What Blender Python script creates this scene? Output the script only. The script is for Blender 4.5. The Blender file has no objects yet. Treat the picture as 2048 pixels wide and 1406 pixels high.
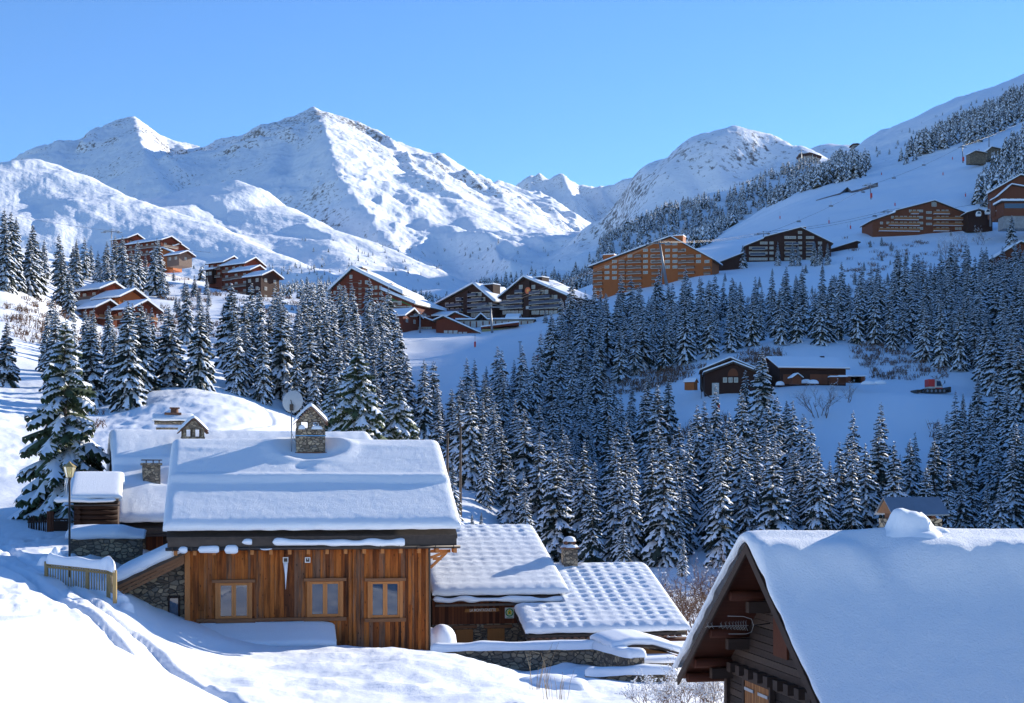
import bpy, math, random
import numpy as np
random.seed(7)
RNG = np.random.default_rng(11)
scene = bpy.context.scene
COL = scene.collection

# ------------------------------------------------------------------ camera, sky, sun, exposure
F = 50 / 36 * 2048            # focal length in photo pixels
HY = 950.0                    # the photo row of the horizon
cam = bpy.data.cameras.new("camera"); cam_o = bpy.data.objects.new("camera", cam); COL.objects.link(cam_o)
cam_o.location = (0, 0, 0); cam_o.rotation_euler = (math.radians(90), 0, 0)
cam.lens = 50; cam.sensor_width = 36; cam.shift_y = (HY - 703) / 2048
cam.clip_start = 0.2; cam.clip_end = 20000
scene.camera = cam_o
SUN_AZ, SUN_EL = math.radians(49), math.radians(19.5)
S_DIR = np.array([math.cos(SUN_EL) * math.sin(SUN_AZ), math.cos(SUN_EL) * math.cos(SUN_AZ), math.sin(SUN_EL)])
world = bpy.data.worlds.new("World"); scene.world = world; world.use_nodes = True
wn, wl = world.node_tree.nodes, world.node_tree.links
wn.clear()
w_out = wn.new("ShaderNodeOutputWorld"); w_bg = wn.new("ShaderNodeBackground"); w_sky = wn.new("ShaderNodeTexSky")
w_hsv = wn.new("ShaderNodeHueSaturation")
w_sky.sky_type = 'NISHITA'; w_sky.sun_disc = False; w_sky.sun_elevation = SUN_EL
w_sky.sun_rotation = SUN_AZ
w_sky.air_density = 1.0; w_sky.dust_density = 0.0; w_sky.ozone_density = 3.0; w_sky.altitude = 1700
w_hsv.inputs['Hue'].default_value = 0.508; w_hsv.inputs['Saturation'].default_value = 1.22
wl.new(w_sky.outputs[0], w_hsv.inputs['Color']); wl.new(w_hsv.outputs[0], w_bg.inputs['Color'])
w_bg.inputs['Strength'].default_value = 0.12
wl.new(w_bg.outputs[0], w_out.inputs['Surface'])
sun_l = bpy.data.lights.new("sun", 'SUN'); sun_l.energy = 5.0; sun_l.angle = math.radians(0.53); sun_l.color = (1.0, 0.93, 0.82)
sun_o = bpy.data.objects.new("sun", sun_l); COL.objects.link(sun_o)
from mathutils import Vector, Matrix
sun_o.rotation_euler = Vector((-S_DIR[0], -S_DIR[1], -S_DIR[2])).to_track_quat('-Z', 'Y').to_euler()
sun_o.location = (60, 40, 60)
scene.view_settings.view_transform = 'Standard'; scene.view_settings.look = 'None'
scene.view_settings.gamma = 1.0; scene.view_settings.exposure = 0.92
scene.cycles.use_denoising = True
scene.cycles.max_bounces = 5; scene.cycles.diffuse_bounces = 3; scene.cycles.volume_bounces = 0
scene.cycles.transparent_max_bounces = 8

# ------------------------------------------------------------------ helpers
def P(px, py, Y):
    return np.array([(px - 1024) / F * Y, Y, (HY - py) / F * Y])
def tag(o, label=None, cat=None, group=None, kind=None):
    if label: o['label'] = label
    if cat: o['category'] = cat
    if group: o['group'] = group
    if kind: o['kind'] = kind
    return o
def empty(name, loc=(0, 0, 0), rz=0.0):
    o = bpy.data.objects.new(name, None); COL.objects.link(o); o.location = loc; o.rotation_euler = (0, 0, rz)
    o.empty_display_size = 0.3
    return o
def thing(name, label, cat, loc=(0, 0, 0), rz=0.0, group=None):
    return tag(empty(name, loc, rz), label, cat, group)
def mesh_np(name, V, Fq, mats, smooth=False, mi=None):
    """V (n,3); Fq (m,4) or (m,3) int array."""
    me = bpy.data.meshes.new(name)
    V = np.ascontiguousarray(V, np.float32); Fq = np.ascontiguousarray(Fq, np.int32)
    n, k = Fq.shape
    me.vertices.add(len(V)); me.vertices.foreach_set("co", V.ravel())
    me.loops.add(n * k); me.loops.foreach_set("vertex_index", Fq.ravel())
    me.polygons.add(n); me.polygons.foreach_set("loop_start", np.arange(0, n * k, k, dtype=np.int32))
    me.polygons.foreach_set("loop_total", np.full(n, k, np.int32))
    if smooth: me.polygons.foreach_set("use_smooth", np.ones(n, bool))
    for m in mats: me.materials.append(m)
    if mi is not None: me.polygons.foreach_set("material_index", np.asarray(mi, np.int32))
    me.update(calc_edges=True)
    return me
def link(name, me, parent=None):
    o = bpy.data.objects.new(name, me); COL.objects.link(o)
    if parent is not None: o.parent = parent
    return o
class MB:
    """collects shapes into one mesh"""
    def __init__(s): s.v = []; s.f = []; s.m = []; s.n = 0; s.c = []; s.sm = []
    def add(s, V, Fs, mi=0, col=None, smooth=False):
        b = s.n; V = [tuple(map(float, p)) for p in V]; s.v += V; s.n += len(V)
        for f in Fs: s.f.append(tuple(i + b for i in f)); s.m.append(mi); s.sm.append(smooth)
        s.c += [col if col is not None else 0.5] * len(V)
        return s
    def box(s, x0, x1, y0, y1, z0, z1, mi=0, col=None):
        V = [(x, y, z) for z in (z0, z1) for y in (y0, y1) for x in (x0, x1)]
        return s.add(V, [(0, 2, 3, 1), (4, 5, 7, 6), (0, 1, 5, 4), (2, 6, 7, 3), (0, 4, 6, 2), (1, 3, 7, 5)], mi, col)
    def beam(s, a, b, w, h=None, mi=0, col=None, up=(0, 0, 1)):
        h = h or w; a = Vector(a); b = Vector(b); d = (b - a).normalized(); u = Vector(up)
        sd = d.cross(u)
        if sd.length < 1e-4: sd = d.cross(Vector((1, 0, 0)))
        sd.normalize(); u = sd.cross(d).normalized()
        V = [p + sd * (w / 2 * i) + u * (h / 2 * j) for p in (a, b) for i, j in ((-1, -1), (1, -1), (1, 1), (-1, 1))]
        return s.add(V, [(3, 2, 1, 0), (4, 5, 6, 7), (0, 1, 5, 4), (1, 2, 6, 5), (2, 3, 7, 6), (3, 0, 4, 7)], mi, col)
    def tube(s, pts, rad, n=8, mi=0, cap=True, smooth=True):
        pts = [Vector(p) for p in pts]; k = len(pts)
        rad = [rad] * k if not hasattr(rad, '__len__') else rad
        V = []; ref = None
        for i, p in enumerate(pts):
            d = (pts[min(i + 1, k - 1)] - pts[max(i - 1, 0)]).normalized()
            if ref is None:
                ref = d.cross(Vector((0.31, 0.17, 0.93)))
                if ref.length < 0.05: ref = d.cross(Vector((1, 0, 0)))
            ref = (ref - d * ref.dot(d)).normalized(); w = d.cross(ref)
            for j in range(n):
                a = 2 * math.pi * j / n
                V.append(p + (ref * math.cos(a) + w * math.sin(a)) * rad[i])
        Fs = [(i * n + j, i * n + (j + 1) % n, (i + 1) * n + (j + 1) % n, (i + 1) * n + j) for i in range(k - 1) for j in range(n)]
        s.add(V, Fs, mi, None, smooth)
        if cap:
            b = s.n - len(V)
            s.f += [tuple(b + j for j in reversed(range(n))), tuple(b + (k - 1) * n + j for j in range(n))]; s.m += [mi] * 2; s.sm += [False] * 2
        return s
    def prism(s, poly, axis, e0, e1, mi=0, col=None):
        """2-D polygon (a, b) swept along axis 'x' (poly = y,z) or 'y' (poly = x,z) or 'z' (poly = x,y)"""
        n = len(poly)
        mk = {'x': lambda e, a, b: (e, a, b), 'y': lambda e, a, b: (a, e, b), 'z': lambda e, a, b: (a, b, e)}[axis]
        V = [mk(e, a, b) for e in (e0, e1) for a, b in poly]
        Fs = [tuple(range(n)), tuple(range(2 * n - 1, n - 1, -1))] + [(i, i + n, (i + 1) % n + n, (i + 1) % n) for i in range(n)]
        return s.add(V, Fs, mi, col)
    def build(s, name, mats, parent=None, loc=None):
        me = bpy.data.meshes.new(name)
        me.from_pydata(s.v, [], s.f)
        mats = mats if isinstance(mats, (list, tuple)) else [mats]
        for m in mats: me.materials.append(m)
        me.polygons.foreach_set("material_index", s.m)
        me.polygons.foreach_set("use_smooth", s.sm)
        at = me.attributes.new("tone", 'FLOAT', 'POINT'); at.data.foreach_set("value", s.c)
        import bmesh
        bm = bmesh.new(); bm.from_mesh(me); bmesh.ops.recalc_face_normals(bm, faces=bm.faces); bm.to_mesh(me); bm.free()
        me.update()
        o = link(name, me, parent)
        if loc is not None: o.location = loc
        return o
def copy_tree(o, parent=None):
    c = o.copy(); COL.objects.link(c)
    if parent is not None: c.parent = parent
    for ch in list(KIDS.get(o.name, [])): copy_tree(ch, c)
    return c
KIDS = {}

# numpy noise
def _h(ix, iy, seed):
    n = (ix.astype(np.int64) * 374761393 + iy.astype(np.int64) * 668265263 + seed * 974634777) & 0x7fffffff
    n = ((n ^ (n >> 13)) * 1274126177) & 0x7fffffff
    n = n ^ (n >> 16)
    return (n & 0xffff) / 32767.5 - 1.0
def vnoise(x, y, seed=0):
    x = np.asarray(x, float); y = np.asarray(y, float)
    x0 = np.floor(x); y0 = np.floor(y); fx = x - x0; fy = y - y0
    fx = fx * fx * fx * (fx * (fx * 6 - 15) + 10); fy = fy * fy * fy * (fy * (fy * 6 - 15) + 10)
    a = _h(x0, y0, seed); b = _h(x0 + 1, y0, seed); c = _h(x0, y0 + 1, seed); d = _h(x0 + 1, y0 + 1, seed)
    return (a * (1 - fx) + b * fx) * (1 - fy) + (c * (1 - fx) + d * fx) * fy
def fbm(x, y, octv=5, seed=0, gain=0.5, ridged=False):
    s = 0; a = 1.0; t = 0; x = np.asarray(x, float); y = np.asarray(y, float)
    for i in range(octv):
        n = vnoise(x, y, seed + i * 17)
        s = s + a * ((1 - 2 * np.abs(n)) if ridged else n); t += a
        x, y = x * 1.62 - y * 1.18 + 3.7, x * 1.18 + y * 1.62 - 1.9; a *= gain
    return s / t
def sstep(a, b, x):
    t = np.clip((x - a) / (b - a), 0, 1); return t * t * (3 - 2 * t)

# ------------------------------------------------------------------ materials
def nt(name):
    m = bpy.data.materials.new(name); m.use_nodes = True
    return m, m.node_tree.nodes, m.node_tree.links, m.node_tree.nodes['Principled BSDF']
def setp(b, **k):
    for a, v in k.items(): b.inputs[a.replace('_', ' ')].default_value = v
def noise_node(n, scale, detail=4, rough=0.55, w=None):
    t = n.new("ShaderNodeTexNoise"); t.inputs['Scale'].default_value = scale; t.inputs['Detail'].default_value = detail
    t.inputs['Roughness'].default_value = rough
    return t
def ramp(n, pts):
    r = n.new("ShaderNodeValToRGB"); e = r.color_ramp.elements
    while len(e) < len(pts): e.new(0.5)
    for el, (p, c) in zip(e, pts): el.position = p; el.color = (*c, 1) if len(c) == 3 else c
    return r
def snow_mat(name, bumps, rock=False, tint=(0.86, 0.88, 0.91)):
    m, n, l, b = nt(name)
    setp(b, Base_Color=(*tint, 1), Roughness=0.62)
    b.inputs['Specular IOR Level'].default_value = 0.25
    geo = n.new("ShaderNodeNewGeometry"); prev = None
    for scale, dist, strength in bumps:
        t = noise_node(n, scale, 5, 0.6); l.new(geo.outputs['Position'], t.inputs['Vector'])
        bp = n.new("ShaderNodeBump"); bp.inputs['Distance'].default_value = dist; bp.inputs['Strength'].default_value = strength
        l.new(t.outputs['Fac'], bp.inputs['Height'])
        if prev: l.new(prev.outputs[0], bp.inputs['Normal'])
        prev = bp
    if prev: l.new(prev.outputs[0], b.inputs['Normal'])
    if rock:
        at = n.new("ShaderNodeAttribute"); at.attribute_name = "rock"
        t = noise_node(n, 0.09, 8, 0.72); l.new(geo.outputs['Position'], t.inputs['Vector'])
        ad = n.new("ShaderNodeMath"); ad.operation = 'ADD'; l.new(at.outputs['Fac'], ad.inputs[0]); l.new(t.outputs['Fac'], ad.inputs[1])
        r = ramp(n, [(0.0, (0, 0, 0)), (1.0, (1, 1, 1))]); r.color_ramp.elements[0].position = 0.985; r.color_ramp.elements[1].position = 1.0
        sb = n.new("ShaderNodeMapRange"); sb.inputs['From Min'].default_value = 1.0; sb.inputs['From Max'].default_value = 1.1
        l.new(ad.outputs[0], sb.inputs['Value'])
        mx = n.new("ShaderNodeMix"); mx.data_type = 'RGBA'; l.new(sb.outputs[0], mx.inputs['Factor'])
        mx.inputs[6].default_value = (*tint, 1); mx.inputs[7].default_value = (0.13, 0.115, 0.11, 1)
        l.new(mx.outputs[2], b.inputs['Base Color'])
    return m
def plain(name, col, rough=0.6, metal=0.0, var=0.0, scale=3.0, bump=0.0):
    m, n, l, b = nt(name); setp(b, Base_Color=(*col, 1), Roughness=rough, Metallic=metal)
    if var or bump:
        tc = n.new("ShaderNodeTexCoord"); t = noise_node(n, scale, 6, 0.65); l.new(tc.outputs['Object'], t.inputs['Vector'])
        if var:
            r = ramp(n, [(0.3, tuple(c * (1 - var) for c in col)), (0.7, tuple(min(1, c * (1 + var)) for c in col))])
            l.new(t.outputs['Fac'], r.inputs[0]); l.new(r.outputs[0], b.inputs['Base Color'])
        if bump:
            bp = n.new("ShaderNodeBump"); bp.inputs['Distance'].default_value = bump; l.new(t.outputs['Fac'], bp.inputs['Height']); l.new(bp.outputs[0], b.inputs['Normal'])
    return m
def wood_mat(name, cols, stretch=(14, 14, 0.9), knots=True, rough=0.75, plank=None):
    """cols: ramp by the 'tone' attribute; grain runs along the axis with the small stretch. plank=(axis, width): plank lines by maths"""
    m, n, l, b = nt(name); setp(b, Roughness=rough); b.inputs['Specular IOR Level'].default_value = 0.2
    at = n.new("ShaderNodeAttribute"); at.attribute_name = "tone"
    tc = n.new("ShaderNodeTexCoord"); mp = n.new("ShaderNodeMapping"); mp.inputs['Scale'].default_value = stretch
    l.new(tc.outputs['Object'], mp.inputs['Vector'])
    # shift the grain per plank by its tone
    off = n.new("ShaderNodeVectorMath"); off.operation = 'MULTIPLY_ADD'; off.inputs[1].default_value = (37, 51, 23)
    cmb = n.new("ShaderNodeCombineXYZ")
    for i in range(3): l.new(at.outputs['Fac'], cmb.inputs[i])
    l.new(cmb.outputs[0], off.inputs[0]); l.new(mp.outputs[0], off.inputs[2])
    t = noise_node(n, 1.0, 6, 0.65); l.new(off.outputs[0], t.inputs['Vector'])
    toneval = at.outputs['Fac']
    if plank:
        ax, wd = plank
        sp = n.new("ShaderNodeSeparateXYZ"); l.new(tc.outputs['Object'], sp.inputs[0])
        dv = n.new("ShaderNodeMath"); dv.operation = 'DIVIDE'; l.new(sp.outputs[ax], dv.inputs[0]); dv.inputs[1].default_value = wd
        fl = n.new("ShaderNodeMath"); fl.operation = 'FLOOR'; l.new(dv.outputs[0], fl.inputs[0])
        wn_ = n.new("ShaderNodeTexWhiteNoise"); wn_.noise_dimensions = '1D'; l.new(fl.outputs[0], wn_.inputs['W'])
        toneval = wn_.outputs['Value']
        fr = n.new("ShaderNodeMath"); fr.operation = 'FRACT'; l.new(dv.outputs[0], fr.inputs[0])
        gp = n.new("ShaderNodeMath"); gp.operation = 'LESS_THAN'; l.new(fr.outputs[0], gp.inputs[0]); gp.inputs[1].default_value = 0.09
    ad = n.new("ShaderNodeMath"); ad.operation = 'MULTIPLY_ADD'; l.new(t.outputs['Fac'], ad.inputs[0]); ad.inputs[1].default_value = 0.8
    sb = n.new("ShaderNodeMath"); sb.operation = 'SUBTRACT'; l.new(toneval, sb.inputs[0]); sb.inputs[1].default_value = 0.4
    l.new(sb.outputs[0], ad.inputs[2])
    k = len(cols); r = ramp(n, [(i / (k - 1), c) for i, c in enumerate(cols)]); l.new(ad.outputs[0], r.inputs[0])
    out = r.outputs[0]
    if knots:
        mk = n.new("ShaderNodeMapping"); mk.inputs['Scale'].default_value = (stretch[0] * .45, stretch[1] * .45, stretch[2] * 3.2)
        if stretch[0] < stretch[2]: mk.inputs['Scale'].default_value = (stretch[0] * 3.2, stretch[1] * .45, stretch[2] * .45)
        l.new(tc.outputs['Object'], mk.inputs['Vector'])
        vo = n.new("ShaderNodeTexVoronoi"); vo.inputs['Scale'].default_value = 1.0; l.new(mk.outputs[0], vo.inputs['Vector'])
        rk = ramp(n, [(0.07, (0.12, 0.12, 0.12)), (0.16, (1, 1, 1))]); l.new(vo.outputs['Distance'], rk.inputs[0])
        mx = n.new("ShaderNodeMix"); mx.data_type = 'RGBA'; mx.blend_type = 'MULTIPLY'; mx.inputs['Factor'].default_value = 0.75
        l.new(out, mx.inputs[6]); l.new(rk.outputs[0], mx.inputs[7]); out = mx.outputs[2]
        ms = n.new("ShaderNodeMapping"); ms.inputs['Scale'].default_value = (5.0, 5.0, 0.5); l.new(tc.outputs['Object'], ms.inputs['Vector'])
        ns = noise_node(n, 1.0, 5, 0.7); l.new(ms.outputs[0], ns.inputs['Vector']); rs_ = ramp(n, [(0.36, (0.30, 0.30, 0.33)), (0.56, (1, 1, 1))]); l.new(ns.outputs['Fac'], rs_.inputs[0])
        my = n.new("ShaderNodeMix"); my.data_type = 'RGBA'; my.blend_type = 'MULTIPLY'; my.inputs['Factor'].default_value = 0.85
        l.new(out, my.inputs[6]); l.new(rs_.outputs[0], my.inputs[7]); out = my.outputs[2]
    if plank:
        mx = n.new("ShaderNodeMix"); mx.data_type = 'RGBA'; l.new(gp.outputs[0], mx.inputs['Factor'])
        l.new(out, mx.inputs[6]); mx.inputs[7].default_value = (0.012, 0.008, 0.006, 1); out = mx.outputs[2]
    l.new(out, b.inputs['Base Color'])
    bp = n.new("ShaderNodeBump"); bp.inputs['Distance'].default_value = 0.006; l.new(t.outputs['Fac'], bp.inputs['Height']); l.new(bp.outputs[0], b.inputs['Normal'])
    return m
def stone_mat(name, scale=3.2, cols=((0.10, 0.085, 0.07), (0.2, 0.165, 0.13), (0.33, 0.27, 0.2), (0.16, 0.15, 0.145))):
    m, n, l, b = nt(name); setp(b, Roughness=0.85)
    tc = n.new("ShaderNodeTexCoord"); mp = n.new("ShaderNodeMapping"); mp.inputs['Scale'].default_value = (scale, scale, scale * 1.7)
    nz = noise_node(n, 3.0, 3); l.new(tc.outputs['Object'], nz.inputs['Vector'])
    va = n.new("ShaderNodeVectorMath"); va.operation = 'MULTIPLY_ADD'; va.inputs[1].default_value = (0.16, 0.16, 0.16)
    l.new(nz.outputs['Color'], va.inputs[0]); l.new(tc.outputs['Object'], va.inputs[2]); l.new(va.outputs[0], mp.inputs['Vector'])
    v1 = n.new("ShaderNodeTexVoronoi"); v1.inputs['Scale'].default_value = 1.0; l.new(mp.outputs[0], v1.inputs['Vector'])
    v2 = n.new("ShaderNodeTexVoronoi"); v2.feature = 'DISTANCE_TO_EDGE'; v2.inputs['Scale'].default_value = 1.0; l.new(mp.outputs[0], v2.inputs['Vector'])
    sp = n.new("ShaderNodeSeparateColor"); l.new(v1.outputs['Color'], sp.inputs[0])
    r = ramp(n, [(i / (len(cols) - 1), c) for i, c in enumerate(cols)]); l.new(sp.outputs[0], r.inputs[0])
    n2 = noise_node(n, 14, 5, 0.7); l.new(tc.outputs['Object'], n2.inputs['Vector'])
    mm = n.new("ShaderNodeMix"); mm.data_type = 'RGBA'; mm.blend_type = 'OVERLAY'; mm.inputs['Factor'].default_value = 0.6
    l.new(r.outputs[0], mm.inputs[6]); l.new(n2.outputs['Fac'], mm.inputs[7])
    e = ramp(n, [(0.02, (0, 0, 0)), (0.09, (1, 1, 1))]); l.new(v2.outputs['Distance'], e.inputs[0])
    mx = n.new("ShaderNodeMix"); mx.data_type = 'RGBA'; l.new(e.outputs[0], mx.inputs['Factor'])
    mx.inputs[6].default_value = (0.085, 0.07, 0.055, 1); l.new(mm.outputs[2], mx.inputs[7]); l.new(mx.outputs[2], b.inputs['Base Color'])
    bp = n.new("ShaderNodeBump"); bp.inputs['Distance'].default_value = 0.05; l.new(e.outputs[0], bp.inputs['Height']); l.new(bp.outputs[0], b.inputs['Normal'])
    return m
M_SNOW = snow_mat("snow", [(60, 0.006, 0.6), (6, 0.03, 0.35)])
M_SNOW_ROOF = snow_mat("roof_snow", [(5, 0.03, 0.5), (20, 0.022, 0.9), (80, 0.008, 0.9)])
M_SNOW_GROUND = snow_mat("ground_snow", [(40, 0.01, 0.5), (2.5, 0.10, 0.4)], rock=True)
M_SNOW_FAR = snow_mat("mountain_snow", [(0.012, 16, 0.5), (0.05, 3.5, 0.5)], rock=True)
M_SNOW_TREE = plain("branch_snow", (0.80, 0.83, 0.88), 0.6)
# ------------------------------------------------------------------ terrain
# a table of ground profiles: for the direction of each photo column, (distance, photo row) or (distance, ('z', height))
def Zv(v): return ('z', v)
TAB = {
 -1500: [(4, Zv(-2)), (20, Zv(-2)), (60, Zv(0)), (120, Zv(14)), (300, Zv(60)), (600, Zv(150)), (1100, Zv(260)), (1900, Zv(300))],
 -400: [(4, Zv(-2.1)), (20, Zv(-2.4)), (42, Zv(-2.6)), (60, Zv(-2)), (75, Zv(-1)), (90, Zv(2)), (120, Zv(9)), (170, Zv(17)), (220, Zv(25)), (250, Zv(32)), (280, Zv(40)), (340, Zv(52)), (450, Zv(76)), (600, Zv(100)), (900, Zv(140)), (1300, Zv(160))],
 0: [(4, Zv(-2.2)), (12, Zv(-2.6)), (20, Zv(-3.6)), (30, Zv(-4.4)), (37, Zv(-4.3)), (44, Zv(-3.75)), (60, Zv(-3.3)), (75, Zv(-2.9)), (90, 950), (112, 850), (140, 798), (170, 790), (200, 700), (215, 683), (225, 680), (250, 640), (280, 572), (300, 560), (340, 556), (450, 505), (600, 500), (900, 520), (1300, 600)],
 200: [(4, Zv(-2.4)), (12, Zv(-3.0)), (20, Zv(-4.3)), (30, Zv(-5.15)), (36, Zv(-5.1)), (42, Zv(-4.75)), (49, Zv(-4.25)), (60, Zv(-3.5)), (75, Zv(-2.6)), (90, 980), (112, 885), (130, 835), (155, 795), (190, 765), (220, 738), (260, 718), (300, 680), (350, 655), (420, 610), (500, 565), (600, 535), (800, 550), (1300, 600)],
 300: [(4, Zv(-2.6)), (12, Zv(-3.3)), (20, Zv(-4.6)), (30, Zv(-5.4)), (37, Zv(-5.6)), (44, Zv(-5.45)), (50, Zv(-5.3)), (60, Zv(-4.6)), (75, Zv(-3.5)), (95, 960), (115, 870), (135, 805), (152, 768), (175, 757), (210, 742), (260, 722), (300, 690), (350, 660), (420, 610), (500, 565), (600, 533), (800, 560), (1300, 600)],
 400: [(4, Zv(-2.8)), (12, Zv(-3.6)), (20, Zv(-4.9)), (30, Zv(-5.6)), (38, Zv(-5.9)), (50, Zv(-5.95)), (60, Zv(-5.6)), (75, Zv(-5)), (90, Zv(-3.2)), (110, 880), (130, 810), (148, 768), (175, 800), (220, 790), (260, 745), (300, 700), (350, 670), (420, 620), (500, 578), (600, 562), (800, 585), (1300, 610)],
 500: [(4, Zv(-3.0)), (12, Zv(-4)), (20, Zv(-4.7)), (30, Zv(-5.4)), (38, Zv(-5.9)), (50, Zv(-6.3)), (58, Zv(-6.6)), (75, Zv(-6)), (90, Zv(-4)), (110, 895), (128, 825), (145, 792), (175, 860), (220, 830), (260, 775), (300, 715), (350, 675), (420, 625), (500, 600), (600, 592), (800, 600), (1300, 615)],
 600: [(4, Zv(-3.3)), (12, Zv(-4.4)), (20, Zv(-5.2)), (30, Zv(-5.8)), (38, Zv(-6.15)), (50, Zv(-6.3)), (58, Zv(-6.9)), (75, Zv(-7)), (90, Zv(-5.5)), (110, 930), (130, 868), (145, 850), (180, 900), (230, 850), (300, 760), (350, 700), (420, 640), (470, 620), (600, 600), (800, 590), (1300, 580)],
 800: [(4, Zv(-3.8)), (12, Zv(-5.2)), (20, Zv(-5.9)), (30, Zv(-6.1)), (38, Zv(-6.2)), (50, Zv(-6.3)), (58, Zv(-7)), (75, Zv(-7.8)), (100, Zv(-9.5)), (150, Zv(-10.5)), (200, 1010), (250, 910), (300, 835), (350, 760), (400, 700), (440, 668), (470, 655), (500, 645), (600, 640), (800, 610), (1300, 600)],
 950: [(4, Zv(-4)), (12, Zv(-5.6)), (20, Zv(-6.1)), (30, Zv(-6.2)), (38, Zv(-6.2)), (50, Zv(-6.4)), (56, Zv(-7.2)), (75, Zv(-8.5)), (100, Zv(-11)), (150, Zv(-12.5)), (180, 1090), (210, 1010), (250, 925), (300, 850), (350, 770), (400, 705), (430, 672), (480, 650), (600, 640), (800, 620), (1300, 600)],
 1050: [(4, Zv(-4.3)), (12, Zv(-5.8)), (20, Zv(-6.2)), (30, Zv(-6.2)), (38, Zv(-6.25)), (46, Zv(-6.6)), (52, Zv(-7.3)), (75, Zv(-9)), (100, Zv(-11.5)), (150, Zv(-13)), (200, 1110), (250, 980), (300, 870), (350, 780), (400, 700), (440, 660), (480, 645), (600, 640), (800, 620), (1300, 600)],
 1110: [(4, Zv(-4.5)), (12, Zv(-6)), (20, Zv(-6.3)), (30, Zv(-6.5)), (40, Zv(-6.6)), (48, Zv(-6.85)), (54, Zv(-7.15)), (75, Zv(-9.2)), (100, Zv(-11.5)), (150, Zv(-13)), (200, 1110), (250, 985), (300, 880), (350, 785), (400, 690), (440, 645), (480, 625), (600, 615), (800, 600), (1300, 590)],
 1200: [(4, Zv(-4.5)), (12, Zv(-6)), (20, Zv(-6.3)), (30, Zv(-6.5)), (40, Zv(-6.65)), (48, Zv(-6.85)), (54, Zv(-7.2)), (75, Zv(-9.5)), (100, Zv(-12)), (150, Zv(-13)), (200, 1110), (250, 990), (300, 880), (350, 765), (400, 690), (450, 630), (520, 600), (600, 585), (800, 570), (1300, 560)],
 1400: [(4, Zv(-4.5)), (12, Zv(-6)), (20, Zv(-6.5)), (30, Zv(-6.7)), (40, Zv(-6.8)), (48, Zv(-7.0)), (58, Zv(-8.3)), (75, Zv(-10)), (100, Zv(-12)), (150, Zv(-13)), (200, 1070), (240, 960), (270, 850), (290, 800), (320, 765), (350, 740), (400, 670), (450, 610), (520, 556), (560, 545), (595, 531), (622, 510), (700, 492), (850, 500), (1300, 500)],
 1600: [(4, Zv(-4.5)), (20, Zv(-6.6)), (40, Zv(-7.3)), (58, Zv(-8.6)), (100, Zv(-12)), (150, Zv(-13)), (200, 1070), (240, 950), (265, 850), (285, 800), (302, 768), (320, 762), (335, 735), (350, 705), (400, 665), (450, 600), (500, 560), (540, 541), (570, 535), (593, 529), (614, 500), (700, 455), (850, 410), (1000, 385), (1200, 392), (1600, 400)],
 1700: [(4, Zv(-4.5)), (20, Zv(-6.6)), (40, Zv(-7.3)), (58, Zv(-8.6)), (100, Zv(-12)), (150, Zv(-13)), (200, 1070), (240, 955), (265, 860), (285, 800), (300, 775), (320, 765), (345, 715), (400, 655), (450, 600), (520, 545), (590, 502), (625, 481), (645, 462), (700, 440), (850, 385), (1000, 355), (1200, 335), (1400, 318), (1750, 304), (2100, 330)],
 1800: [(4, Zv(-4.4)), (20, Zv(-6.4)), (40, Zv(-7.1)), (58, Zv(-8.4)), (100, Zv(-12)), (150, Zv(-12.7)), (200, 1060), (240, 960), (265, 870), (285, 790), (310, 765), (345, 725), (400, 650), (450, 590), (520, 540), (590, 492), (632, 472), (655, 450), (750, 405), (900, 350), (1050, 318), (1200, 297), (1400, 275), (1700, 252), (2000, 280)],
 1920: [(4, Zv(-4.4)), (20, Zv(-6.2)), (40, Zv(-7)), (58, Zv(-8.2)), (100, Zv(-11.5)), (150, Zv(-12.5)), (200, 1050), (245, 940), (270, 850), (290, 785), (310, 765), (345, 720), (400, 640), (450, 590), (520, 540), (590, 482), (640, 458), (660, 432), (750, 380), (900, 322), (1050, 280), (1250, 240), (1650, 190), (1950, 230)],
 2048: [(4, Zv(-4.4)), (20, Zv(-6)), (40, Zv(-7)), (58, Zv(-8)), (100, Zv(-11)), (150, Zv(-12)), (200, 1035), (250, 890), (280, 800), (300, 778), (340, 725), (400, 635), (450, 590), (520, 545), (580, 490), (650, 425), (750, 360), (900, 292), (1100, 240), (1300, 198), (1600, 148), (1900, 190)],
 2300: [(4, Zv(-4.4)), (20, Zv(-6)), (40, Zv(-6.5)), (58, Zv(-7)), (100, Zv(-9)), (150, Zv(-9)), (200, Zv(2)), (250, Zv(17)), (300, Zv(34)), (400, Zv(62)), (450, Zv(80)), (600, Zv(125)), (781, Zv(190)), (960, Zv(255)), (1300, Zv(390)), (1600, Zv(500)), (1900, Zv(520))],  # from here on unseen hillside, heights shaped to cast shade over the valley
 2800: [(4, Zv(-4.4)), (20, Zv(-5.5)), (58, Zv(-6)), (100, Zv(-5)), (150, Zv(2)), (200, Zv(26)), (250, Zv(48)), (300, Zv(72)), (400, Zv(95)), (600, Zv(183)), (781, Zv(278)), (960, Zv(334)), (1300, Zv(415)), (1600, Zv(540)), (1900, Zv(600))],
 3600: [(4, Zv(-4.4)), (58, Zv(-4)), (100, Zv(0)), (150, Zv(14)), (300, Zv(60)), (400, Zv(100)), (600, Zv(170)), (900, Zv(356)), (1300, Zv(580)), (1600, Zv(680)), (1900, Zv(720))],
 6000: [(4, Zv(-4)), (58, Zv(-2)), (150, Zv(14)), (300, Zv(80)), (600, Zv(240)), (900, Zv(400)), (1300, Zv(600)), (1900, Zv(700))],
}
LN0, LN1, NR = math.log(3.0), math.log(2600), 500
lnr = np.linspace(LN0, LN1, NR)
tcols = sorted(TAB)
prof = []
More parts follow.
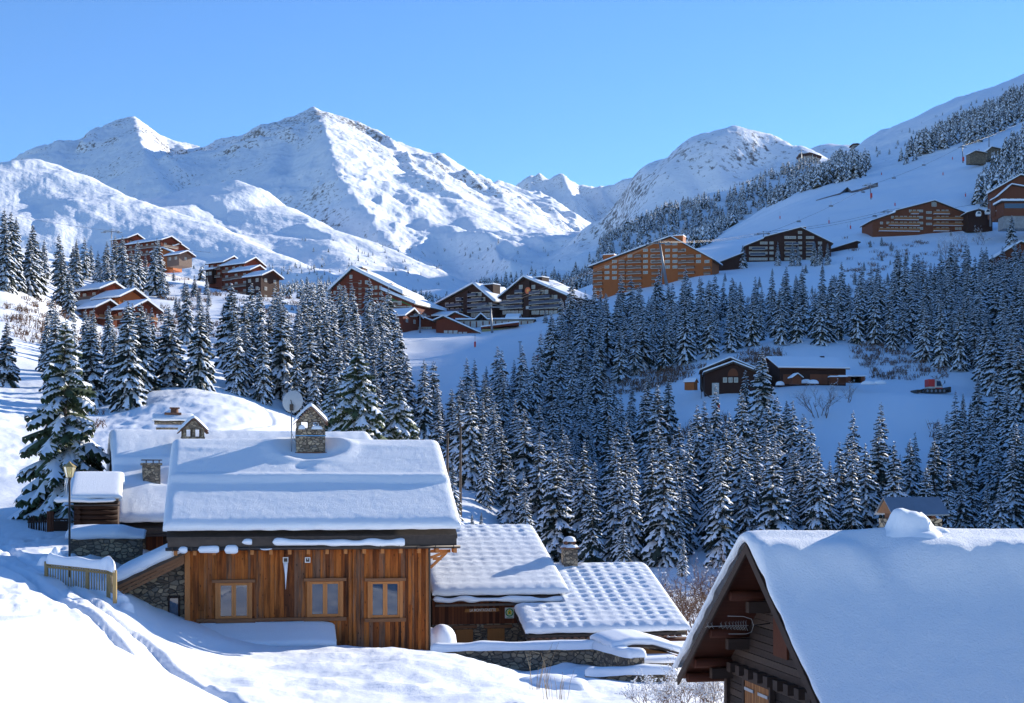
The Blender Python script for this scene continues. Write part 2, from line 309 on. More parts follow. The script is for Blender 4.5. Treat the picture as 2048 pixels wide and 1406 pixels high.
for c in tcols:
    ys = np.log([p[0] for p in TAB[c]])
    zs = np.array([(p[1][1] if isinstance(p[1], tuple) else (HY - p[1]) / F * p[0]) for p in TAB[c]])
    el = zs / np.exp(ys)
    prof.append(np.interp(lnr, ys, el))
prof = np.array(prof)                      # elevation (z / Y) per column and distance
GPX = np.concatenate([np.arange(-1500, -400, 60), np.arange(-400, 2300, 10), np.arange(2300, 6001, 60)]).astype(float)
tg = np.array([np.interp(GPX, tcols, prof[:, i]) for i in range(NR)])    # (NR, cols)
def smooth(a, sig, axis):
    r = int(sig * 3) + 1; k = np.exp(-0.5 * (np.arange(-r, r + 1) / sig) ** 2); k /= k.sum()
    pad = [(0, 0), (0, 0)]; pad[axis] = (r, r); b = np.pad(a, pad, mode='edge')
    return np.apply_along_axis(lambda v: np.convolve(v, k, mode='valid'), axis, b)
tg = smooth(smooth(tg, 2.6, 1), 3.0, 0)
def table_h(X, Y):
    X = np.asarray(X, float); Y = np.maximum(np.asarray(Y, float), 3.0)
    px = 1024 + F * X / Y
    fi = np.clip(np.interp(px, GPX, np.arange(len(GPX))), 0, len(GPX) - 1.001)
    fj = np.clip((np.log(Y) - LN0) / (LN1 - LN0) * (NR - 1), 0, NR - 1.001)
    i = fi.astype(int); j = fj.astype(int); a = fi - i; b = fj - j
    e = (tg[j, i] * (1 - a) + tg[j, i + 1] * a) * (1 - b) + (tg[j + 1, i] * (1 - a) + tg[j + 1, i + 1] * a) * b
    Yc = np.minimum(Y, 2600.0)
    return e * Yc
def R(*pts): return [P(*p) for p in pts]
RIDGES = [  # (points, slope on the left of travel, slope on the right, crest rounding, noise)
 (R((-500, 470, 5200), (-100, 430, 5200), (60, 400, 5100), (140, 330, 5000), (215, 282, 4950), (250, 248, 4850), (268, 234, 4800), (285, 250, 4800), (300, 265, 4820), (350, 285, 4850), (380, 290, 4900), (405, 302, 5000), (465, 280, 4900), (540, 252, 4700), (590, 240, 4600), (610, 222, 4520), (628, 215, 4500), (650, 232, 4500), (690, 260, 4550), (735, 272, 4600), (800, 288, 4700), (815, 306, 4680), (870, 338, 4600), (940, 368, 4500), (1000, 403, 4400), (1060, 418, 4300), (1120, 438, 4200), (1170, 465, 4100), (1300, 520, 4000)), .7, .49, 6, 1.0),
 (R((-600, 470, 2700), (-300, 420, 2900), (0, 357, 2900), (40, 338, 2880), (85, 323, 2850), (150, 346, 2800), (250, 393, 2700), (400, 440, 2600), (545, 505, 2400), (680, 562, 2200), (850, 612, 2000), (1000, 645, 1900)), .5, .31, 40, .5),
 (R((268, 234, 4800), (283, 290, 4250), (300, 330, 3900), (345, 385, 3600)), .8, .5, 10, 1),      # travel is toward the camera: left of travel is +X
 (R((628, 215, 4500), (650, 250, 4150), (664, 300, 3700), (688, 370, 3330), (740, 430, 3100), (800, 505, 2880), (850, 560, 2700)), .36, .8, 16, 1.2),
 (R((800, 288, 4700), (830, 340, 4100), (900, 398, 3600), (965, 455, 3250)), .36, .7, 30, .8),
 (R((690, 260, 4550), (730, 310, 4050), (800, 372, 3600), (850, 440, 3250)), .36, .62, 24, .8),
 (R((940, 368, 4500), (1010, 420, 3800), (1080, 468, 3400)), .36, .7, 30, .8),
 (R((590, 240, 4600), (560, 300, 4000), (540, 345, 3700)), .5, .55, 20, .8),
 (R((420, 372, 3100), (480, 362, 3020), (520, 375, 2980), (560, 412, 2950)), .6, .42, 30, .4),
 (R((560, 480, 2700), (640, 480, 2600), (700, 530, 2450)), .6, .42, 30, .4),
 # rounded peak and its spurs on the right
 (R((1080, 540, 2700), (1150, 495, 2750), (1200, 440, 2800), (1270, 363, 2800), (1330, 325, 2750), (1345, 303, 2750), (1420, 268, 2700), (1470, 258, 2650), (1530, 266, 2650), (1590, 293, 2600), (1640, 318, 2500), (1720, 335, 2400)), .6, .47, 30, .6),
 (R((1760, 330, 1900), (1620, 330, 1950), (1450, 385, 1800), (1300, 445, 1650), (1180, 505, 1550), (1050, 548, 1500), (930, 605, 1400)), .42, .5, 30, .5),
 (R((1560, 330, 3300), (1620, 308, 3300), (1660, 289, 3250), (1700, 290, 3200), (1740, 300, 3150), (1850, 330, 3100)), .5, .4, 30, .3),
 # jagged range far behind
 (R((700, 460, 7200), (880, 420, 7200), (950, 398, 7100), (985, 376, 7000), (1010, 388, 7000), (1045, 364, 7000), (1062, 358, 7000), (1078, 348, 7000), (1095, 360, 7000), (1125, 350, 7000), (1145, 368, 7000), (1200, 376, 7000), (1270, 355, 7000), (1330, 330, 7000), (1500, 330, 7000), (1800, 400, 7000), (2300, 420, 7000)), .8, .75, 5, 1.6),
 (R((1062, 356, 7000), (1070, 420, 6400)), .8, .9, 5, 1.6), (R((1125, 350, 7000), (1160, 430, 6400)), .8, .9, 5, 1.6), (R((1200, 376, 7000), (1230, 440, 6400)), .8, .9, 5, 1.6),
]
def smax(a, b, k):
    h = np.clip(0.5 + 0.5 * (a - b) / k, 0, 1)
    return b * (1 - h) + a * h + k * h * (1 - h)
def ridge_h(X, Y):
    out = np.full(X.shape, -400.0)
    wx = X + 70 * fbm(X / 420, Y / 420, 3, 5); wy = Y + 70 * fbm(X / 420, Y / 420, 3, 9)
    near = np.full(X.shape, 1e9)
    for pts, sl, sr, rr, nz in RIDGES:
        D = []; Hh = []
        for a, b in zip(pts[:-1], pts[1:]):
            dx, dy = b[0] - a[0], b[1] - a[1]; L2 = dx * dx + dy * dy
            t = np.clip(((X - a[0]) * dx + (Y - a[1]) * dy) / L2, 0, 1)
            ex = X - a[0] - t * dx; ey = Y - a[1] - t * dy; d0 = np.hypot(ex, ey)
            w = sstep(20, 300, d0)       # the warp fades out towards the crest so that the outline stays
            ex = ex + (wx - X) * w; ey = ey + (wy - Y) * w
            d = np.hypot(ex, ey); side = dx * ey - dy * ex
            mixs = np.clip(side / (np.hypot(dx, dy) * 40), -1, 1) * .5 + .5
            s = sr * (1 - mixs) + sl * mixs
            D.append(d0); Hh.append(a[2] + t * (b[2] - a[2]) - s * (np.sqrt(d * d + rr * rr) - rr))
        D = np.array(D); bd = D.min(0); W = np.exp(-(D - bd) / (6 + 0.10 * bd))
        best = (W * np.array(Hh)).sum(0) / W.sum(0)
        amp = nz * (8 + 0.11 * np.clip(bd, 0, 700))
        rn = fbm(X / 400, Y / 400, 6, 31, .55, True) - .25
        wv = 0
        for lam, A, k2, sd in ((360, 36, .45, 61), (150, 11, .25, 62)):
            s_ = (X + k2 * Y + 150 * fbm(X / 500, Y / 500, 3, sd)) / lam + .35 * fbm(X / 130, Y / 130, 2, sd + 4); t_ = s_ - np.floor(s_)
            wv = wv + A * (1 + .7 * fbm(X / 600, Y / 600, 2, sd + 9)) * (np.where(t_ < .2, t_ / .2, (1 - t_) / .8) - .5)
        best = best + wv * sstep(20, 260, bd) * min(nz, 1)
        best = best + amp * .8 * rn + nz * 7 * fbm(X / 55, Y / 55, 4, 77, .6, True)
        out = smax(out, best, 22)
        near = np.minimum(near, bd)
    return out, near
def mound(X, Y):
    """the snow bank in the lower left corner"""
    top = -1.74 - 0.56 * (X + 7.1) - 0.02 * np.clip(X + 6, 0, 99) ** 2
    top = np.minimum(top, -1.1 - 0.045 * Y)
    back = np.clip(Y - (20.5 + 0.35 * (X + 6)), 0, 99)
    top = top - 0.10 * back - 0.32 * back ** 2
    near = np.clip(9 - Y, 0, 9); top = top - 0.06 * near
    return top + 0.05 * fbm(X / 2.2, Y / 2.2, 3, 3)
def H(X, Y, detail=True):
    X = np.asarray(X, float); Y = np.asarray(Y, float)
    z = table_h(X, Y)
    if detail:
        fade = sstep(70, 400, Y)
        z = z + fade * (4.0 * fbm(X / 70, Y / 70, 5, 1) + 10 * sstep(600, 1500, Y) * fbm(X / 180, Y / 180, 4, 15, .5, True))
        z = z + sstep(60, 90, Y) * (1 - sstep(200, 400, Y)) * 0.5 * fbm(X / 12, Y / 12, 4, 2)
        n = 1 - sstep(55, 90, Y)
        px = 1024 + F * X / np.maximum(Y, 3)
        # lumpy blanket in front of the wooden chalet, and tracks of the path on its left
        lump = sstep(27, 33, Y) * sstep(-9.5, -6.5, X) * (1 - sstep(2.5, 4, X))
        z = z + n * (0.05 + 0.11 * lump) * fbm(X / 1.6, Y / 0.9, 3, 4)
        z = z + n * 0.03 * fbm(X / 0.5, Y / 0.5, 3, 8)
        z = z + n * (0.14 * fbm(X / 3.5, Y / 3.5, 2, 12) + .05 * fbm(X / 1.1, Y / 1.4, 2, 13))
        pl = X - (-13.6 + (47 - Y) * 0.586)
        for off in (-1.0, 0.5):
            z = z - n * (0.24 + .08 * vnoise(Y / .4, off, 5)) * np.exp(-((pl - off - 0.25 * np.sin(Y / 3.1)) / 0.20) ** 2) * sstep(20, 26, Y) + n * .05 * np.exp(-((pl - off - .35 - 0.25 * np.sin(Y / 3.1)) / 0.14) ** 2)
        kn = sstep(80, 95, Y) * (1 - sstep(160, 190, Y)) * (1 - sstep(-10, -4, X))
        z = z + kn * (.16 * fbm(X / 1.6, Y / 2.2, 3, 51) + .12 * np.clip(fbm(X / .9, Y / 1.3, 2, 52), 0, 1))
        for xo in (-19.5, -18.6, -24.5): z = z - kn * .3 * np.exp(-((X - xo - 2.5 * np.sin(Y / 9)) / .35) ** 2)
        tr = sstep(38, 46, Y) * (1 - sstep(66, 74, Y)) * sstep(-30, -26, X) * (1 - sstep(-15, -12.5, X))
        z = z - tr * 0.26 * np.clip(fbm(X / 0.6, Y / 0.8, 2, 44), 0, 1) + tr * .07 * fbm(X / 1.6, Y / 1.2, 2, 45)
    z = np.where(Y < 30, np.maximum(z, mound(X, Y)), z)
    return z
def Hfull(X, Y):
    z = H(X, Y)
    m = Y > 1000
    rock = np.zeros(X.shape)
    if m.any():
        zm, bd = ridge_h(X[m], Y[m])
        w = sstep(1000, 1250, Y[m])
        zt = z[m] - 900 * sstep(1900, 2600, Y[m])
        zz = smax(zm, zt, 20)
        z[m] = zt * (1 - w) + zz * w
    return z
def grid_mesh(name, us, Ys, mats, fn, rockfn=None):
    U, YY = np.meshgrid(us, Ys); X = U * YY
    Z = fn(X, YY)
    V = np.stack([X, YY, Z], -1).reshape(-1, 3)
    nr, nc = X.shape
    i = np.arange(nr * nc).reshape(nr, nc)
    Fq = np.stack([i[:-1, :-1], i[:-1, 1:], i[1:, 1:], i[1:, :-1]], -1).reshape(-1, 4)
    me = mesh_np(name, V, Fq, mats, smooth=True)
    # rock shows where the ground is steep
    gx = np.gradient(Z, axis=1) / np.maximum(np.gradient(X, axis=1), 1e-3)
    dY = np.gradient(YY, axis=0); gy = np.gradient(Z, axis=0) / dY - gx * np.gradient(X, axis=0) / dY
    sl = np.hypot(gx, gy)
    rk = rockfn(X, YY, Z, sl) if rockfn else np.zeros_like(Z)
    at = me.attributes.new("rock", 'FLOAT', 'POINT'); at.data.foreach_set("value", rk.astype(np.float32).ravel())
    return me, X, YY, Z
def dense_u(step, lo=-0.42, hi=0.42):
    return np.concatenate([np.linspace(-0.9, lo, 24)[:-1], np.arange(lo, hi, step), np.geomspace(hi, 1.75, 60)])
def rock_mid(X, Y, Z, sl):
    px = 1024 + F * X / Y; py = HY - F * Z / Y
    v = 0.26 + 0.10 * np.clip(sl - .55, 0, 1) + 0.07 * fbm(X / 30, Y / 30, 3, 3)
    v = np.where(Y < 110, 0.0, v)
    # scree left bare behind the long barn
    bare = ((px > 1560) & (px < 1900) & (Y > 325) & (Y < 380)) * 0.16
    return v + bare
def rock_far(X, Y, Z, sl):
    v = 0.345 + 0.12 * np.clip(sl - .6, 0, 1.0) + 0.10 * fbm(X / 240, Y / 240, 5, 3) + .05 * sstep(250, 900, Z)
    px = 1024 + F * X / Y
    for rx, ry, rr_, am in ((-1300, 4650, 330, .15), (-1120, 4700, 160, .08), (-630, 4420, 170, .13), (-430, 4450, 200, .10), (-300, 4480, 160, .12), (-1750, 4800, 250, .08), (-1500, 2650, 130, .10)):
        v = v + .62 * am * np.exp(-((X - rx) ** 2 + ((Y - ry) * .8) ** 2) / rr_ ** 2) * (.7 + .9 * fbm(X / 50, Y / 90, 3, 71))
    v = v + 0.04 * sstep(0, 200, px - 1000) * (1 - sstep(2000, 2100, px))
    return v
Yn = np.concatenate([np.geomspace(3, 60, 300), np.geomspace(60, 1000, 420)[1:]])
me, GX, GY, GZ = grid_mesh("ground", dense_u(0.0011), Yn, [M_SNOW_GROUND], Hfull, rock_mid)
ground = tag(link("ground", me), kind="structure")
Yf = np.concatenate([np.linspace(1000, 3200, 200), np.linspace(3200, 5000, 150)[1:], np.linspace(5000, 7400, 90)[1:]])
me, *_ = grid_mesh("mountains", dense_u(0.0009), Yf, [M_SNOW_FAR], Hfull, rock_far)
tag(link("mountains", me), kind="structure")
xs = np.linspace(-60, 60, 61); ys = np.linspace(-60, 3.2, 40)
XX, YY2 = np.meshgrid(xs, ys)
zb = np.where(YY2 > 2.9, table_h(XX, np.full_like(XX, 3.0)), table_h(XX, np.full_like(XX, 3.0)) - 0.1) - 0.02 + 0.02 * np.clip(3 - YY2, 0, 60) + .15 * fbm(XX / 4, YY2 / 4, 3, 6)
ii = np.arange(XX.size).reshape(XX.shape)
me = mesh_np("near_ground", np.stack([XX, YY2, zb - .05], -1).reshape(-1, 3), np.stack([ii[:-1, :-1], ii[:-1, 1:], ii[1:, 1:], ii[1:, :-1]], -1).reshape(-1, 4), [M_SNOW_GROUND], True)
me.attributes.new("rock", 'FLOAT', 'POINT')
tag(link("ground_behind", me), kind="structure")
# first visible ground point under a photo pixel
_GPY = HY - F * GZ / GY; _GU = GX[0] / GY[0]
_CUM = np.minimum.accumulate(_GPY, axis=0)
def hit(px, py, ymin=0):
    """the ground point that shows at a photo pixel (first distance >= ymin at which the ground reaches that row)"""
    u = (px - 1024) / F
    c = int(np.clip(np.searchsorted(_GU, u), 1, len(_GU) - 1))
    col = _GPY[:, c]; j0 = int(np.searchsorted(Yn, ymin))
    k = np.nonzero(col[j0:] <= py)[0]
    if len(k) == 0: return None
    j = j0 + int(k[0])
    if j > 0 and j > j0:
        a, b = col[j - 1], col[j]; t = (a - py) / (a - b) if a > b else 0
        Y = Yn[j - 1] + t * (Yn[j] - Yn[j - 1])
    else: Y = Yn[j]
    X = u * Y
    return np.array([X, Y, float(gz(X, Y))])
def gz(X, Y):
    Y = float(Y); u = X / Y
    c = int(np.clip(np.searchsorted(_GU, u) - 1, 0, len(_GU) - 2)); j = int(np.clip(np.searchsorted(Yn, Y) - 1, 0, len(Yn) - 2))
    a = (u - _GU[c]) / (_GU[c + 1] - _GU[c]); b = (Y - Yn[j]) / (Yn[j + 1] - Yn[j])
    return (GZ[j, c] * (1 - a) + GZ[j, c + 1] * a) * (1 - b) + (GZ[j + 1, c] * (1 - a) + GZ[j + 1, c + 1] * a) * b
# ------------------------------------------------------------------ near chalets
ORANGE = [(0.045, 0.018, 0.009), (0.16, 0.047, 0.014), (0.34, 0.092, 0.018), (0.46, 0.14, 0.026), (0.19, 0.105, 0.065), (0.35, 0.11, 0.03)]
M_PLANK = wood_mat("weathered_planks", ORANGE, (11, 11, 0.8))
M_FRAME = wood_mat("window_wood", [(0.28, 0.10, 0.034), (0.46, 0.18, 0.058), (0.55, 0.23, 0.08)], (20, 20, 3), knots=False)
M_BEAM = wood_mat("beam_wood", [(0.14, 0.062, 0.03), (0.24, 0.11, 0.052), (0.30, 0.15, 0.075)], (3, 16, 16), knots=False)
M_DARK = wood_mat("dark_boards", [(0.022, 0.013, 0.010), (0.05, 0.03, 0.022), (0.085, 0.055, 0.04)], (1.2, 12, 12), knots=False)
M_LOG = wood_mat("log_wood", [(0.02, 0.009, 0.006), (0.04, 0.017, 0.01), (0.065, 0.03, 0.017)], (1.2, 12, 12), knots=False)
M_REDW = wood_mat("red_boards", [(0.07, 0.02, 0.01), (0.15, 0.045, 0.018), (0.22, 0.07, 0.028)], (10, 10, 0.9), knots=False, plank=(0, 0.14))
M_SOFFIT = wood_mat("soffit_boards", [(0.032, 0.009, 0.005), (0.065, 0.017, 0.008), (0.11, 0.03, 0.012)], (1.0, 14, 14), knots=False)
M_YEL = wood_mat("shutter_wood", [(0.26, 0.10, 0.03), (0.36, 0.15, 0.045), (0.43, 0.19, 0.06)], (12, 12, 0.9), knots=False)
M_RAIL = wood_mat("railing_wood", [(0.20, 0.13, 0.06), (0.30, 0.21, 0.095), (0.37, 0.27, 0.13)], (12, 12, 2), knots=False)
M_STONE = stone_mat("field_stone", 3.6, ((0.09, 0.065, 0.045), (0.19, 0.145, 0.10), (0.38, 0.28, 0.17), (0.15, 0.13, 0.105)))
M_STONE_S = stone_mat("chimney_stone", 5.5, ((0.13, 0.10, 0.07), (0.26, 0.20, 0.145), (0.46, 0.36, 0.24), (0.18, 0.16, 0.14)))
M_METAL = plain("dark_metal", (0.055, 0.042, 0.036), 0.45, 0.5, var=.2)
M_ZINC = plain("zinc_sheet", (0.22, 0.25, 0.29), 0.4, 0.6, var=.1)
M_ROOFD = plain("roof_deck", (0.06, 0.042, 0.032), 0.8, var=.3, scale=6)
M_TILE = plain("roof_tile", (0.16, 0.07, 0.04), 0.8, var=.35, scale=5)
M_WHITE = plain("white_paint", (0.75, 0.75, 0.74), 0.5)
M_GREEN = plain("sign_green", (0.03, 0.30, 0.06), 0.5)
M_YELS = plain("sign_yellow", (0.75, 0.62, 0.03), 0.5)
M_BLUE = plain("blue_strap", (0.10, 0.30, 0.55), 0.5)
def glass_mat(name, col=(0.035, 0.06, 0.10)):
    m, n, l, b = nt(name); setp(b, Base_Color=(*col, 1), Roughness=0.03); b.inputs['IOR'].default_value = 1.8
    return m
M_GLASS = glass_mat("window_glass")
rf = random.Random(5)
YAW = math.atan(532 / F)
M_BARK = plain("bark", (0.085, 0.06, 0.045), 0.9, var=0.4, scale=6)
M_TWIG = plain("twigs", (0.16, 0.085, 0.05), 0.9, var=0.3, scale=8)
class Frame:
    """a building's own axes: x along the ridge, y away from the camera, z up; base height b"""
    def __init__(s, X, Y, b, yaw=YAW): s.X, s.Y, s.b, s.a = X, Y, b, yaw; s.c, s.s = math.cos(yaw), math.sin(yaw)
    def fx(s, px, y=0.0):
        u = (px - 1024) / F; Xo, Yo = s.X - s.s * y, s.Y + s.c * y
        return (u * Yo - Xo) / (s.c - u * s.s)
    def Yat(s, x, y=0.0): return s.Y + s.s * x + s.c * y
    def fz(s, px, py, y=0.0): return (HY - py) / F * s.Yat(s.fx(px, y), y) - s.b
    def pt(s, px, py, y=0.0): return (s.fx(px, y), y, s.fz(px, py, y))
    def world(s, x, y, z=0): return (s.X + s.c * x - s.s * y, s.Y + s.s * x + s.c * y, z + s.b)
    def thing(s, name, label, cat, group=None): return thing(name, label, cat, (s.X, s.Y, s.b), s.a, group)
RIM = [(.04, 0), (-.06, .10), (-.10, .30), (-.10, .52), (-.07, .72), (0.0, .87), (.10, .96), (.24, 1.0)]
def snow_cap(name, x0, x1, y0, y1, plane, T, parent, step=.10, fn=None, rim=1.0, mask=None, mat=None, k=(1, 1, 1, 1)):
    """a blanket of snow on plane(x, y), T thick, with rounded overhanging rims; k: rim size at x0, x1, y0, y1"""
    def axis(a, b, ka, kb):
        lo = [(a + o * rim * ka, h) for o, h in RIM]; hi = [(b - o * rim * kb, h) for o, h in RIM][::-1]
        m = np.arange(lo[-1][0] + step, hi[0][0] - step * .5, step)
        return np.array([p for p, _ in lo] + list(m) + [p for p, _ in hi]), np.array([h for _, h in lo] + [1.0] * len(m) + [h for _, h in hi])
    xs, hx = axis(x0, x1, k[0], k[1]); ys, hy = axis(y0, y1, k[2], k[3])
    X, Yg = np.meshgrid(xs, ys); HM = np.minimum.outer(hy, hx) * .5 + np.multiply.outer(hy, hx) * .5
    t = T(X, Yg) if callable(T) else np.full(X.shape, float(T))
    if fn is not None: t = t + fn(X, Yg)
    Xc, Yc = np.clip(X, x0, x1), np.clip(Yg, y0, y1)
    Z = plane(Xc, Yc) + np.maximum(t, .01) * HM + .004
    # ragged lower edge
    low = HM < .45
    X = X + low * .03 * vnoise(X * 3.1 + 7, Yg * 3.1, 5); Yg2 = Yg + low * .03 * vnoise(X * 2.7, Yg * 2.7 + 3, 6); Z = Z + (HM < .2) * .02 * vnoise(X * 2.2, Yg * 2.2, 8)
    i = np.arange(X.size).reshape(X.shape)
    q = np.stack([i[:-1, :-1], i[:-1, 1:], i[1:, 1:], i[1:, :-1]], -1)
    if mask is not None:
        keep = mask((X[:-1, :-1] + X[1:, 1:]) / 2, (Yg[:-1, :-1] + Yg[1:, 1:]) / 2); q = q[keep]
    else: q = q.reshape(-1, 4)
    me = mesh_np(name, np.stack([X, Yg2, Z], -1).reshape(-1, 3), q, [mat or M_SNOW_ROOF], True)
    return link(name, me, parent)
def pile(name, pts, mat=None, parent=None, seg=18, seed=0, label=None, cat=None, nz=.03):
    """rounded snow lump(s): list of (x, y, z, rx, ry, rz) joined by taking the highest surface"""
    xs0 = min(p[0] - p[3] for p in pts); xs1 = max(p[0] + p[3] for p in pts); ys0 = min(p[1] - p[4] for p in pts); ys1 = max(p[1] + p[4] for p in pts)
    nx = max(12, int((xs1 - xs0) / .07)); ny = max(12, int((ys1 - ys0) / .07))
    X, Yg = np.meshgrid(np.linspace(xs0, xs1, nx), np.linspace(ys0, ys1, ny)); Z = np.full(X.shape, -99.0)
    for (x, y, z, rx, ry, rz) in pts:
        d = ((X - x) / rx) ** 2 + ((Yg - y) / ry) ** 2
        Z = np.maximum(Z, np.where(d < 1, z + rz * np.sqrt(np.clip(1 - d, 0, 1)) ** .8, -99))
    ok = Z > -90; zmin = min(p[2] for p in pts)
    Z = np.where(ok, Z, zmin - .02) + ok * nz * fbm(X / .35, Yg / .35, 3, seed)
    i = np.arange(X.size).reshape(X.shape); q = np.stack([i[:-1, :-1], i[:-1, 1:], i[1:, 1:], i[1:, :-1]], -1)
    k = ok[:-1, :-1] | ok[1:, 1:] | ok[:-1, 1:] | ok[1:, :-1]
    o = link(name, mesh_np(name, np.stack([X, Yg, Z], -1).reshape(-1, 3), q[k], [mat or M_SNOW], True), parent)
    if label: tag(o, label, cat)
    return o
def gable_slab(mb, x0, x1, prof, th, mi=0):
    """roof slab over prof [(y, z)], swept along x"""
    mb.prism([(y, z) for y, z in prof] + [(y, z - th) for y, z in reversed(prof)], 'x', x0, x1, mi)
def tent(yr, zr, tan, r=.5):
    return lambda X, Yg: zr - tan * (np.sqrt((Yg - yr) ** 2 + r * r) - r)
def tent_sharp(yr, zr, tan): return lambda X, Yg: zr - tan * np.abs(Yg - yr)

# ---------------- 1 the big wooden chalet
f1 = Frame(-12.59, 55.0, -7.6)
h1 = f1.thing("wooden_chalet", "big chalet with sunlit brown plank front and thick smooth roof snow", "chalet")
B1 = 7.6
rng1 = random.Random(3)
wins = [(437, 498, 1166, 1237), (620, 680, 1163, 1233), (741, 799, 1163, 1235)]
holes = [(f1.fx(a), f1.fx(b), f1.fz((a + b) / 2, d), f1.fz((a + b) / 2, c)) for a, b, c, d in wins]
mb = MB(); x = 0.10
while x < 9.34:
    w = rng1.choice([.13, .16, .18, .2, .24, .28]); w = min(w, 9.36 - x)
    for hx0, hx1, hz0, hz1 in holes:
        if x < hx0 - .07 < x + w: w = hx0 - .06 - x
        elif hx0 - .07 < x < hx1 < x + w: w = hx1 + .06 - x
    tone = rng1.uniform(.15, 1.0); y = -.02 - rng1.uniform(0, .022)
    segs = [(0, 4.66)]
    for hx0, hx1, hz0, hz1 in holes:
        if x + w > hx0 + .01 and x < hx1 - .01: segs = [(0, hz0), (hz1, 4.66)]
    if rng1.random() < .35 and len(segs) == 1: c = rng1.uniform(1.9, 2.6); segs = [(0, c), (c + .006, 4.66)]
    for z0, z1 in segs: mb.box(x, x + w - .008, y, 0, z0, z1, 0, min(1, max(0, tone + rng1.gauss(0, .12))))
    if rng1.random() < .22 and len(segs) == 1: mb.box(x - .03, x + .05, y - .035, y, 0, 4.66, 0, rng1.uniform(.5, .72))
    x += w
for px in (700, 708, 839, 411): xx = f1.fx(px); mb.box(xx - .06, xx + .06, -.09, -.045, 0, 4.66, 0, .62)
mb.build("plank_wall", M_PLANK, h1)
mb = MB(); mb.box(0, 9.44, .3, 11.8, 0, 4.9); 
for a, b in ((.002, .16), (9.30, 9.438)): mb.prism([(.3, 4.9), (11.8, 4.9), (6, 8.0)], 'x', a, b)
mb.box(0, .1, 0, .3, 0, 4.66); mb.box(9.34, 9.44, 0, .3, 0, 4.66); mb.build("rear_wall", M_DARK, h1)
mb = MB(); mb.box(-.06, .14, -.13, .05, 0, 4.72, 0, .5); mb.box(9.30, 9.48, -.12, .05, 0, 4.72, 0, .35); mb.build("corner_post", M_FRAME, h1)
mb = MB(); mb.box(f1.fx(393), f1.fx(623), -.14, -.05, f1.fz(500, 1242), f1.fz(500, 1236), 0, .3); mb.build("band_board", M_BEAM, h1)
for n_, (hx0, hx1, hz0, hz1) in enumerate(holes):
    mb = MB(); t = .10
    mb.box(hx0 - .12, hx0, -.11, .1, hz0 - .02, hz1 + .02, 0, .5); mb.box(hx1, hx1 + .12, -.11, .1, hz0 - .02, hz1 + .02, 0, .55)
    mb.box(hx0, hx1, -.06, .06, hz1 - .09, hz1, 0, .8); mb.box(hx0, hx1, -.06, .06, hz0, hz0 + .10, 0, .6)
    mb.box(hx0, hx0 + .08, -.058, .06, hz0 + .10, hz1 - .09, 0, .9); mb.box(hx1 - .08, hx1, -.058, .06, hz0 + .10, hz1 - .09, 0, .8)
    mx_ = (hx0 + hx1) / 2; mb.box(mx_ - .085, mx_ - .004, -.07, .06, hz0 + .10, hz1 - .09, 0, .95); mb.box(mx_ + .004, mx_ + .085, -.067, .06, hz0 + .10, hz1 - .09, 0, .9)
    w = mb.build("window", M_FRAME, h1)
    for a, b in ((hx0 + .08, mx_ - .085), (mx_ + .085, hx1 - .08)):
        m2 = MB(); m2.box(a - .01, b + .01, .0, .012, hz0 + .09, hz1 - .08); m2.build("pane", M_GLASS, w)
        m3 = MB(); m3.box(a - .01, b + .01, .03, .05, hz0 + .09, hz1 - .08); m3.build("curtain", plain("curtain", (0.10, 0.11, 0.12), .9) if n_ == 0 and a == hx0 + .08 else bpy.data.materials["curtain"], w)
    m2 = MB(); m2.box(hx0 - .24, hx1 + .24, -.17, -.05, hz1 + .021, hz1 + .14, 0, .5); m2.build("lintel", M_BEAM, w)
    m2 = MB(); m2.box(hx0 - (.24 if n_ else .1), hx1 + .24, -.17, -.05, hz0 - .16, hz0 - .021, 0, .4); m2.build("sill", M_BEAM, w)
for px in (571, 615):
    c = f1.pt(px, 1119.5); mb = MB(); s = .105
    mb.box(c[0] - s, c[0] + s, -.16, -.05, c[2] - s, c[2] + s, 0); mb.box(c[0] - s + .035, c[0] + s - .035, -.168, -.15, c[2] - s + .035, c[2] + s - .035, 1)
    v = mb.build("vent", [M_WHITE, M_METAL], h1)
    if px == 615:
        m2 = MB(); m2.box(c[0] - .012, c[0] + .012, -.18, -.165, c[2], c[2] + s, 0); m2.build("vent_flap", M_WHITE, v)
    else:
        m2 = MB(); m2.tube([(c[0], -.12, c[2] - s), (c[0] + .01, -.12, c[2] - .55), (c[0], -.11, c[2] - 1.15)], [.10, .045, .004], 7); m2.build("icicle", M_SNOW, v)
zr = 1.04 + B1; ze = zr - .51 * 6.7
mb = MB(); gable_slab(mb, -.71, 10.48, [(-.7, ze), (6, zr), (12.7, ze)], .13); roof1 = mb.build("roof", M_ROOFD, h1)
mb = MB(); mb.box(-.68, 10.45, -.69, -.64, 4.82, 5.15, 0); mb.build("fascia", M_METAL, roof1)
mb = MB(); mb.tube([(-.75, -.77, 4.77), (10.58, -.77, 4.77)], .065, 10)
xx = -.5
while xx < 10.4: mb.box(xx, xx + .03, -.85, -.70, 4.69, 4.84); xx += .72
mb.build("gutter", M_METAL, roof1)
mb = MB(); mb.box(-.6, 10.4, -.60, -.02, 4.70, 4.735, 0, .9); mb.build("eave_board", M_FRAME, roof1)
xr = -.45
while xr < 10.4: mb = MB(); mb.box(xr, xr + .13, -.58, .02, 4.52, 4.698, 0, .7); mb.build("rafter", M_FRAME, roof1); xr += .72
mb = MB(); mb.tube([(9.36, -.77, 4.76), (9.36, -.72, 4.5), (9.44, -.2, 4.1), (9.44, -.19, 3.9), (9.44, -.19, 0)], .045, 8); mb.build("downpipe", M_METAL, h1)
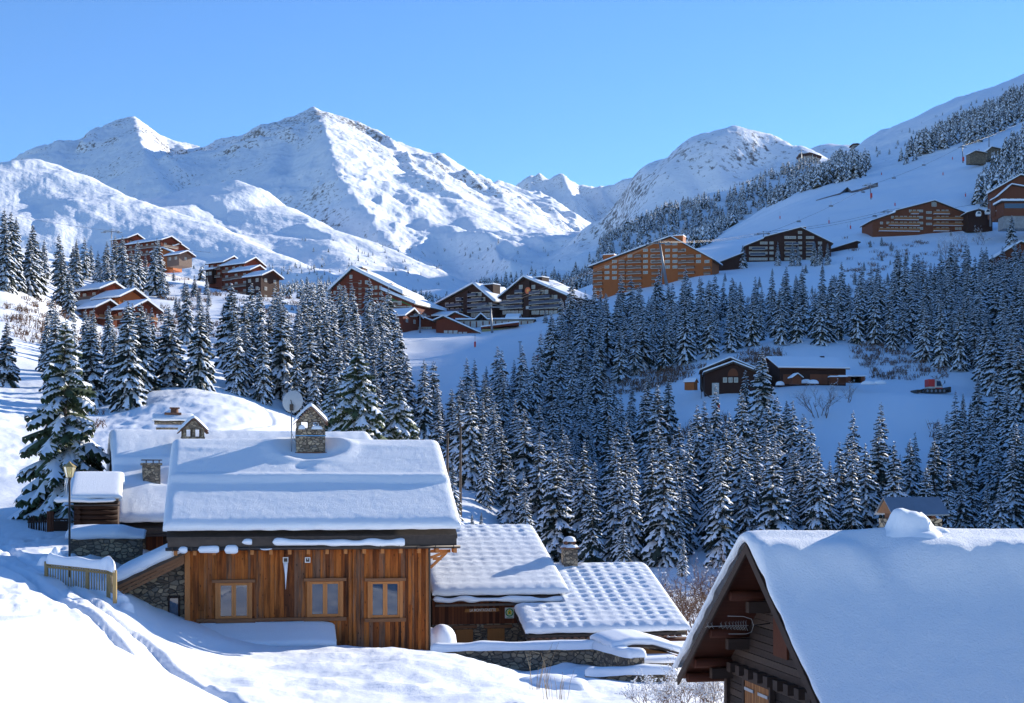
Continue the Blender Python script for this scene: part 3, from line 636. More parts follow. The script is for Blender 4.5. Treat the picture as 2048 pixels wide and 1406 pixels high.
mb = MB(); mb.beam((9.5, .05, 4.3), (10.3, .05, 4.58), .14, .1, 0, .8); mb.beam((9.5, .05, 3.9), (10.15, .05, 4.5), .12, .1, 0, .6); mb.box(9.45, 10.3, -.02, .12, 4.5, 4.62, 0, .7)
mb.box(9.6, 9.95, 0, .1, 4.2, 4.32, 0, .6); mb.build("eave_bracket", M_FRAME, h1)
def t1(X, Yg):
    s = .40 + .13 * sstep(2.02, 2.32, Yg + .05 * np.sin(X * .9)) + .05 * np.exp(-((Yg - 2.42) / .16) ** 2)
    cx, cy = 4.97, 4.9
    d = np.hypot((X - cx) / 1.25, (Yg - cy) / 1.0)
    s = s - .26 * np.exp(-(d / 1.0) ** 4) + .10 * np.exp(-((d - 1.35) / .3) ** 2)
    s = s - .12 * np.exp(-(((X - 4.6) / .42) ** 2 + ((Yg - 3.35) / .35) ** 2)) + .06 * np.exp(-(((X - 5.1) / .5) ** 2 + ((Yg - 3.0) / .25) ** 2))
    s = s + .06 * np.exp(-(((X - 7.5) / 1.5) ** 2 + ((Yg - 5.0) / .3) ** 2)) + .05 * np.exp(-(((X - .6) / 1.0) ** 2 + ((Yg - 4.7) / .25) ** 2))
    return s + .025 * fbm(X / 2.3, Yg / .8, 3, 4) + .006 * fbm(X / .16, Yg / .16, 2, 5)
rs = snow_cap("roof_snow", -.74, 10.52, -.76, 12.7, tent(6, zr - .02, .51, .55), t1, roof1, .065)
# snow caught on the gutter
def strip_snow(name, fr, pts, parent, y=-.80, thick=.16, h=.2, mat=None):
    """pts: (px, py_bottom, py_top) outline of a snow strip hanging on an edge"""
    V = []; Fc = []; n = len(pts)
    for px, pb, ptp in pts:
        xx, z0, z1 = fr.fx(px, y), fr.fz(px, pb, y), fr.fz(px, ptp, y); m = (z0 + z1) / 2
        for (dy, z) in ((.05, z0), (-.05, z0), (-.13, z0 * .7 + z1 * .3), (-.14, m), (-.10, z0 * .2 + z1 * .8), (0, z1), (.14, z1 - .02)): V.append((xx, y + dy, z))
    for k in range(n - 1):
        for j in range(6): a = k * 7 + j; Fc.append((a, a + 1, a + 8, a + 7))
        Fc.append((k * 7 + 6, k * 7, k * 7 + 7, k * 7 + 13))
    m_ = MB(); m_.add(V, Fc, 0, None, True); m_.add([V[j] for j in range(7)], [tuple(range(7))]); m_.add([V[(n - 1) * 7 + j] for j in range(7)], [tuple(reversed(range(7)))])
    return m_.build(name, mat or M_SNOW, parent)
def wavy(x0, x1, yb, yt, seed, step=6, amp=3.0, taper=9, ampb=1.5):
    out = []; x = x0
    while x <= x1 + .1:
        e = min(1, (min(x - x0, x1 - x) / taper)); e = math.sqrt(max(0, 1 - (1 - e) ** 2)); mid = (yb + yt) / 2
        nb = float(vnoise(x / 23, seed, 3)) * ampb; n2 = float(vnoise(x / 31, seed + 9, 4)) * amp
        out.append((x, mid + (yb + nb - mid) * (.15 + .85 * e), mid + (yt + n2 - mid) * (.15 + .85 * e))); x += step
    return out
for a in ((545, 812, 1091, 1078, 1), (484, 507, 1090, 1080, 2)): strip_snow("gutter_snow", f1, wavy(*a, step=4), rs, -.78)
for a in ((357, 376, 1106, 1092, 3), (396, 440, 1107, 1092, 4), (449, 477, 1108, 1092, 5), (520, 545, 1099, 1095, 6)): strip_snow("gutter_snow", f1, wavy(*a, step=3, taper=8), rs, -.80)
# chimney of the chalet
def stone_chimney(fr, parent, x0, x1, y0, y1, zb, zs, ze_, zp, over=.12, nop=2, snowt=.14, mat=M_STONE_S):
    """stone shaft up to zs, an open lantern of pillars up to ze_, a stone gable to zp and a snowy little roof"""
    mb = MB(); mb.box(x0, x1, y0, y1, zb, zs); c = mb.build("chimney", mat, parent)
    mb = MB(); n = nop + 1; pw = (x1 - x0) * .15
    for k in range(n):
        xa = x0 + .03 + (x1 - x0 - pw - .06) * k / (n - 1)
        for yy in (y0 + .03, y1 - .2): mb.box(xa, xa + pw, yy, yy + .17, zs, ze_)
    xm = (x0 + x1) / 2
    mb.prism([(x0 + .005, ze_), (x1 - .005, ze_), (xm, zp - .04)], 'y', y0 + .005, y1 - .005); mb.build("chimney_lantern", mat, c)
    m2 = MB(); tn = (zp - ze_) / ((x1 - x0) / 2)
    pr = [(x0 - over, ze_ - over * tn), (xm, zp), (x1 + over, ze_ - over * tn)]
    m2.prism(pr + [(a, b - .04) for a, b in reversed(pr)], 'y', y0 - .1, y1 + .1); r = m2.build("chimney_roof", M_TILE, c)
    X = np.linspace(pr[0][0], pr[2][0], 25); Yy = np.linspace(y0 - .13, y1 + .13, 12); XX, Y_ = np.meshgrid(X, Yy)
    e = np.minimum(np.minimum(XX - X[0], X[-1] - XX) / .15, np.minimum(Y_ - Yy[0], Yy[-1] - Y_) / .1); e = np.sqrt(1 - (1 - np.clip(e, 0, 1)) ** 2)
    Z = zp - tn * (np.sqrt((XX - xm) ** 2 + .01) - .1) + .003 + snowt * e
    i = np.arange(XX.size).reshape(XX.shape)
    link("chimney_snow", mesh_np("chimney_snow", np.stack([XX, Y_, Z], -1).reshape(-1, 3), np.stack([i[:-1, :-1], i[:-1, 1:], i[1:, 1:], i[1:, :-1]], -1).reshape(-1, 4), [M_SNOW], True), c)
    return c
ch = stone_chimney(f1, roof1, 4.37, 5.60, 4.9, 6.0, zr - 1.0, 2.02 + B1, 2.30 + B1, 2.93 + B1)
mb = MB(); mb.box(4.31, 5.66, 4.84, 6.06, zr - 1.2, .98 + B1); mb.build("chimney_base", M_TILE, ch)
mb = MB(); mb.box(4.35, 5.63, 4.87, 4.895, 1.66 + B1, 1.70 + B1); mb.build("strap", M_BLUE, ch)
for a, b_, z in ((4.45, 4.75, 2.0), (5.0, 5.5, 2.0)):
    pile("ledge_snow", [((a + b_) / 2, 4.95, z + B1 - .03, (b_ - a) / 2, .14, .16)], parent=ch)
# lean-to shelf under the windows
x0, x1 = f1.fx(396), f1.fx(650)
mb = MB(); mb.prism([(0.0, 1.50), (-1.15, 1.00), (-1.15, .90), (0, 1.40)], 'x', x0, x1); mb.box(x0 + .1, x1 - .1, -1.0, -.1, 0, 1.0, 0); lt = mb.build("lean_to", M_DARK, h1)
snow_cap("lean_to_snow", x0 - .03, x1 + .08, -1.2, -.02, lambda X, Yg: 1.50 + .435 * Yg, lambda X, Yg: .42 + .02 * fbm(X / 1.2, Yg / 1.2, 2, 3), lt, .08, rim=1.35, k=(1, 2.2, 1.5, .3))
# cat-slide wing on the left
zt = lambda x: (-2.90 + B1) + .47 * x
mb = MB(); pr = [(-2.85, zt(-2.85)), (-.07, zt(-.07))]
mb.prism(pr + [(-.07, zt(-.07) - .12), (-2.85, zt(-2.85) - .12)], 'y', -.35, 5.0); wing = mb.build("side_roof", M_ROOFD, h1)
for k in range(3):
    o = .12 + .125 * k; m2 = MB(); y = -.36 + .05 * k
    m2.prism([(-2.85 + .08 * k, zt(-2.85) - o), (-.07, zt(-.07) - o), (-.07, zt(-.07) - o - .12), (-2.85 + .08 * k, zt(-2.85) - o - .12)], 'y', y, y + .06, 0, .4 + .15 * k); m2.build("barge_board", M_BEAM, wing)
snow_cap("side_roof_snow", -2.9, -.10, -.42, 5.0, lambda X, Yg: zt(X), .50, wing, .1, rim=1.2, k=(1.3, .2, 1, 1))
mb = MB(); mb.prism([(-2.55, 0), (-.05, 0), (-.05, zt(-.05) - .13), (-2.55, zt(-2.55) - .13)], 'y', .32, 4.8); sw = mb.build("stone_wall", M_STONE, h1)
a = f1.pt(336, 1240, .32); b_ = f1.pt(360, 1196, .32); mb = MB()
for bx in ((a[0], a[0] + .07, a[2], b_[2]), (b_[0] - .07, b_[0], a[2], b_[2]), (a[0], b_[0], b_[2], b_[2] + .1), (a[0], b_[0], a[2] - .07, a[2])): mb.box(bx[0], bx[1], .22, .33, bx[2], bx[3], 0, .2)
w = mb.build("window", M_DARK, h1); m2 = MB(); m2.box(a[0] + .07, b_[0] - .07, .27, .30, a[2], b_[2]); m2.build("pane", M_GLASS, w)
# satellite dish on its mast
dX, dY = (583 - 1024) / F * 60.6, 60.6
sd = thing("satellite_dish", "round pale satellite dish on a thin mast behind the snowy roof", "satellite dish", (dX, dY, .6))
mb = MB(); mb.tube([(0, 0, 0), (0, 0, 2.35)], .028, 8); mb.tube([(0, 0, 1.2), (.22, .1, .7)], .012, 5); mb.build("mast", M_ZINC, sd)
mb = MB(); V = [(0, 0, 0)]; Fc = []
for r in range(1, 7):
    for j in range(28):
        a_ = 2 * math.pi * j / 28; q = .45 * r / 6; V.append((q * math.cos(a_), -.10 * (r / 6) ** 2, q * math.sin(a_) * 1.08))
for j in range(28): Fc.append((0, 1 + j, 1 + (j + 1) % 28))
for r in range(5):
    for j in range(28): Fc.append((1 + r * 28 + j, 1 + r * 28 + (j + 1) % 28, 29 + r * 28 + (j + 1) % 28, 29 + r * 28 + j))
mb.add([(x_, -y_ + .02, z_) for x_, y_, z_ in V], Fc, 0, None, True); mb.add([(x_, -y_ + .04, z_) for x_, y_, z_ in V], [tuple(reversed(f_)) for f_ in Fc], 0, None, True)
d_ = mb.build("dish", plain("dish_paint", (0.42, 0.44, 0.46), .6), sd, (0, .10, 2.57)); d_.rotation_euler = (math.radians(-12), 0, math.radians(-8))
mb = MB(); mb.box(-.07, .07, -.06, .12, 2.15, 2.42); mb.tube([(0, .0, 2.2), (.05, -.1, 2.35), (-.02, -.08, 2.6)], .02, 6); mb.build("mount", M_METAL, sd)

# ---------------- 2 the chalet behind on the left
f2 = Frame(-19.35, 70.0, -4.2, math.radians(18)); B2 = 4.2
h2 = f2.thing("rear_chalet", "long snow-covered chalet rising behind the big wooden chalet", "chalet")
ze2 = -2.62 + B2; tn2 = .54; zr2 = ze2 + tn2 * 8.5
mb = MB(); gable_slab(mb, 0, 14.2, [(0, ze2), (8.5, zr2), (17, ze2)], .14); roof2 = mb.build("roof", M_ROOFD, h2)
def t2(X, Yg): return .42 + .14 * sstep(4.55, 4.85, Yg + .08 * np.sin(X * .7)) + .05 * np.exp(-((Yg - 4.95) / .18) ** 2) + .04 * fbm(X / .9, Yg / 2.6, 3, 14) + .03 * fbm(X / 3, Yg / 1.5, 3, 4) - .2 * np.exp(-(((X - 2.4) / .9) ** 2 + ((Yg - 3.4) / .7) ** 2) ** 2)
snow_cap("roof_snow", -.04, 14.25, -.07, 17, tent(8.5, zr2 - .02, tn2, .6), t2, roof2, .09)
mb = MB(); mb.box(-.02, 8, -.04, .02, ze2 - .34, ze2 - .15); mb.build("fascia", M_METAL, roof2)
mb = MB(); mb.tube([(-.05, -.10, ze2 - .36), (8, -.10, ze2 - .36)], .07, 8); mb.build("gutter", M_METAL, roof2)
mb = MB(); mb.box(.5, 13.8, 1.0, 16, 0, ze2 + .2); mb.prism([(1.0, ze2 + .2), (16, ze2 + .2), (8.5, zr2 - .2)], 'x', .55, .75); mb.build("wall", M_DARK, h2)
mb = MB(); mb.box(f2.fx(273, .8), f2.fx(291, .8), .75, 1.1, 0, ze2 - .1); mb.build("stone_pillar", M_STONE, h2)
mb = MB(); mb.box(f2.fx(292, .9), f2.fx(326, .9), .92, 1.0, .1, ze2 - .15, 0, .5); mb.build("door", M_REDW, h2)
x0 = f2.fx(286, 3.0); x1 = f2.fx(321, 3.0); zt_ = f2.fz(303, 926, 3.0); zb_ = f2.fz(303, 985, 3.0)
mb = MB(); mb.box(x0, x1, 3.0, 3.8, zb_ - .5, zt_ - .12); c2 = mb.build("chimney", M_STONE_S, roof2)
mb = MB(); mb.box(x0 - .08, x1 + .08, 2.92, 3.88, zt_ - .12, zt_, 0); mb.build("chimney_cap", M_STONE_S, c2)
mb = MB(); mb.box(x0 - .06, x1 + .08, 2.95, 3.85, zt_ + .13, zt_ + .18); [mb.box(x0 + q, x0 + q + .05, 3.2, 3.3, zt_, zt_ + .13) for q in (.15, .5, .8)]; mb.build("chimney_lid", M_METAL, c2)
x0 = f2.fx(365, 5.6); x1 = f2.fx(410, 5.6)
c2 = stone_chimney(f2, roof2, x0, x1, 5.6, 6.7, .8 + B2, f2.fz(388, 873, 5.6), f2.fz(388, 858, 5.6), f2.fz(388, 836, 5.6), .2)
# low broad flue with a small pot further back
f2b = Frame((312 - 1024) / F * 86, 86, 1.0, math.radians(14))
c2 = thing("rear_roof_flue", "low snow-topped flue with a dark pot left of the smaller gabled chimney", "chimney", (f2b.X, f2b.Y, 1.0), f2b.a)
mb = MB(); mb.box(0, 2.0, 0, 1.4, 0, 2.0 - .12); mb.prism([(-.1, 2.2), (.7, 2.55), (1.5, 2.2), (1.5, 2.1), (.7, 2.45), (-.1, 2.1)], 'x', -.1, 2.1); mb.build("flue_body", M_STONE_S, c2)
snow_cap("flue_snow", -.15, 2.15, -.15, 1.55, tent(.7, 2.56, .44, .2), .22, c2, .1, rim=.8)
mb = MB(); mb.tube([(1.1, .6, 2.5), (1.1, .6, 3.05)], [.28, .22], 10); mb.box(.8, 1.4, .3, .9, 3.05, 3.12); mb.box(.5, 1.5, .2, 1.0, 2.66, 2.8); mb.build("pot", M_TILE, c2)

# ---------------- log cabin, its stone wall, fences, lamp
f6 = Frame((141 - 1024) / F * 66, 66, -4.0, math.radians(14)); B6 = 4.0
h6 = f6.thing("log_cabin", "dark log cabin with low snowy roof between street lamp and rear chalet", "cabin")
mb = MB(); gable_slab(mb, 0, 2.15, [(0, 2.82), (4.2, 3.95), (8, 2.82)], .12); r6 = mb.build("roof", M_ROOFD, h6)
snow_cap("roof_snow", -.03, 2.2, -.05, 8, tent(4.2, 3.93, .27, .4), .25, r6, .12)
mb = MB()
for k in range(9): z = .62 + .235 * k; mb.tube([(.12, .62, z), (2.1, .62, z)], .125, 10, 0)
for k in range(9): z = .74 + .235 * k; mb.tube([(.32, .42, z - .12), (.32, 7.6, z - .12)], .12, 10, 0)
mb.build("log_wall", M_LOG, h6)
mb = MB(); mb.box(.3, 2.1, .7, 7.5, .2, 2.7); mb.build("inner_wall", M_DARK, h6)
mb = MB(); mb.box(-.25, 2.2, -.18, .0, 2.56, 2.62); e6 = mb.build("gutter", M_METAL, h6)
strip_snow("gutter_snow", f6, wavy(108, 232, 1005, 995, 7, step=4), e6, -.1)
f7 = Frame((139 - 1024) / F * 61.5, 61.5, -4.4, math.radians(12))
w7 = f7.thing("stone_wall", "rough stone wall under a thick snow cushion behind the street lamp", "wall")
mb = MB(); mb.box(0, 3.05, 0, .5, -.4, 1.62); mb.build("masonry", M_STONE, w7)
snow_cap("wall_snow", -.05, 3.05, -.08, 1.6, lambda X, Yg: 1.62 + .12 * Yg, lambda X, Yg: .42 - .22 * sstep(2.0, 3.0, X) + .03 * fbm(X, Yg, 2, 3), w7, .08, rim=1.2)
def lamp():
    X, Yy = (139 - 1024) / F * 53.5, 53.5; zb = float(gz(X, Yy)); top = (HY - 925) / F * Yy
    t = thing("street_lamp", "old-fashioned street lamp with yellowish glass lantern on dark pole", "street lamp", (X, Yy, zb)); h = top - zb
    mb = MB(); mb.tube([(0, 0, -.3), (0, 0, .5), (0, 0, .52), (0, 0, h - .62)], [.07, .06, .042, .038], 10); mb.tube([(0, 0, h - .62), (0, 0, h - .56)], [.06, .09], 10); mb.build("pole", M_METAL, t)
    mb = MB(); z0 = h - .56; V = []; 
    for r, z in ((.12, z0), (.22, z0 + .40)): V += [(r * math.cos(math.pi / 3 * j + .3), r * math.sin(math.pi / 3 * j + .3), z) for j in range(6)]
    mb.add(V, [(j, (j + 1) % 6, 6 + (j + 1) % 6, 6 + j) for j in range(6)]); gm, n, l, b = nt("lantern_glass"); setp(b, Base_Color=(0.75, 0.62, 0.28, 1), Roughness=.25); b.inputs['Transmission Weight'].default_value = .55
    mb.build("lantern_glass", gm, t)
    mb = MB()
    for j in range(6): a_ = math.pi / 3 * j + .3; mb.tube([(.125 * math.cos(a_), .125 * math.sin(a_), z0), (.225 * math.cos(a_), .225 * math.sin(a_), z0 + .4)], .011, 5)
    for r, z in ((.23, z0 + .4),): mb.tube([(r * math.cos(math.pi / 3 * j + .3), r * math.sin(math.pi / 3 * j + .3), z) for j in range(7)], .014, 5)
    mb.build("lantern_frame", plain("brass_paint", (0.35, 0.26, 0.10), .5, .3), t)
    mb = MB(); V = [(.27 * math.cos(math.pi / 3 * j + .3), .27 * math.sin(math.pi / 3 * j + .3), z0 + .40) for j in range(6)] + [(.07 * math.cos(math.pi / 3 * j + .3), .07 * math.sin(math.pi / 3 * j + .3), z0 + .54) for j in range(6)] + [(0, 0, z0 + .62)]
    mb.add(V, [(j, (j + 1) % 6, 6 + (j + 1) % 6, 6 + j) for j in range(6)] + [(6 + j, 6 + (j + 1) % 6, 12) for j in range(6)] + [tuple(reversed(range(6)))]); mb.build("lantern_cap", bpy.data.materials["brass_paint"], t)
    mb = MB(); mb.tube([(0, 0, z0 + .02), (0, 0, z0 + .22)], .05, 8); mb.build("bulb", M_WHITE, t)
    mb = MB()
    for dx_, l_ in ((-.14, .5), (-.09, .75), (-.04, .3)): mb.tube([(dx_, -.05, z0 - .02), (dx_ - .03, -.05, z0 - l_)], [.02, .002], 5)
    mb.build("icicle", M_SNOW, t)
lamp()
def railing():
    A = P(93, 1123, 52.0); C = P(217, 1136, 51.6); D = P(230, 1141, 50.2)
    t = thing("wooden_railing", "pale wooden railing topped with a fat roll of snow beside path", "railing", (A[0], A[1], A[2] - .9))
    o = np.array([A[0], A[1], A[2] - .9])
    def seg(a, b, ha, hb, n, posts):
        mb = MB()
        for k in range(n):
            f = (k + .5) / n; p = a + (b - a) * f - o; hh = ha + (hb - ha) * f
            if k % 2 == 0 or True: mb.beam(p + np.array([0, 0, -hh]), p + np.array([0, 0, -.04]), .045, .03, 0, rf.uniform(.2, .9))
        mb.build("balusters" if False else "baluster_panel", M_RAIL, t)
        mb = MB(); mb.beam(a - o + np.array([0, 0, -.05]), b - o + np.array([0, 0, -.05]), .09, .13, 0, .7)
        mb.beam(a - o + np.array([0, -.04, -.18]), b - o + np.array([0, -.04, -.18]), .03, .09, 0, .5); mb.build("top_rail", M_RAIL, t)
        for f in posts:
            p = a + (b - a) * f - o; hh = ha + (hb - ha) * f; mb = MB(); mb.box(p[0] - .06, p[0] + .06, p[1] - .07, p[1] + .05, p[2] - hh - .3, p[2] + .005, 0, .6); mb.build("post", M_RAIL, t)
    seg(A, C, .80, .85, 24, (0, .66)); seg(C, D, .85, .86, 5, (0, 1))
    V = []
    pts = []
    n = 44
    line = [A + (C - A) * (k / 33) for k in range(34)] + [C + (D - C) * (k / 9) for k in range(1, 10)]
    V = []; Fc = []; n = len(line)
    for k, p in enumerate(line):
        q = p - o; e = min(1, min(k, n - 1 - k) / 2.5); e = math.sqrt(1 - (1 - e) ** 2); hgt = .27 + .03 * math.sin(k * .45)
        wd = .16
        if k < 5: hgt += .06 * math.sin(k / 4 * 3.14)
        if k > 29: hgt += .18 * math.sin((k - 29) / (n - 30) * 3.14); wd = .24
        for j in range(9):
            a_ = math.pi * (j / 8 * 1.3 - .15)
            V.append((q[0] + .0 * j, q[1] - math.cos(a_) * wd * (.4 + .6 * e), q[2] + max(-.03, math.sin(a_) * hgt * (.3 + .7 * e)) - (.04 if j in (0, 8) else 0)))
    for k in range(n - 1):
        for j in range(8): a_ = k * 9 + j; Fc.append((a_, a_ + 1, a_ + 10, a_ + 9))
    Fc += [tuple(range(9)), tuple(reversed(range((n - 1) * 9, n * 9)))]
    mb = MB(); mb.add(V, Fc, 0, None, True); mb.build("rail_snow", M_SNOW, t)
    q = P(112, 1113, 52.3); pile("snow_heap", [(q[0], q[1], q[2] - .25, .22, .25, .62), (q[0] - .35, q[1], q[2] - .3, .3, .3, .35), (q[0] + .55, q[1] + .2, q[2] - .3, .5, .3, .3)], label="pointed heap of snow standing on the left end of the railing", cat="snow heap")
railing()
qa, qb = P(252, 1212, 51.0), P(243, 1196, 51.6)
pile("snow_heap", [(qa[0], qa[1], qa[2] - .25, .30, .35, .42), (qb[0] - .05, qb[1], qb[2] - .2, .34, .35, .36), (qa[0] - .4, qa[1] - .3, qa[2] - .35, .5, .45, .34), (qa[0] + .1, qa[1] - .4, qa[2] - .5, .28, .3, .3)], label="lumpy snow heap below the right end of the wooden railing", cat="snow heap")
def pickets():
    A = P(56, 1066, 74); C = P(92, 1068, 72)
    t = thing("picket_fence", "rustic brown picket fence under the big sunlit spruce", "fence", tuple(A)); mb = MB()
    for k in range(24):
        f = k / 23; p = (C - A) * f; hgt = .85 + rf.uniform(-.08, .12); mb.beam(p + np.array([0, 0, -.3]), p + np.array([rf.uniform(-.05, .05), 0, hgt]), .05, .03, 0, rf.random())
    mb.beam((0, 0, .62), tuple((C - A) + np.array([0, 0, .62])), .04, .07); mb.build("picket_panel", M_LOG, t)
    A = P(95, 1066, 72); C = P(136, 1060, 72)
    t = thing("board_fence", "dark reddish board fence with tall posts behind the street lamp", "fence", tuple(A)); mb = MB()
    for f in (0.02, .14, .25): p = (C - A) * f; m2 = MB(); m2.box(p[0] - .05, p[0] + .05, -.05, .05, -.3, 1.1, 0, .9); m2.build("post", M_REDW, t)
    p0, p1 = (C - A) * .3, (C - A) * 1.0; mb.box(p0[0], p1[0], -.03, .03, .1, .62, 0, .4); mb.box(p0[0], p1[0], -.05, .05, .64, .74); mb.build("board_panel", M_LOG, t)
pickets()

# ---------------- 3 the chalet with the name board
f3 = Frame(-6.54 + 3.3 * math.cos(YAW), 60.34 + 3.3 * math.sin(YAW), -8.2); B3 = 8.2; L3 = 5.7
h3 = f3.thing("middle_chalet", "low chalet with rippled roof snow and a carved name board", "chalet")
ze3 = -5.27 + B3; tn3 = .315; zr3 = ze3 + tn3 * 8
mb = MB(); gable_slab(mb, 0, L3, [(0, ze3), (8, zr3), (16, ze3)], .12); roof3 = mb.build("roof", M_ROOFD, h3)
def tile_bumps(ax, ay, amp, seed, fade):
    def f(X, Yg):
        row = np.floor(Yg / ay); ph = (row % 2) * .0
        c = (.5 + .5 * np.cos(2 * np.pi * (X / ax + ph))) * (.5 + .5 * np.cos(2 * np.pi * Yg / ay))
        r = .5 + .5 * np.cos(2 * np.pi * Yg / ay)
        X = X + .07 * fbm(X / .9, Yg / .9, 2, seed + 7); mod = np.clip(1 + .9 * fbm(X / 1.1, Yg / 1.1, 3, seed) - .35 * sstep(0, 2.6, 2.6 - Yg), .1, 2)
        return -amp * (fade(X, Yg) * c * 1.3 + (1 - fade(X, Yg)) * r * .55) * mod + .012 * fbm(X / 1.1, Yg / .8, 3, seed) + .005 * fbm(X / .14, Yg / .14, 2, seed + 3)
    return f
snow_cap("roof_snow", -.05, L3 + .05, -.08, 16, tent(8, zr3 - .02, tn3, .4), .37, roof3, .06, fn=tile_bumps(.62, .62, .044, 4, lambda X, Yg: .35 + sstep(5.2, 7.2, Yg) * .5))
mb = MB()
for k in range(19): xx = .15 + k * .3; mb.prism([(xx + .12 * math.cos(math.pi * q / 5) + .1, ze3 - .15 + .07 * math.sin(math.pi * q / 5)) for q in range(6)], 'y', -.12, .2)
mb.build("tile_edge", M_TILE, roof3)
strip_snow("gutter_snow", f3, wavy(866, 1128, 1204, 1194, 8, step=4, amp=3.5, ampb=2.5), roof3, -.20)
mb = MB(); mb.box(0, L3, -.22, -.12, ze3 - .36, ze3 - .26); mb.build("gutter", M_METAL, roof3)
xw = f3.fx(1036, 1.0)
mb = MB(); mb.box(0, xw, 1.0, 1.12, f3.fz(950, 1248, 1.0), ze3 + .18, 0); mb.build("upper_wall", M_REDW, h3)
mb = MB(); mb.box(0, xw - .01, 1.13, 15, 0, ze3 + .19); mb.prism([(1.13, ze3 + .19), (15, ze3 + .19), (8, zr3 - .16)], 'x', L3 - .9, L3 - .75); mb.box(xw, L3 - .75, 2.4, 15, 0, ze3 + .3); mb.build("inner_wall", M_DARK, h3)
zb_ = f3.fz(950, 1248, 1.0); mb = MB(); mb.box(0, xw + .3, 1.02, 1.125, 0, zb_ - .003); mb.build("stone_wall", M_STONE, h3)
def door3(a, b, c, nm, mat):
    m = MB(); m.box(f3.fx(a, .95), f3.fx(b, .95), .93, 1.0, .2, f3.fz((a + b) / 2, c, .95), 0, .5); return m.build(nm, mat, h3)
s_ = door3(911, 946, 1259, "shutter", M_YEL); door3(975, 1009, 1257, "door", M_YEL)
m = MB(); m.box(f3.fx(906, .9), f3.fx(954, .9), .88, .99, f3.fz(930, 1257, .9), f3.fz(930, 1251, .9), 0, .4); m.build("lintel", M_BEAM, h3)
m = MB(); m.box(f3.fx(968, .9), f3.fx(1024, .9), .88, .99, f3.fz(990, 1256, .9), f3.fz(990, 1250, .9), 0, .4); m.build("lintel", M_BEAM, h3)
# carved name board
def text_mesh(body, size, mat, parent, name, loc, rot=(math.pi / 2, 0, 0), extr=.012, width=None):
    cu = bpy.data.curves.new("t", 'FONT'); cu.body = body; cu.size = size; cu.extrude = extr; cu.align_x = 'CENTER'; cu.align_y = 'CENTER'; cu.offset = size * .012
    to = bpy.data.objects.new("t", cu); COL.objects.link(to); dg = bpy.context.evaluated_depsgraph_get(); dg.update()
    me = bpy.data.meshes.new_from_object(to.evaluated_get(dg)); bpy.data.objects.remove(to)
    me.materials.clear(); me.materials.append(mat)
    if width:
        xs_ = [v.co.x for v in me.vertices]; k = width / (max(xs_) - min(xs_))
        for v in me.vertices: v.co.x *= k
    o = link(name, me, parent); o.location = loc; o.rotation_euler = rot; return o
sx0, sx1 = f3.fx(929, .9), f3.fx(999, .9); sz0, sz1 = f3.fz(964, 1224, .9), f3.fz(964, 1216.5, .9)
sg = thing("name_board", "orange wooden name board with white capital letters on chalet wall", "sign", f3.world((sx0 + sx1) / 2, .9, (sz0 + sz1) / 2), YAW)
mb = MB(); w2, h2_ = (sx1 - sx0) / 2, (sz1 - sz0) / 2
mb.prism([(-w2, -h2_ * .9), (-w2 + .1, -h2_), (w2 - .15, -h2_), (w2, -h2_ * .6), (w2 - .05, h2_), (-w2 + .05, h2_ * .8)], 'y', 0, .05, 0, .9); mb.build("board", M_YEL, sg)
text_mesh("LA MONTAGNETTE", .17, M_WHITE, sg, "lettering", (.03, -.012, 0), width=w2 * 1.48)
px0, px1 = f3.fx(1010, .9), f3.fx(1028, .9); pz0, pz1 = f3.fz(1019, 1236.5, .9), f3.fz(1019, 1215, .9)
sg = thing("emblem_plate", "small white plate with green ring and yellow house emblem", "sign", f3.world((px0 + px1) / 2, .9, (pz0 + pz1) / 2), YAW)
w2, h2_ = (px1 - px0) / 2, (pz1 - pz0) / 2
mb = MB(); mb.box(-w2, w2, 0, .03, -h2_, h2_); mb.build("plate", M_WHITE, sg)
mb = MB(); n = 24; r1, r0 = w2 * .92, w2 * .66; V = []
for j in range(n):
    a_ = 2 * math.pi * j / n; V += [(r1 * math.cos(a_), -.004, r1 * math.sin(a_) + .02), (r0 * math.cos(a_), -.004, r0 * math.sin(a_) + .02)]
mb.add(V, [(2 * j, 2 * ((j + 1) % n), 2 * ((j + 1) % n) + 1, 2 * j + 1) for j in range(n)]); mb.build("green_ring", M_GREEN, sg)
mb = MB(); mb.add([(x_ * w2, -.006, z_ * w2 + .02) for x_, z_ in ((-.5, -.45), (.5, -.45), (.42, .1), (.6, .12), (0, .68), (-.6, .12), (-.42, .1))], [tuple(range(7))]); mb.build("yellow_house", M_YELS, sg)
mb = MB(); mb.add([(x_ * w2, -.009, z_ * w2 + .02) for x_, z_ in ((-.12, -.3), (.12, -.3), (.12, .12), (-.12, .12))], [(0, 1, 2, 3)]); mb.add([(x_ * w2, -.005, z_ * h2_) for x_, z_ in ((-.7, -.9), (.7, -.9), (.7, -.8), (-.7, -.8))], [(0, 1, 2, 3)]); mb.build("green_mark", M_GREEN, sg)
q = P(884, 1292, 57.5); pile("snow_heap", [(q[0], q[1], q[2] - .1, .62, .7, .98), (q[0] - .5, q[1], q[2] - .1, .6, .7, .85)], label="round snow heap between the wooden chalet and the name board wall", cat="snow heap")

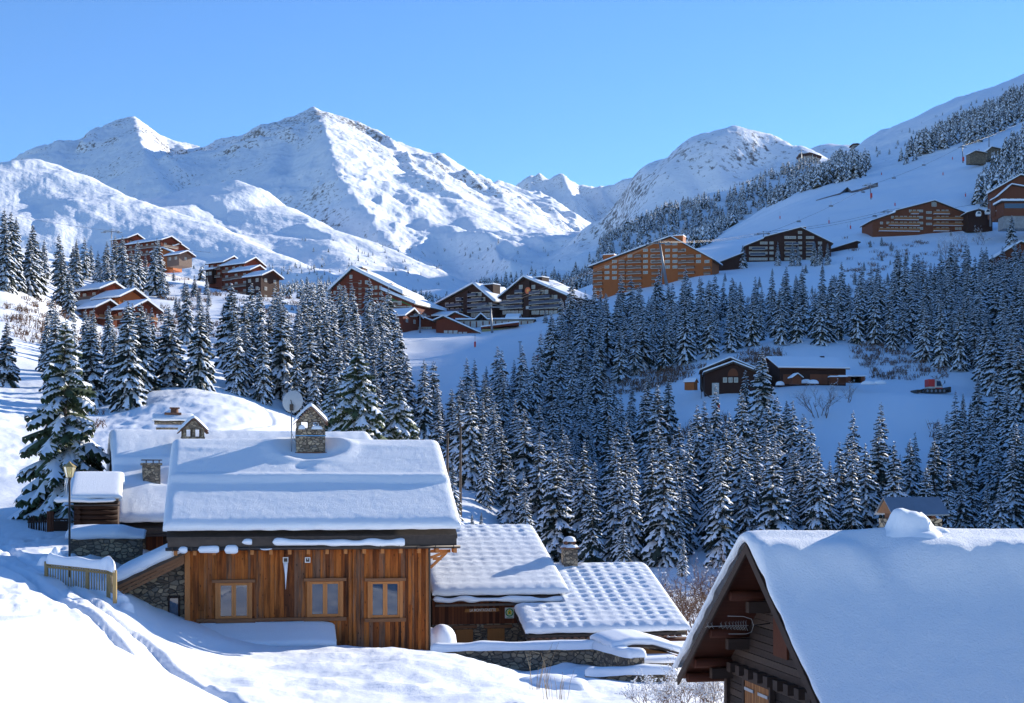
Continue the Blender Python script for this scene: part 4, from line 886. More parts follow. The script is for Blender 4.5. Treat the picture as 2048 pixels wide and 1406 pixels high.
# ---------------- 4 the lowest chalet
f4 = Frame(.65, 58.7, -8.4); B4 = 8.4; L4 = 6.8
h4 = f4.thing("lower_chalet", "lowest chalet with roof snow dimpled in rows over its tiles", "chalet")
ze4 = -6.62 + B4; tn4 = .33; zr4 = ze4 + tn4 * 6.68; xs4 = 1.9
mb = MB(); gable_slab(mb, xs4, L4, [(0, ze4), (6.68, zr4), (13, ze4 + .1)], .12); mb.prism([(0, ze4), (2.4, ze4 + tn4 * 2.4), (2.4, ze4 + tn4 * 2.4 - .12), (0, ze4 - .12)], 'x', 0, xs4 - .003); roof4 = mb.build("roof", M_ROOFD, h4)
bumps4 = tile_bumps(.60, .46, .050, 9, lambda X, Yg: .75 + .25 * sstep(2, 3, Yg))
def t4(X, Yg): return .37 * (1 - (X < xs4 + .15) * sstep(2.15, 2.42, Yg)) + .001
snow_cap("roof_snow", -.05, L4 + .05, -.08, 13, tent(6.68, zr4 - .02, tn4, .3), t4, roof4, .055, fn=lambda X, Yg: bumps4(X, Yg) * (1 - (X < xs4 + .15) * sstep(2.1, 2.4, Yg)), mask=lambda X, Yg: ~((X < xs4) & (Yg > 2.42)))
mb = MB()
for k in range(22): xx = .1 + k * .3; mb.prism([(xx + .12 * math.cos(math.pi * q / 5) + .1, ze4 - .17 + .07 * math.sin(math.pi * q / 5)) for q in range(6)], 'y', -.10, .2)
mb.build("tile_edge", M_TILE, roof4)
mb = MB(); mb.beam((-.08, -.1, ze4 - .05), (-.08, 2.45, ze4 + tn4 * 2.45 - .05), .05, .26); mb.build("barge_board", M_METAL, roof4)
mb = MB(); mb.tube([(3.8, -.02, ze4 - .28), (L4, -.02, ze4 - .28)], .09, 8); mb.build("eave_beam", M_SOFFIT, h4)
mb = MB(); mb.box(.4, L4 - .6, .8, 2.35, 0, ze4 + .1); mb.box(xs4 + .2, L4 - .6, 2.35, 12.4, 0, ze4 + .1); mb.prism([(.8, ze4 + .1), (12.4, ze4 + .1), (6.68, zr4 - .2)], 'x', L4 - .75, L4 - .605); mb.build("wall", M_STONE, h4)
# round-capped chimney
q = P(1139, 1132, 65.6); fc = Frame(q[0], q[1], q[2])
ch = thing("capped_chimney", "square stone chimney with round snow cap between the two low roofs", "chimney", (q[0], q[1], q[2] - .4), YAW)
mb = MB(); mb.box(-.32, .32, -.3, .3, -.4, 1.2); mb.build("shaft", M_STONE_S, ch)
mb = MB(); mb.box(-.38, .38, -.36, .36, 1.2, 1.28); [mb.box(a_ - .05, a_ + .05, b_ - .05, b_ + .05, 1.28, 1.5) for a_ in (-.18, .18) for b_ in (-.18, .18)]; mb.box(-.27, .27, -.27, .27, 1.5, 1.55); mb.build("cap", M_TILE, ch)
pile("cap_snow", [(0, 0, 1.28, .40, .40, .14)], parent=ch); pile("pot_snow", [(0, 0, 1.55, .29, .29, .24)], parent=ch)

# ---------------- garden wall, shed and snow-covered ledges
def wall_run(pts, th, hh, label, name="garden_wall", snow=.28, over=.14):
    """pts: world x, y, top z"""
    o = np.array([pts[0][0], pts[0][1], pts[0][2] - hh]); t = thing(name, label, "wall", tuple(o))
    P2 = [np.array(p) for p in pts]; 
    def offs(w):
        out = []
        for i, p in enumerate(P2):
            d = (P2[min(i + 1, len(P2) - 1)] - P2[max(i - 1, 0)])[:2]; d = d / np.linalg.norm(d); n = np.array([-d[1], d[0]]); out.append((p[:2] - n * w, p[:2] + n * w))
        return out
    mb = MB(); of = offs(th / 2); V = []
    for (a, b), p in zip(of, P2):
        for q, z in ((a, p[2] - hh), (a, p[2]), (b, p[2]), (b, p[2] - hh)): V.append((q[0] - o[0], q[1] - o[1], z - o[2]))
    Fc = [(0, 1, 2, 3)] + [(4 * k + j, 4 * k + (j + 1) % 4, 4 * k + 4 + (j + 1) % 4, 4 * k + 4 + j) for k in range(len(P2) - 1) for j in range(4)] + [tuple(4 * (len(P2) - 1) + j for j in (3, 2, 1, 0))]
    mb.add(V, Fc); mb.build("masonry", M_STONE, t)
    # snow roll along the top
    S = []; tot = 0
    for k in range(len(P2) - 1):
        L = np.linalg.norm(P2[k + 1] - P2[k]); n = max(2, int(L / .12))
        S += [P2[k] + (P2[k + 1] - P2[k]) * (i / n) for i in range(n)]
    S.append(P2[-1]); V = []; n = len(S)
    for i, p in enumerate(S):
        d = (S[min(i + 1, n - 1)] - S[max(i - 1, 0)])[:2]; d = d / np.linalg.norm(d); nn_ = np.array([-d[1], d[0]])
        e = min(1, min(i, n - 1 - i) / 3 + .15); e = math.sqrt(1 - (1 - e) ** 2); hs = snow * (1 + .22 * float(vnoise(i / 9, 1.5, 5)))
        for j in range(10):
            a_ = math.pi * (j / 9 * 1.16 - .08); w = (th / 2 + over) * (.5 + .5 * e); c_ = math.copysign(abs(math.cos(a_)) ** .6, math.cos(a_))
            V.append((p[0] + nn_[0] * -c_ * w - o[0], p[1] + nn_[1] * -c_ * w - o[1], p[2] + .01 + max(-.03, abs(math.sin(a_)) ** .7 * math.copysign(1, math.sin(a_)) * hs * e) - o[2] + .02 * float(vnoise(i / 4, j / 3, 8))))
    Fc = [(k * 10 + j, k * 10 + j + 1, k * 10 + j + 11, k * 10 + j + 10) for k in range(n - 1) for j in range(9)] + [tuple(range(10)), tuple(reversed(range((n - 1) * 10, n * 10)))]
    mb = MB(); mb.add(V, Fc, 0, None, True); mb.build("wall_snow", M_SNOW, t); return t
def WP(px, py, Y): return tuple(P(px, py, Y))
wall_run([WP(861, 1301, 54.0), WP(1000, 1298, 54.2), WP(1120, 1296, 54.0), WP(1200, 1297, 53.2), WP(1277, 1315, 48.6)], .42, 1.0, "stone garden wall with a roll of snow bending towards the bush")
qa, qb = WP(1105, 1362, 45.8), WP(1145, 1364, 45.5)
pile("snow_heap", [(qa[0], qa[1], qa[2] - .12, .75, .8, .34), (qb[0], qb[1], qb[2] - .12, .55, .7, .24), (qa[0] - .6, qa[1] + .3, qa[2] - .15, .6, .7, .25)], label="low smooth snow heap in front of the stone garden wall", cat="snow heap")
wall_run([WP(1170, 1350, 48.5), WP(1290, 1346, 48.5), WP(1350, 1345, 48.8)], .4, .3, "low ledge under smooth snow right of the buried bank", "low_ledge", .26)
fs = Frame(*(P(1215, 1300, 51)[:2]), -7.6, YAW)
sh = fs.thing("garden_shed", "small shed of orange boards under a curved snowy roof", "shed")
pr = [fs.pt(px, py, 0) for px, py in ((1222, 1296), (1262, 1288), (1300, 1288), (1368, 1307))]
mb = MB(); mb.prism([(p[0], p[2]) for p in pr] + [(p[0], p[2] - .08) for p in reversed(pr)], 'y', -.2, 2.6); rs_ = mb.build("roof", M_ROOFD, sh)
xs_ = [p[0] for p in pr]; zs_ = [p[2] for p in pr]
snow_cap("roof_snow", xs_[0], xs_[-1], -.28, 2.6, lambda X, Yg: np.interp(X, xs_, zs_), .27, rs_, .07, mat=M_SNOW)
mb = MB(); mb.prism([(pr[2][0] - .45, pr[2][2] - .09), (pr[3][0] - .1, pr[3][2] - .09), (pr[3][0] - .1, pr[3][2] - .40), (pr[2][0] - .3, pr[2][2] - .40)], 'y', 0, .1, 0, .5); mb.build("board_wall", M_YEL, sh)
mb = MB(); mb.box(pr[0][0] + .2, pr[3][0] - .2, .1, 2.4, 0, pr[3][2] - .1); mb.build("wall", M_STONE, sh)
snow_cap("ledge_snow", fs.fx(1278, -.9), fs.fx(1352, -.9), -1.3, -.2, lambda X, Yg: np.full(X.shape, fs.fz(1310, 1324, -.9)), .22, sh, .1, mat=M_SNOW)

# ---------------- 5 the near chalet on the right
f5 = Frame(4.97, 30.0, -7.4); B5 = 7.4
h5 = f5.thing("right_chalet", "near chalet with dark gable and steep blue-shaded snowy roof at right edge", "chalet")
zr5 = -1.42 + B5; tn5 = .72; hw = 5.15; hb = 4.8
mb = MB(); gable_slab(mb, 0, 12.5, [(-hw, zr5 - tn5 * hw), (0, zr5), (hb, zr5 - tn5 * hb)], .10); roof5 = mb.build("roof", M_SOFFIT, h5)
mb = MB()
for sgn, hq in ((-1, hw), (1, hb)):
    mb.prism([(0, zr5 - .02), (sgn * (hq + .02), zr5 - tn5 * (hq + .02) - .02), (sgn * (hq + .02), zr5 - tn5 * (hq + .02) - .24), (0, zr5 - .24)], 'x', -.05, -.002)
mb.build("barge_board", M_DARK, roof5)
def t5(X, Yg):
    wv = .5 + .5 * fbm(X / 1.0, 3.3 + 0 * X, 3, 2)
    crest = .05 * np.exp(-((Yg + .0) / .4) ** 2)
    cres = (.16 + .24 * wv) * np.exp(-((Yg + .75 + .45 * wv) / (.42 + .16 * wv)) ** 2) * (1 - .8 * np.exp(-((X - 2.55) / .45) ** 2))
    c = np.hypot((X - 3.55) / 1.0, (Yg + .35) / .6)
    return .19 + crest + cres + .10 * np.exp(-c ** 2) + .012 * fbm(X / .5, Yg / .35, 3, 12) + .012 * fbm(X / 3, Yg / .7, 3, 2) + .02 * fbm(X / 2.5, Yg / 2.5, 2, 3)
snow_cap("roof_snow", -.06, 12.5, -hw - .06, hb + .06, tent(0, zr5, tn5, .28), t5, roof5, .05, rim=.75)
def tw(y): return zr5 - tn5 * abs(y) - .14
mb = MB(); z = 0.0; r5 = random.Random(4); yw = 4.0
while z < tw(0) - .03:
    z1 = min(z + .165, tw(0)); lim = min(yw, (zr5 - .14 - z1) / tn5)
    lim0 = min(yw, (zr5 - .14 - z) / tn5)
    if lim > .02: mb.prism([(-lim0, z + .012), (lim0, z + .012), (lim, z1), (-lim, z1)], 'x', 1.02 - r5.uniform(0, .025), 1.10, 0, r5.random())
    z += .165
mb.build("board_wall", M_DARK, h5)
mb = MB(); mb.box(1.11, 12, -yw, yw, 0, tw(yw)); mb.prism([(-yw, tw(yw)), (yw, tw(yw)), (0, tw(0))], 'x', 1.11, 1.3); mb.build("wall", M_DARK, h5)
mb = MB(); mb.box(.92, 1.10, yw - .02, yw + .16, 0, tw(yw) - .05); mb.build("corner_post", M_DARK, h5)
for y, r_ in ((4.5, .12), (3.9, .12), (2.75, .11), (1.4, .11), (0, .12), (-1.4, .11), (-2.75, .11), (-3.9, .12)):
    mb = MB(); mb.tube([(.10, y, tw(y) - r_ * .9), (1.2, y, tw(y) - r_ * .9)], r_, 10); mb.build("purlin", M_SOFFIT, h5)
    if 0 < abs(y) < 4.2: mb = MB(); mb.box(.5, 1.05, y - .1, y + .1, tw(y) - .48, tw(y) - .24); mb.build("bracket", M_DARK, h5)
for k in range(12):
    y = 3.45 - k * .60; z = f5.b * 0 + (-4.42 + B5) - .0
    if z < tw(y) - .25: mb = MB(); mb.box(.78, 1.02, y - .13, y + .13, z - .22, z); mb.build("joist_end", M_DARK, h5)
mb = MB(); z1 = -4.72 + B5
for a_, b_ in ((1.12, 1.88), (1.90, 2.66)): mb.box(.90, .95, a_, b_, z1 - 1.5, z1, 0, r5.random())
sh5 = mb.build("shutter", wood_mat("shutter_boards", [(0.24, 0.09, 0.03), (0.35, 0.14, 0.045), (0.42, 0.18, 0.06)], (12, 12, 1), knots=False, plank=(1, 0.11)), h5)
mb = MB(); mb.box(.87, .895, 1.15, 1.75, z1 - .22, z1 - .15); mb.box(.87, .895, 2.05, 2.62, z1 - .22, z1 - .15); mb.build("hinge", M_ZINC, sh5)
mb = MB(); mb.box(.88, 1.0, 1.0, 2.8, z1, z1 + .10); mb.box(.88, 1.0, 1.0, 1.1, z1 - 1.5, z1); mb.box(.88, 1.0, 2.68, 2.8, z1 - 1.5, z1); mb.build("window_surround", M_DARK, h5)
mb = MB(); mb.box(.95, 1.0, .2, 1.0, -3.95 + B5, -3.05 + B5, 0, .9); mb.build("loft_hatch", M_SOFFIT, h5)
# its chimney with a metal roof and a heap of snow against it
q = f5.fx(1769, .3), f5.fx(1875, .3); 
ch = thing("metal_roofed_chimney", "stone chimney under grey metal gable roof half buried by snow", "chimney", f5.world(q[0], .3, zr5 - .5), YAW)
w = q[1] - q[0]; zt5 = (HY - 1028) / F * 31 - (zr5 - .5 - B5); zp5 = (HY - 994) / F * 31 - (zr5 - .5 - B5)
mb = MB(); mb.box(0.03, w - .05, -.3, .35, 0, zt5 - .10); mb.build("shaft", M_STONE_S, ch)
mb = MB(); mb.box(.1, .2, -.2, .2, zt5 - .1, zt5 + .1); mb.box(w - .25, w - .15, -.2, .2, zt5 - .1, zt5 + .1); mb.build("supports" if False else "support", M_TILE, ch)
mb = MB(); pr = [(-.45, zt5), (0, zp5), (.45, zt5)]; mb.prism(pr + [(a, b - .025) for a, b in reversed(pr)], 'x', -.03, w + .05); mb.build("metal_roof", M_ZINC, ch)
mb = MB(); mb.prism([(-.38, zt5 + .02), (0, zp5 - .06), (.38, zt5 + .02)], 'x', .0, .04); mb.build("gable_board", M_BEAM, ch)
c0 = f5.fx(1822, -.3) - q[0]
pile("chimney_snow", [(c0 + .1, -.45, -.25, 1.3, .9, 1.08), (c0, -.42, .15, .62, .6, .84), (c0 - .04, -.46, .45, .50, .42, .66), (c0 - .05, -.50, .72, .42, .3, .50), (c0 + .25, -.47, .72, .30, .3, .38), (c0 + .6, -.4, -.2, .95, .7, 1.0), (c0 + 1.05, -.3, -.2, .85, .6, .92)], nz=.09, parent=ch, mat=M_SNOW)
# television antenna
q = np.array(P(1497, 1251, 28.6)); an = thing("tv_antenna", "thin metal television antenna reaching out from the dark gable", "antenna", tuple(q))
mb = MB(); L = (1497 - 1413) / F * 28.6; mb.tube([(0, 0, .0), (-L, 0, -.02)], .006, 5)
ME_AL = plain("antenna_metal", (0.30, 0.27, 0.23), .5, .5)
mb.build("boom", ME_AL, an)
for k, x_ in enumerate((.98, .88, .66, .55, .46, .38, .31, .25, .19, .13, .07)):
    m = MB(); a_ = .055 + .004 * k; m.tube([(-L * x_ - .03, -.10, a_), (-L * x_ + .025, 0, 0), (-L * x_ - .03, .10, -a_)], .0035, 4); m.tube([(-L * x_ + .03, -.10, -a_), (-L * x_ - .0, 0, 0), (-L * x_ + .03, .10, a_)], .0035, 4); m.build("element", ME_AL, an)
m = MB(); m.tube([(-.42, 0, .19), (-.1, 0, .18), (.06, 0, .13), (.10, 0, 0), (.06, 0, -.13), (-.05, 0, -.17), (-.40, 0, -.17)], .006, 5); m.build("bow", ME_AL, an)
m = MB(); m.tube([(.08, 0, 0), (.5, .4, 0)], .012, 6); m.build("mounting_arm", M_METAL, an)

# ---------------- bare bushes, dry stalks, poles
def bush(name, label, X, Y, z, w, h, n, seed, mat=None, snow=True, spread=.8, th=.018, depth=4, cat="bush"):
    r = random.Random(seed); mb = MB(); tips = []
    def grow(p, d, L, rad, lv):
        pts = [p]; q = p
        for k in range(3):
            d = (d + Vector((r.gauss(0, .20), r.gauss(0, .20), r.gauss(.05, .12)))).normalized(); q = q + d * (L / 3); pts.append(q)
        mb.tube(pts, [rad, rad * .85, rad * .7, rad * .5], 3, 0, False, False)
        if lv > 1: tips.append((pts[1], rad)); tips.append((pts[2], rad)); tips.append((pts[3], rad))
        if lv < depth:
            for k in range(r.choice((2, 3, 3))):
                s = pts[r.choice((1, 2, 3))]
                grow(s, (d + Vector((r.gauss(0, spread), r.gauss(0, spread), r.gauss(.15, .45)))).normalized(), L * r.uniform(.55, .8), rad * .6, lv + 1)
    for k in range(n):
        a = r.uniform(0, 6.28); rr = math.sqrt(r.random()) * w * .28
        grow(Vector((rr * math.cos(a), rr * math.sin(a) * .6, -.15)), Vector((math.cos(a) * .45, math.sin(a) * .3, 1)).normalized(), h * r.uniform(.36, .5), th, 0)
    t = thing(name, label, cat, (X, Y, z)); mb.build("branch_mass", mat or M_TWIG, t)
    if snow:
        V = []; Fc = []
        for p, rad in tips:
            if r.random() < snow:
                s = r.uniform(.4, 1.6) * max(.02, h * .013); b = len(V); q = p + Vector((0, 0, s * .3))
                for dx, dy, dz in ((1, 0, 0), (0, 1, 0), (-1, 0, 0), (0, -1, 0), (0, 0, .8), (0, 0, -.5)): V.append((q.x + dx * s * r.uniform(.7, 1.4), q.y + dy * s, q.z + dz * s))
                Fc += [(b, b + 1, b + 4), (b + 1, b + 2, b + 4), (b + 2, b + 3, b + 4), (b + 3, b, b + 4), (b + 1, b, b + 5), (b + 2, b + 1, b + 5), (b + 3, b + 2, b + 5), (b, b + 3, b + 5)]
        if V: link("branch_snow", mesh_np("branch_snow", np.array(V), np.array(Fc), [M_SNOW_TREE], True), t)
    return t
for px, py, Y, w, h, n, sd_, lab in [(1305, 1412, 40, 1.6, 1.15, 13, 1, "leafless snow-speckled bush at the bottom edge left of right chalet"), (1375, 1415, 39, 1.8, 1.45, 16, 2, "bigger leafless bush dusted with snow beside the dark corner post"), (1440, 1412, 37, 1.4, 1.3, 12, 3, "leafless bush half behind the dark corner post")]:
    bush("bare_bush", lab, *P(px, py, Y), w, h, n, sd_, snow=.42, th=.013)
for px, py, Y, w, h, n, sd_, lab in [(1395, 1265, 88, 4.2, 4.6, 30, 5, "tall brown leafless shrub between the low roof and the right chalet"), (1345, 1260, 84, 2.6, 3.4, 18, 6, "smaller brown leafless shrub hugging the low roof edge"), (1440, 1230, 95, 4.0, 4.4, 24, 7, "brown leafless shrub behind the steep gable")]:
    bush("bare_shrub", lab, *P(px, py, Y), w, h, n, sd_, snow=.03, th=.04, spread=.6)
def stalks(label, px, py, Y, hts, seed):
    r = random.Random(seed); t = thing("dry_stalks", label, "dry grass", tuple(P(px, py, Y))); mb = MB()
    for dx, h in hts:
        a = r.uniform(-.25, .35); mb.tube([(dx, 0, -.1), (dx + a * h * .4, r.uniform(-.1, .1), h * .55), (dx + a * h, r.uniform(-.2, .2), h)], [.008, .006, .003], 4)
    mb.build("stalk_tuft", plain("straw", (0.30, 0.22, 0.13), .8), t); return t
stalks("tall dry stalks sticking out of snow at the end of lumpy field", 1075, 1372, 40.5, [(rf.uniform(-.3, .35), rf.uniform(.5, 1.25)) for _ in range(13)], 2)
stalks("lower tuft of dry stalks in the snow right of the tall stalks", 1100, 1392, 39.5, [(rf.uniform(-.3, .5), rf.uniform(.3, .75)) for _ in range(12)], 3)
for px, b_, tp, Y, lab in [(895, 985, 866, 112, "weathered utility pole close behind the roof corner"), (921, 1008, 848, 118, "taller utility pole standing in the snowy clearing")]:
    q = P(px, b_, Y); t = thing("utility_pole", lab, "pole", tuple(q)); hh = (b_ - tp) / F * Y
    mb = MB(); mb.tube([(0, 0, -1.2), (0, 0, hh)], [.13, .09], 8); mb.build("pole_shaft", M_BARK, t); mb = MB(); mb.box(-.3, .3, -.04, .04, hh - .3, hh - .22); mb.build("cross_arm", M_BARK, t)
# ------------------------------------------------------------------ the resort: hotels, chalets, lifts
M_H_RED = wood_mat("hotel_red_wood", [(0.11, 0.022, 0.012), (0.17, 0.036, 0.017), (0.21, 0.05, 0.022)], (1, 1, .3), knots=False)
M_H_DARK = wood_mat("hotel_dark_wood", [(0.025, 0.010, 0.008), (0.045, 0.018, 0.013), (0.06, 0.025, 0.018)], (1, 1, .3), knots=False)
M_H_OR = wood_mat("hotel_orange_wood", [(0.28, 0.075, 0.022), (0.36, 0.105, 0.03), (0.42, 0.13, 0.04)], (1, 1, .3), knots=False)
M_H_BR = wood_mat("hotel_brown_wood", [(0.12, 0.038, 0.02), (0.17, 0.055, 0.027), (0.20, 0.07, 0.034)], (1, 1, .3), knots=False)
M_BALC = plain("balcony_wood", (0.17, 0.10, 0.07), .7, var=.3)
M_BALC_B = plain("balcony_panel_blue", (0.035, 0.05, 0.09), .5, var=.3)
M_BALC_O = plain("balcony_orange", (0.30, 0.12, 0.04), .7, var=.3)
M_WFR = plain("window_frame_pale", (0.55, 0.50, 0.42), .5)
M_CURT = plain("curtained_glass", (0.32, 0.31, 0.28), .25, var=.6, scale=.35)
M_PLASTER = plain("plaster", (0.52, 0.50, 0.46), .8, var=.2, scale=1.5)
M_CONC = plain("concrete", (0.30, 0.29, 0.28), .85, var=.3, scale=1)
M_RED = plain("red_paint", (0.55, 0.03, 0.025), .5)
M_STEEL = plain("lift_steel", (0.22, 0.23, 0.25), .5, .4)
M_TARP = plain("grey_net", (0.12, 0.11, 0.12), .8)
def win_mesh(w, h, key, _c={}):
    k = (round(w, 2), round(h, 2), key)
    if k not in _c:
        mb = MB(); fr_, gl = key
        mb.box(-w / 2, w / 2, -.10, 0, 0, h, 0); mb.box(-w / 2 + .12, -.04, -.12, -.10, .12, h - .12, 1); mb.box(.04, w / 2 - .12, -.12, -.10, .12, h - .12, 1)
        o = mb.build("window", [bpy.data.materials[fr_], bpy.data.materials[gl]]); _c[k] = o.data; bpy.data.objects.remove(o)
    return _c[k]
def put_win(t, x, z, w, h, key=("window_frame_pale", "curtained_glass"), y=0.0, rz=0.0):
    o = link("window", win_mesh(w, h, key), t); o.location = (x, y, z); o.rotation_euler = (0, 0, rz); return o
def balcony(t, x0, x1, z, mat, h=1.0, out=1.3, slab=M_WFR, y=0.0):
    mb = MB(); mb.box(x0, x1, y - out, y, z - .14, z, 1); mb.box(x0, x1, y - out, y - out + .08, z + .001, z + h, 0); mb.box(x0, x0 + .1, y - out + .081, y, z + .001, z + h * .98, 0); mb.box(x1 - .1, x1, y - out + .081, y, z + .001, z + h * .98, 0)
    snow = MB()
    return mb.build("balcony", [mat, slab], t)
def roof_over(t, prof, y0, y1, th=.35, snow=.7, ov=.9, mat=M_ROOFD):
    """prof: (x, z) from left eave over the ridge to the right eave; slab and snow blanket swept along y"""
    p = [np.array(q, float) for q in prof]
    d0 = (p[0] - p[1]) / np.linalg.norm(p[0] - p[1]); d1 = (p[-1] - p[-2]) / np.linalg.norm(p[-1] - p[-2])
    p = [p[0] + d0 * ov] + p[1:-1] + [p[-1] + d1 * ov]
    mb = MB(); mb.prism([(a, b + th) for a, b in p] + [(a, b + .01) for a, b in reversed(p)], 'y', y0 - 1.0, y1 + .5); r = mb.build("roof", mat, t)
    xs = np.concatenate([np.linspace(p[k][0], p[k + 1][0], max(3, int((p[k + 1][0] - p[k][0]) / 1.2)), endpoint=False) for k in range(len(p) - 1)] + [[p[-1][0]]]); zs = np.interp(xs, [q[0] for q in p], [q[1] for q in p])
    ys = np.linspace(y0 - 1.15, y1 + .6, max(5, int((y1 - y0) / 1.5))); X, Yy = np.meshgrid(xs, ys)
    T = snow * (1 + .25 * fbm(X / 4, Yy / 4, 2, 3)); Z = np.interp(X, xs, zs) + th + T
    Zb = np.interp(X, xs, zs) + th + .005
    n = X.size; i = np.arange(n).reshape(X.shape)
    V = np.concatenate([np.stack([X, Yy, Z], -1).reshape(-1, 3), np.stack([X, Yy, Zb], -1).reshape(-1, 3)])
    q = [np.stack([i[:-1, :-1], i[:-1, 1:], i[1:, 1:], i[1:, :-1]], -1).reshape(-1, 4)]
    for e in (i[0, :], i[-1, ::-1], i[::-1, 0], i[:, -1]): q.append(np.stack([e[:-1] + n, e[1:] + n, e[1:], e[:-1]], -1))
    link("roof_snow", mesh_np("roof_snow", V, np.concatenate(q), [M_SNOW]), r)
    return r
def facade(name, label, cat, px0, Y0, yaw, prof, base, depth, mat, snow=.7, zb=None, ov=.9):
    """gable-front building; prof: (px, py) of the roof line on the facade; base (px, py)"""
    X0 = (px0 - 1024) / F * Y0; fr = Frame(X0, Y0, 0, math.radians(yaw)); b = min(fr.fz(*q) for q in base) - 2.5; fr.b = b
    t = fr.thing(name, label, cat)
    pr = [(fr.fx(q[0]), fr.fz(*q)) for q in prof]
    mb = MB(); mb.prism([(pr[0][0], 0)] + pr + [(pr[-1][0], 0)], 'y', 0, depth); mb.build("wall", mat, t)
    r = roof_over(t, pr, 0, depth, snow=snow, ov=ov)
    return fr, t, r, pr
def roofz(pr, x): return float(np.interp(x, [p[0] for p in pr], [p[1] for p in pr]))
def rows_of_windows(fr, t, pr, rows, cols, w, h, key=("window_frame_pale", "curtained_glass"), skip=None, margin=.6):
    for py in rows:
        for px in cols:
            x, z = fr.fx(px), fr.fz(px, py) - h / 2
            if z + h > roofz(pr, x) - margin: continue
            if skip and skip(px, py): continue
            put_win(t, x, z, w, h, key)
def balc_rows(fr, t, pr, rows, spans, mat, dz=.25, h=1.0, slab=M_WFR, out=1.3):
    for py in rows:
        for a, b in spans:
            x0, x1 = fr.fx(a), fr.fx(b); z = fr.fz(a, py) - dz
            while x0 < x1 and roofz(pr, x0) < z + 2.4: x0 += .8
            while x1 > x0 and roofz(pr, x1) < z + 2.4: x1 -= .8
            if x1 - x0 > 1.5: balcony(t, x0, x1, z, mat, h, out, slab)
def box_on(t, fr, px0, px1, py0, py1, y, d, mat, name="roof_box", snow=True):
    x0, x1 = fr.fx(px0, y), fr.fx(px1, y); z1, z0 = fr.fz(px0, py0, y), fr.fz(px0, py1, y)
    mb = MB(); mb.box(x0, x1, y, y + d, z0 - 2, z1); o = mb.build(name, mat, t)
    if snow: m = MB(); m.box(x0 - .1, x1 + .1, y - .1, y + d + .1, z1 + .005, z1 + .35); m.build("box_snow", M_SNOW, o)
# red hotel left of the centre
fr, t, r, pr = facade("hotel", "tall red wooden hotel with steep snowy gable left of the village centre", "hotel", 662, 476, -18, [(662, 581), (706, 540), (776, 575), (802, 588)], [(662, 665)], 18, M_H_RED, 1.1)
rows = (553.5, 564.4, 575.2, 585.6, 596, 606.7, 617, 628)
rows_of_windows(fr, t, pr, rows, (670, 677, 684, 702, 720, 733, 744, 752, 761), 1.0, 1.2)
balc_rows(fr, t, pr, [q + 2.6 for q in rows[1:]], [(664, 770)], M_H_RED, 0, .5, M_BALC, .5)
box_on(t, fr, 712, 725, 535, 543, 4, 4, M_H_DARK); box_on(t, fr, 732, 736, 545, 550, 4, 3, M_H_RED); box_on(t, fr, 778, 784, 568, 575, 4, 3, M_H_RED)
fr, t, r, pr = facade("hotel", "lower green-panelled wing with long white roof right of red hotel", "hotel", 769, 470, -24, [(769, 584), (827, 608)], [(769, 665)], 22, M_H_RED, 1.0)
rows_of_windows(fr, t, pr, (596.5, 606, 616, 626), (777, 787, 798, 807, 819), 2.0, 1.3)
balc_rows(fr, t, pr, (602, 611, 621), [(769, 781), (781, 803), (803, 824)], M_BALC, 0, .8)
mb = MB(); mb.add([(fr.fx(a), -.05, fr.fz(a, b)) for a, b in ((783, 595), (797, 602), (797, 605), (783, 603))], [(0, 1, 2, 3)]); mb.add([(fr.fx(a), -.05, fr.fz(a, b)) for a, b in ((803, 605), (823, 613), (823, 610), (803, 601))], [(0, 1, 2, 3)]); mb.build("green_panel", plain("moss_green", (0.05, 0.12, 0.03), .8), t)
# two dark hotels in the centre
for nm, lab, px0, Y0, prof, base, wrows, wcols, brow, spans, shaft, box in [
    ("hotel", "left dark hotel of the central pair with white balcony lines", 862, 505, [(862, 617), (949, 570), (987, 602)], (862, 650), (588.5, 598.5, 609, 620, 630), (874, 884, 894, 904, 915, 924, 946, 953, 960, 967, 974, 981), (592, 602.5, 613, 624), [(866, 896), (896, 927), (939, 985)], (929, 938), (967, 986, 570, 581)),
    ("hotel", "right dark hotel of the central pair with round orange sun emblem", 1003, 486, [(1003, 595), (1050, 556), (1136, 593)], (1003, 655), (574, 584, 594, 604, 614, 625), (1009, 1017, 1025, 1033, 1042, 1067, 1075, 1084, 1093, 1102, 1111, 1120), (578, 588, 598, 608, 618), [(1004, 1048), (1062, 1123)], (1050, 1061), (1062, 1084, 556, 564))]:
    fr, t, r, pr = facade(nm, lab, "hotel", px0, Y0, -38, prof, [base], 16, M_H_DARK, .6)
    rows_of_windows(fr, t, pr, wrows, wcols, 1.5, 1.3, margin=.8)
    balc_rows(fr, t, pr, brow, spans, M_BALC_B, .2, .9)
    mb = MB(); a, b = fr.fx(shaft[0]), fr.fx(shaft[1]); mb.box(a, b, -.8, -.01, 0, roofz(pr, (a + b) / 2) - .8); mb.build("stair_shaft", M_H_DARK, t)
    box_on(t, fr, *box, 4, 4, M_H_DARK)
c = fr.pt(1055.5, 581, -.85); mb = MB(); n = 20; V = [(c[0] + 1.15 * math.cos(6.283 * j / n), c[1], c[2] + 1.15 * math.sin(6.283 * j / n)) for j in range(n)]; mb.add(V, [tuple(range(n))])
m_ = mb.build("sun_emblem", plain("sun_orange", (0.75, 0.13, 0.03), .5), t)
mb = MB(); mb.add([(c[0] + (.62 if j % 2 else .35) * math.cos(6.283 * j / 16), c[1] - .01, c[2] + (.62 if j % 2 else .35) * math.sin(6.283 * j / 16)) for j in range(16)], [tuple(range(16))]); mb.build("sun_face", plain("sun_yellow", (0.85, 0.42, 0.05), .5), m_)
